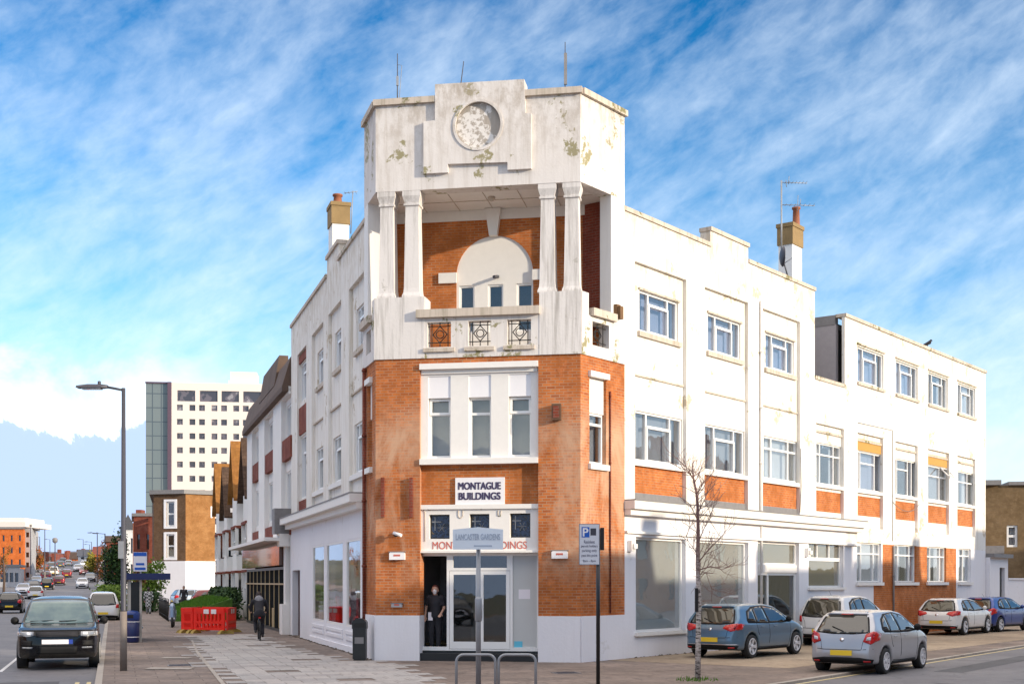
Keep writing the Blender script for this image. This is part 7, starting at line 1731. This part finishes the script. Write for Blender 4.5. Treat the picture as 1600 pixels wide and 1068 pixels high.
# name sign on its post in front of the entrance
Yn = 24.5; Xn = fx(747.5, Yn)
o = empty('street_name_sign', (Xn, Yn, 0), 'grey post with a small white street name plate in front of the entrance', 'street sign')
mb = MB(); mb.tube([(Xn, Yn, -.0), (Xn, Yn, fz(846, Yn))], [.052, .040], 12); mb.lathe((Xn, Yn, fz(970, Yn)), [(.050, 0), (.066, .02), (.066, .42), (.05, .46)], 12); part('post', mb, M['galv'], o)
M['sign_faint'] = plain('faded_sign_letters', (.40, .46, .56), .5); SF = Fr(fx(708, Yn), Yn - .07, .998, -.05, -.05, -.998); w = SF.U(786); a, b = fz(858, Yn), fz(827, Yn)
mb = MB(); mb.prism(SF, [(0, a), (w, a), (w, b), (w * .5, b + .045), (0, b)], -.02, .02); sg_ = part('name_plate', mb, M['sign_grey'], o)
mb = text_mb('LANCASTER GARDENS', SF, w / 2, (a + b) / 2 + .05, .11, .021, width=w * .88, weight=.01); part('lettering', mb, M['sign_faint'], sg_)
mb = MB(); mb.box(SF, w * .42, w * .78, .02, .024, a + .055, a + .08); part('small_print', mb, M['sign_faint'], sg_)
mb = MB(); mb.box(SF, w / 2 - .05, w / 2 + .05, -.06, -.021, a + .05, b - .05); part('clamp', mb, M['galv'], o)
# parking sign
Yk = 25.0; Xk = fx(934.5, Yk)
o = empty('parking_sign', (Xk, Yk, 0), 'black pole with a white and blue permit parking plate', 'parking sign')
mb = MB(); mb.tube([(Xk, Yk, 0), (Xk, Yk, fz(826, Yk))], .038, 12); part('pole', mb, M['black'], o)
KF = Fr(fx(904.5, Yk), Yk - .06, .995, .02, .02, -.995); w = KF.U(937); a, b = fz(882, Yk), fz(818, Yk)
mb = MB(); mb.box(KF, 0, w, -.015, .0, a, b); mb.box(KF, w + .0, w + .06, -.10, -.02, fz(858, Yk), fz(824, Yk)); 
mb = MB(); mb.box(KF, 0, w, -.015, .0, a, b); pl = part('plate', mb, plain('sign_edge', (.16, .18, .22), .5), o)
mb = MB(); mb.box(KF, .012, w - .012, .0, .003, a + .012, b - .012); part('face', mb, plain('sign_face', (.66, .67, .72), .5, var=.03), pl)
mb = MB(); mb.box(KF, w + .012, w + .085, -.05, .02, fz(859, Yk), fz(824, Yk)); part('side_plate', mb, M['black'], o)
M['sign_ink'] = plain('sign_ink', (.12, .12, .18), .5); M['signblue'] = plain('sign_blue', (.01, .10, .48), .4)
mb = MB(); mb.box(KF, .05, .20, .003, .006, fz(839, Yk), fz(823, Yk)); part('blue_square', mb, M['signblue'], pl)
mb = text_mb('P', KF, .125, fz(831, Yk), .155, .006, depth=.003, weight=.02); part('lettering', mb, M['sign_white'], pl)
mb = MB(); c = (.27, fz(830, Yk)); mb.box(KF, .22, .33, .003, .005, fz(836, Yk), fz(825, Yk)); part('symbol', mb, M['postgrey'], pl)
for i, (t, y) in enumerate((('Resident', 846), ('permit holders', 853), ('parking only', 860), ('past this point', 867.5), ('8am - 8pm', 876))):
    mb = text_mb(t, KF, w / 2, fz(y, Yk), .062 if i < 4 else .055, .003, depth=.003, width=w * (.52, .80, .72, .76, .62)[i], weight=.005); part('lettering', mb, M['sign_ink'], pl)
# cycle stands
def hoop(x0, x1, lab):
    Yh = 23.0; X0, X1 = fx(x0, Yh), fx(x1, Yh); zt_ = fz(1022, Yh); R_ = .13; pts = [(X0, Yh, -.0), (X0, Yh, zt_ - R_)]
    for k in range(1, 7): a_ = k * pi / 12; pts.append((X0 + R_ * (1 - cos(a_)), Yh, zt_ - R_ + R_ * sin(a_)))
    for k in range(6, 0, -1): a_ = k * pi / 12; pts.append((X1 - R_ * (1 - cos(a_)), Yh, zt_ - R_ + R_ * sin(a_)))
    pts += [(X1, Yh, zt_ - R_), (X1, Yh, 0)]
    mb = MB(); mb.tube(pts, .026, 10); solo('cycle_stand', mb, M['galv'], lab, 'cycle stand', 'steel cycle hoops before the entrance', loc=(X0, Yh, 0))
hoop(713, 774, 'steel cycle hoop standing around the street name post'); hoop(779, 837, 'steel cycle hoop to the right of the street name post')
# black litter bin by the tower
Yb = CAMZ * FPX / (1030.5 - HY); xb = fx(562.5, Yb); w = .195; zt_ = fz(965, Yb)
o = empty('litter_bin', (xb, Yb, 0), 'black square-bodied litter bin with domed top against the white plinth', 'bin')
mb = MB(); mb.box(W0, xb - w + .02, xb + w - .02, Yb - w, Yb + w - .04, .04, zt_ - .28); mb.box(W0, xb - w + .04, xb + w - .04, Yb - w + .02, Yb + w - .06, 0, .04); part('body', mb, M['black'], o)
mb = MB(); n = 12; prof = [(-w, zt_ - .28), (-w, zt_ - .14)] + [(-w * cos(pi * k / n), zt_ - .14 + .14 * sin(pi * k / n)) for k in range(1, n)] + [(w, zt_ - .14), (w, zt_ - .28)]
mb.prism(Fr(xb, Yb - w - .005, 1, 0, 0, 1), prof, 0, 2 * w - .02); part('hood', mb, M['black'], o)
mb = MB(); mb.box(W0, xb - .15, xb + .15, Yb - w - .012, Yb - w - .006, zt_ - .24, zt_ - .12); part('opening', mb, M['dark'], o)
mb = MB(); mb.box(W0, xb - .12, xb + .12, Yb - w - .008, Yb - w - .001, .45, .62); part('badge', mb, M['lead'], o)
# bus shelter group
Ys = 45.0
o = empty('bus_shelter', (fx(225, 48), 48, 0), 'narrow bus shelter with a navy roof and cream end panels', 'bus shelter')
SH = Fr(fx(203, Ys), Ys, -.294, .956, .956, .294)   # u along the street, v towards the shops
M['navy'] = plain('navy_metal', (.012, .02, .10), .4, var=.15); M['cream'] = plain('cream_post', (.50, .46, .40), .6)
zr1 = fz(895, Ys)
mb = MB(); mb.box(SH, -.2, 3.6, -.2, 1.35, zr1 - .22, zr1); part('roof', mb, M['navy'], o)
mb = MB()
for u_, v_ in ((0, -.05), (0, .32), (3.3, -.05), (3.3, .32), (1.65, -.05)): mb.box(SH, u_, u_ + .08, v_, v_ + .08, 0, zr1 - .22)
part('post', mb, M['cream'], o)
mb = MB(); mb.box(SH, .02, .06, .03, .32, .5, zr1 - .3); part('advert_panel', mb, M['black'], o)
mb = MB(); mb.box(SH, .1, 3.3, -.03, -.01, .4, zr1 - .3); part('pane', mb, M['glass'], o)
mb = MB(); mb.box(SH, .6, 2.9, .15, .45, .45, .5); part('bench', mb, M['galv'], o)
Yf = 46.5; xf = fx(220, Yf)
o = empty('bus_stop_flag', (xf, Yf, 0), 'white and blue bus stop flag standing above the shelter roof', 'bus stop sign')
mb = MB(); mb.tube([(xf, Yf, 0), (xf, Yf, fz(862, Yf))], .035, 8); part('pole', mb, M['galv'], o)
a, b = fz(892, Yf), fz(862, Yf); mb = MB(); mb.box(W0, fx(209, Yf), fx(230, Yf), Yf - .05, Yf - .02, a, b); pf = part('flag', mb, M['sign_white'], o)
mb = MB(); mb.box(W0, fx(211, Yf), fx(228, Yf), Yf - .056, Yf - .051, a + .05, a + .14); mb.box(W0, fx(213, Yf), fx(226, Yf), Yf - .056, Yf - .051, a + .22, a + .30); mb.box(W0, fx(209.3, Yf), fx(229.7, Yf), Yf - .056, Yf - .051, b - .14, b - .01); part('blue_band', mb, M['signblue'], pf)
Yb2 = CAMZ * FPX / (1003 - HY); xb = fx(207, Yb2); zt_ = fz(953, Yb2)
o = empty('litter_bin', (xb, Yb2, 0), 'round royal blue litter bin with white bands beside the shelter', 'bin')
mb = MB(); mb.lathe((xb, Yb2, 0), [(.20, 0), (.22, .04), (.235, .3), (.24, zt_ - .32)], 20); part('body', mb, M['navy'], o)
mb = MB(); mb.lathe((xb, Yb2, zt_ - .32), [(.24, 0), (.25, .02), (.25, .22), (.2, .29), (.08, .32)], 20); part('lid', mb, plain('blue_lid', (.02, .05, .22), .35), o)
mb = MB(); mb.lathe((xb, Yb2, zt_ - .40), [(.244, 0), (.244, .03)], 20, caps=False); mb.lathe((xb, Yb2, .18), [(.234, 0), (.236, .03)], 20, caps=False); part('band', mb, M['sign_white'], o)
mb = MB(); mb.box(W0, xb - .1, xb + .1, Yb2 - .256, Yb2 - .24, zt_ - .26, zt_ - .14); part('opening', mb, M['dark'], o)
# red barriers round a street work
M['redplastic'] = plain('red_barrier_plastic', (.85, .018, .010), .4, var=.08); M['yfoot'] = plain('yellow_rubber_foot', (.35, .26, .06), .7, var=.2)
def barrier(P0, P1, lab):
    dx, dy = P1[0] - P0[0], P1[1] - P0[1]; l = sqrt(dx * dx + dy * dy); fr = Fr(P0[0], P0[1], dx / l, dy / l, dy / l, -dx / l)
    o = empty('road_barrier', ((P0[0] + P1[0]) / 2, (P0[1] + P1[1]) / 2, 0), lab, 'barrier', 'red plastic barriers round the street work')
    n = 7; e = .12; s_ = (l - 2 * e) / n; hs = [(e + s_ * k + s_ * .22, e + s_ * k + s_ * .78, .50, .80) for k in range(n)] + [(e + s_ * k + s_ * .22, e + s_ * k + s_ * .78, .24, .40) for k in range(n)]
    mb = MB(); mb.grid(fr, (0, l), (.14, 1.0), hs, -.03, .03); part('panel', mb, M['redplastic'], o)
    mb = MB(); mb.box(fr, .02, l - .02, -.045, .045, .86, 1.03); mb.box(fr, .02, l - .02, -.04, .04, .40, .50); part('rail', mb, M['redplastic'], o)
    if l > 1.5:
        mb = MB()
        for c in (.42, .66): mb.box(fr, l * c - .13, l * c + .13, .046, .05, .80, .98)
        part('reflector', mb, M['sign_white'], o)
    for c in (.1, l - .1): mb = MB(); mb.prism(Fr(*fr.P(c, 0, 0)[:2], fr.n[0], fr.n[1], fr.d[0], fr.d[1]), [(-.28, .0), (.28, 0), (.2, .1), (.05, .15), (-.05, .15), (-.2, .1)], -.07, .07); part('foot', mb, M['yfoot'], o)
A_ = gp(281, 988); B_ = gp(354, 989)
A_ = (A_[0] + .1, A_[1]); B_ = (B_[0], B_[1] - .3); C_ = (B_[0] + .02, B_[1] + 1.9); D_ = (A_[0] + .2, A_[1] + 2.1); Mm = ((A_[0] * .72 + B_[0] * .28), A_[1] * .72 + B_[1] * .28)
barrier(A_, (Mm[0] - .03, Mm[1]), 'short red plastic barrier at the left of the front row'); barrier(Mm, B_, 'long red plastic barrier with white reflectors facing us'); barrier((B_[0] + .06, B_[1] + .1), C_, 'red plastic barrier closing the shop side of the work'); barrier((D_[0], D_[1] + .05), (A_[0] - .05, A_[1] + .12), 'red plastic barrier closing the road side of the work'); barrier((C_[0] - .1, C_[1] + .1), (D_[0] + .1, D_[1] + .1), 'red plastic barrier at the rear of the work')
# motor scooter behind the barrier
Ym = CAMZ * FPX / (979 - HY); Xm = fx(270, Ym)
o = empty('motor_scooter', (Xm, Ym, 0), 'blue-grey motor scooter standing left of the red barriers', 'scooter', rz=radians(12))
for y in (-.55, .62): mb = MB(); mb.lathe((0, y, .25), [(.10, -.05), (.22, -.055), (.25, -.03), (.25, .03), (.22, .055), (.10, .05)], 18, 'x'); part('wheel', mb, M['tyre'], o, world=False)
blob('front_shield', [(np.array((0, -.48, .42)), np.array((0, -.40, .92)), .17, .14), (np.array((0, -.36, .92)), np.array((0, -.34, 1.02)), .13, .10)], P_skyb, o, .03); blob('rear_body', [(np.array((0, .1, .55)), np.array((0, .75, .68)), .16, .15)], P_skyb, o, .03)
blob('seat', [(np.array((0, .05, .78)), np.array((0, .7, .82)), .11, .11)], M['black'], o, .03)
mb = MB(); mb.tube([(-.34, -.30, 1.04), (0, -.36, 1.02), (.34, -.30, 1.04)], .02, 6); part('handlebar', mb, M['blackmetal'], o, world=False)
mb = MB(); mb.lathe((0, -.53, .80), [(.02, -.03), (.08, -.02), (.09, .05)], 12, 'y'); part('headlight', mb, M['headlamp'], o, world=False)
mb = MB(); mb.box(W0, -.12, .12, -.66, -.64, .38, .46); part('number_plate', mb, M['plate_w'], o, world=False)
for sg in (1, -1): mb = MB(); mb.tube([(sg * .28, -.32, 1.04), (sg * .32, -.32, 1.2)], .008, 4); mb.box(W0, sg * .33 - .06, sg * .33 + .06, -.33, -.31, 1.18, 1.26); part('mirror', mb, M['black'], o, world=False)
# ------------------------------------------------------------------ trees and planting
def leaf_mat(name, cols):
    m, nt, b = mat_new(name); oi = nt.nodes.new('ShaderNodeNewGeometry'); c = ramp(nt, oi.outputs['Random Per Island'], [(i / (len(cols) - 1), c) for i, c in enumerate(cols)]); nt.links.new(c, b.inputs['Base Color']); b.inputs['Roughness'].default_value = .7; b.inputs['Specular IOR Level'].default_value = .2
    return m
M['leaf_dark'] = leaf_mat('dark_evergreen_leaves', [(.012, .03, .012), (.03, .07, .02), (.05, .09, .02)]); M['leaf_yel'] = leaf_mat('yellowing_leaves', [(.10, .12, .02), (.22, .20, .03), (.30, .22, .03)]); M['leaf_aut'] = leaf_mat('autumn_leaves', [(.10, .09, .02), (.25, .10, .02), (.32, .07, .03)]); M['leaf_green'] = leaf_mat('green_leaves', [(.05, .10, .015), (.10, .17, .02), (.15, .22, .03)])
M['bark'] = plain('brown_bark', (.09, .06, .045), .9, var=.3, scale=14)
def leaves(mb, c, rad, n, size, rnd):
    cl = [(rnd.gauss(0, .5), rnd.gauss(0, .5), rnd.gauss(0, .5)) for _ in range(max(6, n // 60))]
    for _ in range(n):
        q = rnd.choice(cl); p = [c[i] + rad[i] * (max(-1.05, min(1.05, q[i])) + rnd.gauss(0, .17)) for i in range(3)]
        a = Vector([rnd.uniform(-1, 1) for _ in range(3)]).normalized(); b = a.orthogonal().normalized(); s_ = size * rnd.uniform(.6, 1.3); P = Vector(p)
        mb.poly([P - a * s_, P + b * s_ * .55, P + a * s_, P - b * s_ * .55])
def tree(lab, x, ytop, ybase, Y, wpx, mat, seed, n=1500, trunk=.3, size=None, group='trees along the long street', cat='tree'):
    rnd = random.Random(seed); X = fx(x, Y); z0 = g(Y); H = fz(ytop, Y) - z0; W_ = wpx / FPX * Y / 2
    o = empty('street_tree', (X, Y, z0), lab, cat, group); mb = MB(); r = max(.08, H * .02)
    mb.tube([(X, Y, z0), (X + r, Y, z0 + H * trunk), (X, Y, z0 + H * .8)], [r * 1.3, r, r * .3], 8)
    for k in range(6): a = k * 1.05; zb_ = z0 + H * (trunk + .06 * k); mb.tube([(X, Y, zb_), (X + cos(a) * W_ * .6, Y + sin(a) * W_ * .6, zb_ + H * .16)], [r * .5, r * .15], 5)
    part('trunk', mb, M['bark'], o)
    mb = MB(); leaves(mb, (X, Y, z0 + H * (trunk + 1) / 2), (W_, W_, H * (1 - trunk) / 2), n, size or W_ * .13, rnd); part('crown', mb, M[mat], o, recalc=False)
tree('tall dark evergreen hedge tree behind the street lamp', 181, 836, 912, 150, 34, 'leaf_dark', 1, 3200, .05)
tree('yellow-green tree left of the dark evergreen', 147, 858, 890, 240, 26, 'leaf_yel', 2, 1300, .2)
tree('brownish tree between the yellow-green one and the evergreen', 163, 846, 893, 190, 22, 'leaf_aut', 3, 1200, .2)
tree('autumn orange tree on the left beyond the orange flats', 58, 858, 885, 230, 24, 'leaf_aut', 4, 1200, .2)
tree('thin leaning tree at the left edge before the orange flats', 5, 850, 925, 120, 26, 'leaf_aut', 5, 420, .45)
tree('small green tree behind the bus shelter', 240, 884, 950, 95, 36, 'leaf_green', 6, 1600, .1)
tree('leafy bush on the corner of the brick block', 216, 880, 925, 130, 24, 'leaf_green', 8, 900, .1)
# garden hedges and lawn by the terrace
def hedge(lab, P0, P1, h, w, mat, seed, n=2500, name='garden_hedge'):
    rnd = random.Random(seed); mb = MB(); dx, dy = P1[0] - P0[0], P1[1] - P0[1]; l = sqrt(dx * dx + dy * dy)
    for _ in range(n):
        t = rnd.random(); p = Vector((P0[0] + dx * t + rnd.gauss(0, w * .35), P0[1] + dy * t + rnd.gauss(0, w * .35), h * abs(rnd.random()) ** .6 * (1 + .12 * sin(t * l * 2.1))))
        a = Vector([rnd.uniform(-1, 1) for _ in range(3)]).normalized(); b = a.orthogonal().normalized(); s_ = .10 * rnd.uniform(.6, 1.4)
        mb.poly([p - a * s_, p + b * s_ * .6, p + a * s_, p - b * s_ * .6])
    solo(name, mb, M[mat], lab, 'hedge', loc=((P0[0] + P1[0]) / 2, (P0[1] + P1[1]) / 2, 0), recalc=False)
q = lambda u, v: LL.P(u, v, 0)[:2]
mb = MB(); 
LZ = lambda v: .25 + (3.6 - v) / 3.0 * .95          # the lawn banks up towards the houses
mb.raw([LL.P(a, b, z) for a, b, z in ((36.5, 3.6, 0), (56, 3.6, 0), (56, .6, 0), (36.5, .6, 0), (36.5, 3.6, .25), (56, 3.6, .25), (56, .6, 1.2), (36.5, .6, 1.2))], [(0, 1, 2, 3), (4, 5, 6, 7), (0, 1, 5, 4), (1, 2, 6, 5), (2, 3, 7, 6), (3, 0, 4, 7)], False); struct('lawn', mb, M['grass'])
mbp = MB(); 
mb = MB(); rnd = random.Random(9)
for _ in range(12000):
    u_, v_ = rnd.uniform(36.6, 55.9), rnd.uniform(.7, 3.5); x, y = q(u_, v_); h = rnd.uniform(.05, .16); a = rnd.uniform(0, pi); dx, dy = cos(a) * .02, sin(a) * .02
    zg_ = LZ(v_) - .01; mb.poly([(x - dx, y - dy, zg_), (x + dx, y + dy, zg_), (x + rnd.uniform(-.04, .04), y + rnd.uniform(-.04, .04), zg_ + h)])
M['grassblade'] = leaf_mat('grass_blades', [(.05, .13, .015), (.09, .20, .02), (.13, .25, .03)]); o = struct('grass', mb, M['grassblade'], kind='stuff', recalc=False)
hedge('dark clipped hedge between the lawn and the terraced houses', q(37, .3), q(58, .1), 1.6, .5, 'leaf_dark', 11, 3000)
hedge('light green hedge beyond the bus shelter', q(56, 6.6), q(66, 7.0), 1.7, 1.2, 'leaf_green', 12, 3200)
hedge('dark hedge along the pavement left of the lawn', q(58, 4.2), q(66, 4.4), 1.25, .9, 'leaf_dark', 13, 2600)
# railing before the lawn
o = empty('iron_railing', (*q(44, 4.8), 0), 'black iron railing along the front of the lawn', 'railing')
mb = MB()
for k in range(0, 29): x, y = q(36.6 + k * .5, 3.9); mb.tube([(x, y, 0), (x, y, 1.05 if k % 4 else 1.2)], .014 if k % 4 else .03, 5)
part('railing', mb, M['blackmetal'], o); mb = MB(); mb.tube([(*q(36.6, 3.9), 1.0), (*q(50.6, 3.9), 1.0)], .02, 5); mb.tube([(*q(36.6, 3.9), .2), (*q(50.6, 3.9), .2)], .015, 5); part('rail', mb, M['blackmetal'], o)
# cars standing on the forecourts beyond the hedge
c1, _ = hatchback('parked_car', P_skyb, 'pale blue car nose-in before the brown brick block', L=4.2, W_=.88, H=1.5, res=.08, detail=False); place(c1, fx(268, 108), 108, radians(60), g(108))
c2, _ = hatchback('parked_car', P_red, 'dark red car behind the hedge before the terraced houses', L=4.2, W_=.88, H=1.5, res=.08, detail=False); place(c2, fx(298, 100), 100, radians(70), 0)
# the young birch
M['birch'] = None
m_, nt_, b_ = mat_new('birch_bark'); P_ = wpos(nt_); sz_ = nt_.nodes.new('ShaderNodeSeparateXYZ'); nt_.links.new(P_, sz_.inputs[0])
base_ = ramp(nt_, noise(nt_, 9, 6, .7, scaled(nt_, P_, (1, 1, 3))), [(.44, (.55, .50, .46)), (.50, (.42, .37, .34)), (.60, (.05, .04, .035))])
hm = ramp(nt_, math_(nt_, 'DIVIDE', sz_.outputs[2], 5.0), [(.36, 0), (.62, 1)]); nt_.links.new(mixc(nt_, hm, base_, (.20, .11, .10)), b_.inputs['Base Color']); b_.inputs['Roughness'].default_value = .8; M['birch'] = m_
M['twig'] = plain('reddish_twigs', (.25, .15, .13), .8, var=.2)
Yt = CAMZ * FPX / (1062 - HY); T = lambda x, y, d=0: Vector((fx(x, Yt + d), Yt + d, fz(y, Yt + d)))
o = empty('birch_tree', (fx(1090, Yt), Yt, 0), 'young leafless birch with pale trunk at the kerb by the side street shopfront', 'tree')
mb = MB(); trunk = [T(1090, 1062), T(1091, 1000), T(1092, 930), T(1090, 880), T(1091, 830), T(1090, 790), T(1088, 768), T(1084, 748), T(1082, 735), T(1083, 712)]
mb.tube(trunk, [.066, .056, .052, .046, .038, .031, .025, .019, .012, .005], 10); part('trunk', mb, M['birch'], o)
mb = MB(); mb.box(W0, fx(1085, Yt), fx(1090, Yt), Yt - .09, Yt - .05, fz(955, Yt), fz(918, Yt)); part('bark_scar', mb, M['black'], o)
mb = MB(); rnd = random.Random(21)
def twig(p, d, L_, r, depth):
    pts = [p.copy()]; q_ = p.copy(); dd = d.copy(); n = 5
    for k in range(n):
        dd = (dd + Vector((rnd.gauss(0, .14), rnd.gauss(0, .14), rnd.gauss(0, .10) + .04)) ).normalized(); q_ = q_ + dd * L_ / n; pts.append(q_.copy())
        if depth > 0 and rnd.random() < .85:
            s_ = Vector((rnd.gauss(0, 1), rnd.gauss(0, 1), rnd.gauss(.3, .6))).normalized(); twig(q_, (dd * .75 + s_ * .6).normalized(), L_ * rnd.uniform(.4, .65), r * .5, depth - 1)
    mb.tube(pts, [max(.0035, r * (1 - .14 * k)) for k in range(n + 1)], 5, caps=False)
br = [((1088, 882), (1104, 862), (1122, 843), (1132, 832)), ((1092, 890), (1110, 884), (1128, 889), (1142, 884)), ((1090, 850), (1098, 830), (1106, 812), (1112, 800)), ((1090, 812), (1083, 797), (1076, 785)), ((1091, 800), (1100, 782), (1106, 768)), ((1090, 770), (1095, 762), (1101, 748)), ((1086, 752), (1080, 742), (1075, 738)), ((1092, 870), (1085, 858), (1076, 846), (1072, 836)), ((1092, 900), (1098, 892), (1104, 896), (1112, 920), (1112, 940))]
for i, b in enumerate(br):
    dep = rnd.uniform(-.2, .2); pts = [T(*p, dep * k) for k, p in enumerate(b)]; r = .015 - .0008 * i; mb.tube(pts, [max(.006, r * (1 - .22 * k)) for k in range(len(pts))], 6)
    for k in range(1, len(pts)):
        for _ in range(3):
            t = rnd.random(); p = pts[k - 1].lerp(pts[k], t); d = (pts[k] - pts[k - 1]).normalized(); s_ = Vector((rnd.gauss(0, 1), rnd.gauss(0, 1), rnd.gauss(.4, .7))).normalized(); twig(p, (d * .6 + s_ * .7).normalized(), rnd.uniform(.25, .55), .007, 1)
for k in range(26):
    z_ = rnd.uniform(.35, 1.0); i = int(z_ * (len(trunk) - 2)); p = trunk[i].lerp(trunk[i + 1], rnd.random())
    if p.z < 2.2: continue
    a = rnd.uniform(0, 2 * pi); twig(p, Vector((cos(a), sin(a), .7)).normalized(), rnd.uniform(.35, .75), .009, 1)
part('crown', mb, M['twig'], o, recalc=False)
hedgeb = MB(); 
rnd = random.Random(31)
for _ in range(70):
    a, r_ = rnd.uniform(0, 2 * pi), rnd.uniform(.05, .5) ; x, y = fx(1090, Yt) + cos(a) * r_, Yt + sin(a) * r_; h = rnd.uniform(.03, .11); hedgeb.poly([(x - .015, y, 0.005), (x + .015, y, .005), (x + rnd.uniform(-.03, .03), y, h)])
struct('weeds', hedgeb, M['grassblade'], kind='stuff', recalc=False)
# birds
def bird(x, y, Y, lab, col='cl_black', s=1.0):
    X, Z_ = fx(x, Y), fz(y, Y); o = empty('crow', (X, Y, Z_), lab, 'bird')
    A = lambda *p: np.array(p) * s
    blob('body', [(A(-.12, 0, .14), A(.08, 0, .24), .055 * s, .075 * s), (A(.10, 0, .28), A(.14, 0, .33), .05 * s, .045 * s), (A(.16, 0, .33), A(.23, 0, .31), .018 * s, .006 * s), (A(-.12, 0, .14), A(-.30, 0, .06), .05 * s, .02 * s), (A(.0, .02, .12), A(.0, .02, 0), .012 * s, .01 * s), (A(.0, -.02, .12), A(.0, -.02, 0), .012 * s, .01 * s)], M[col], o, .02 * s, .03 * s)
    return o
ua = ru(1453); PA = RR.P(ua, -.15, za_hi + .02); bird(1453, 0, PA[1], 'black crow perched on the annex parapet'); [q_ for q_ in bpy.data.objects if q_.name == 'crow'][0].location = PA
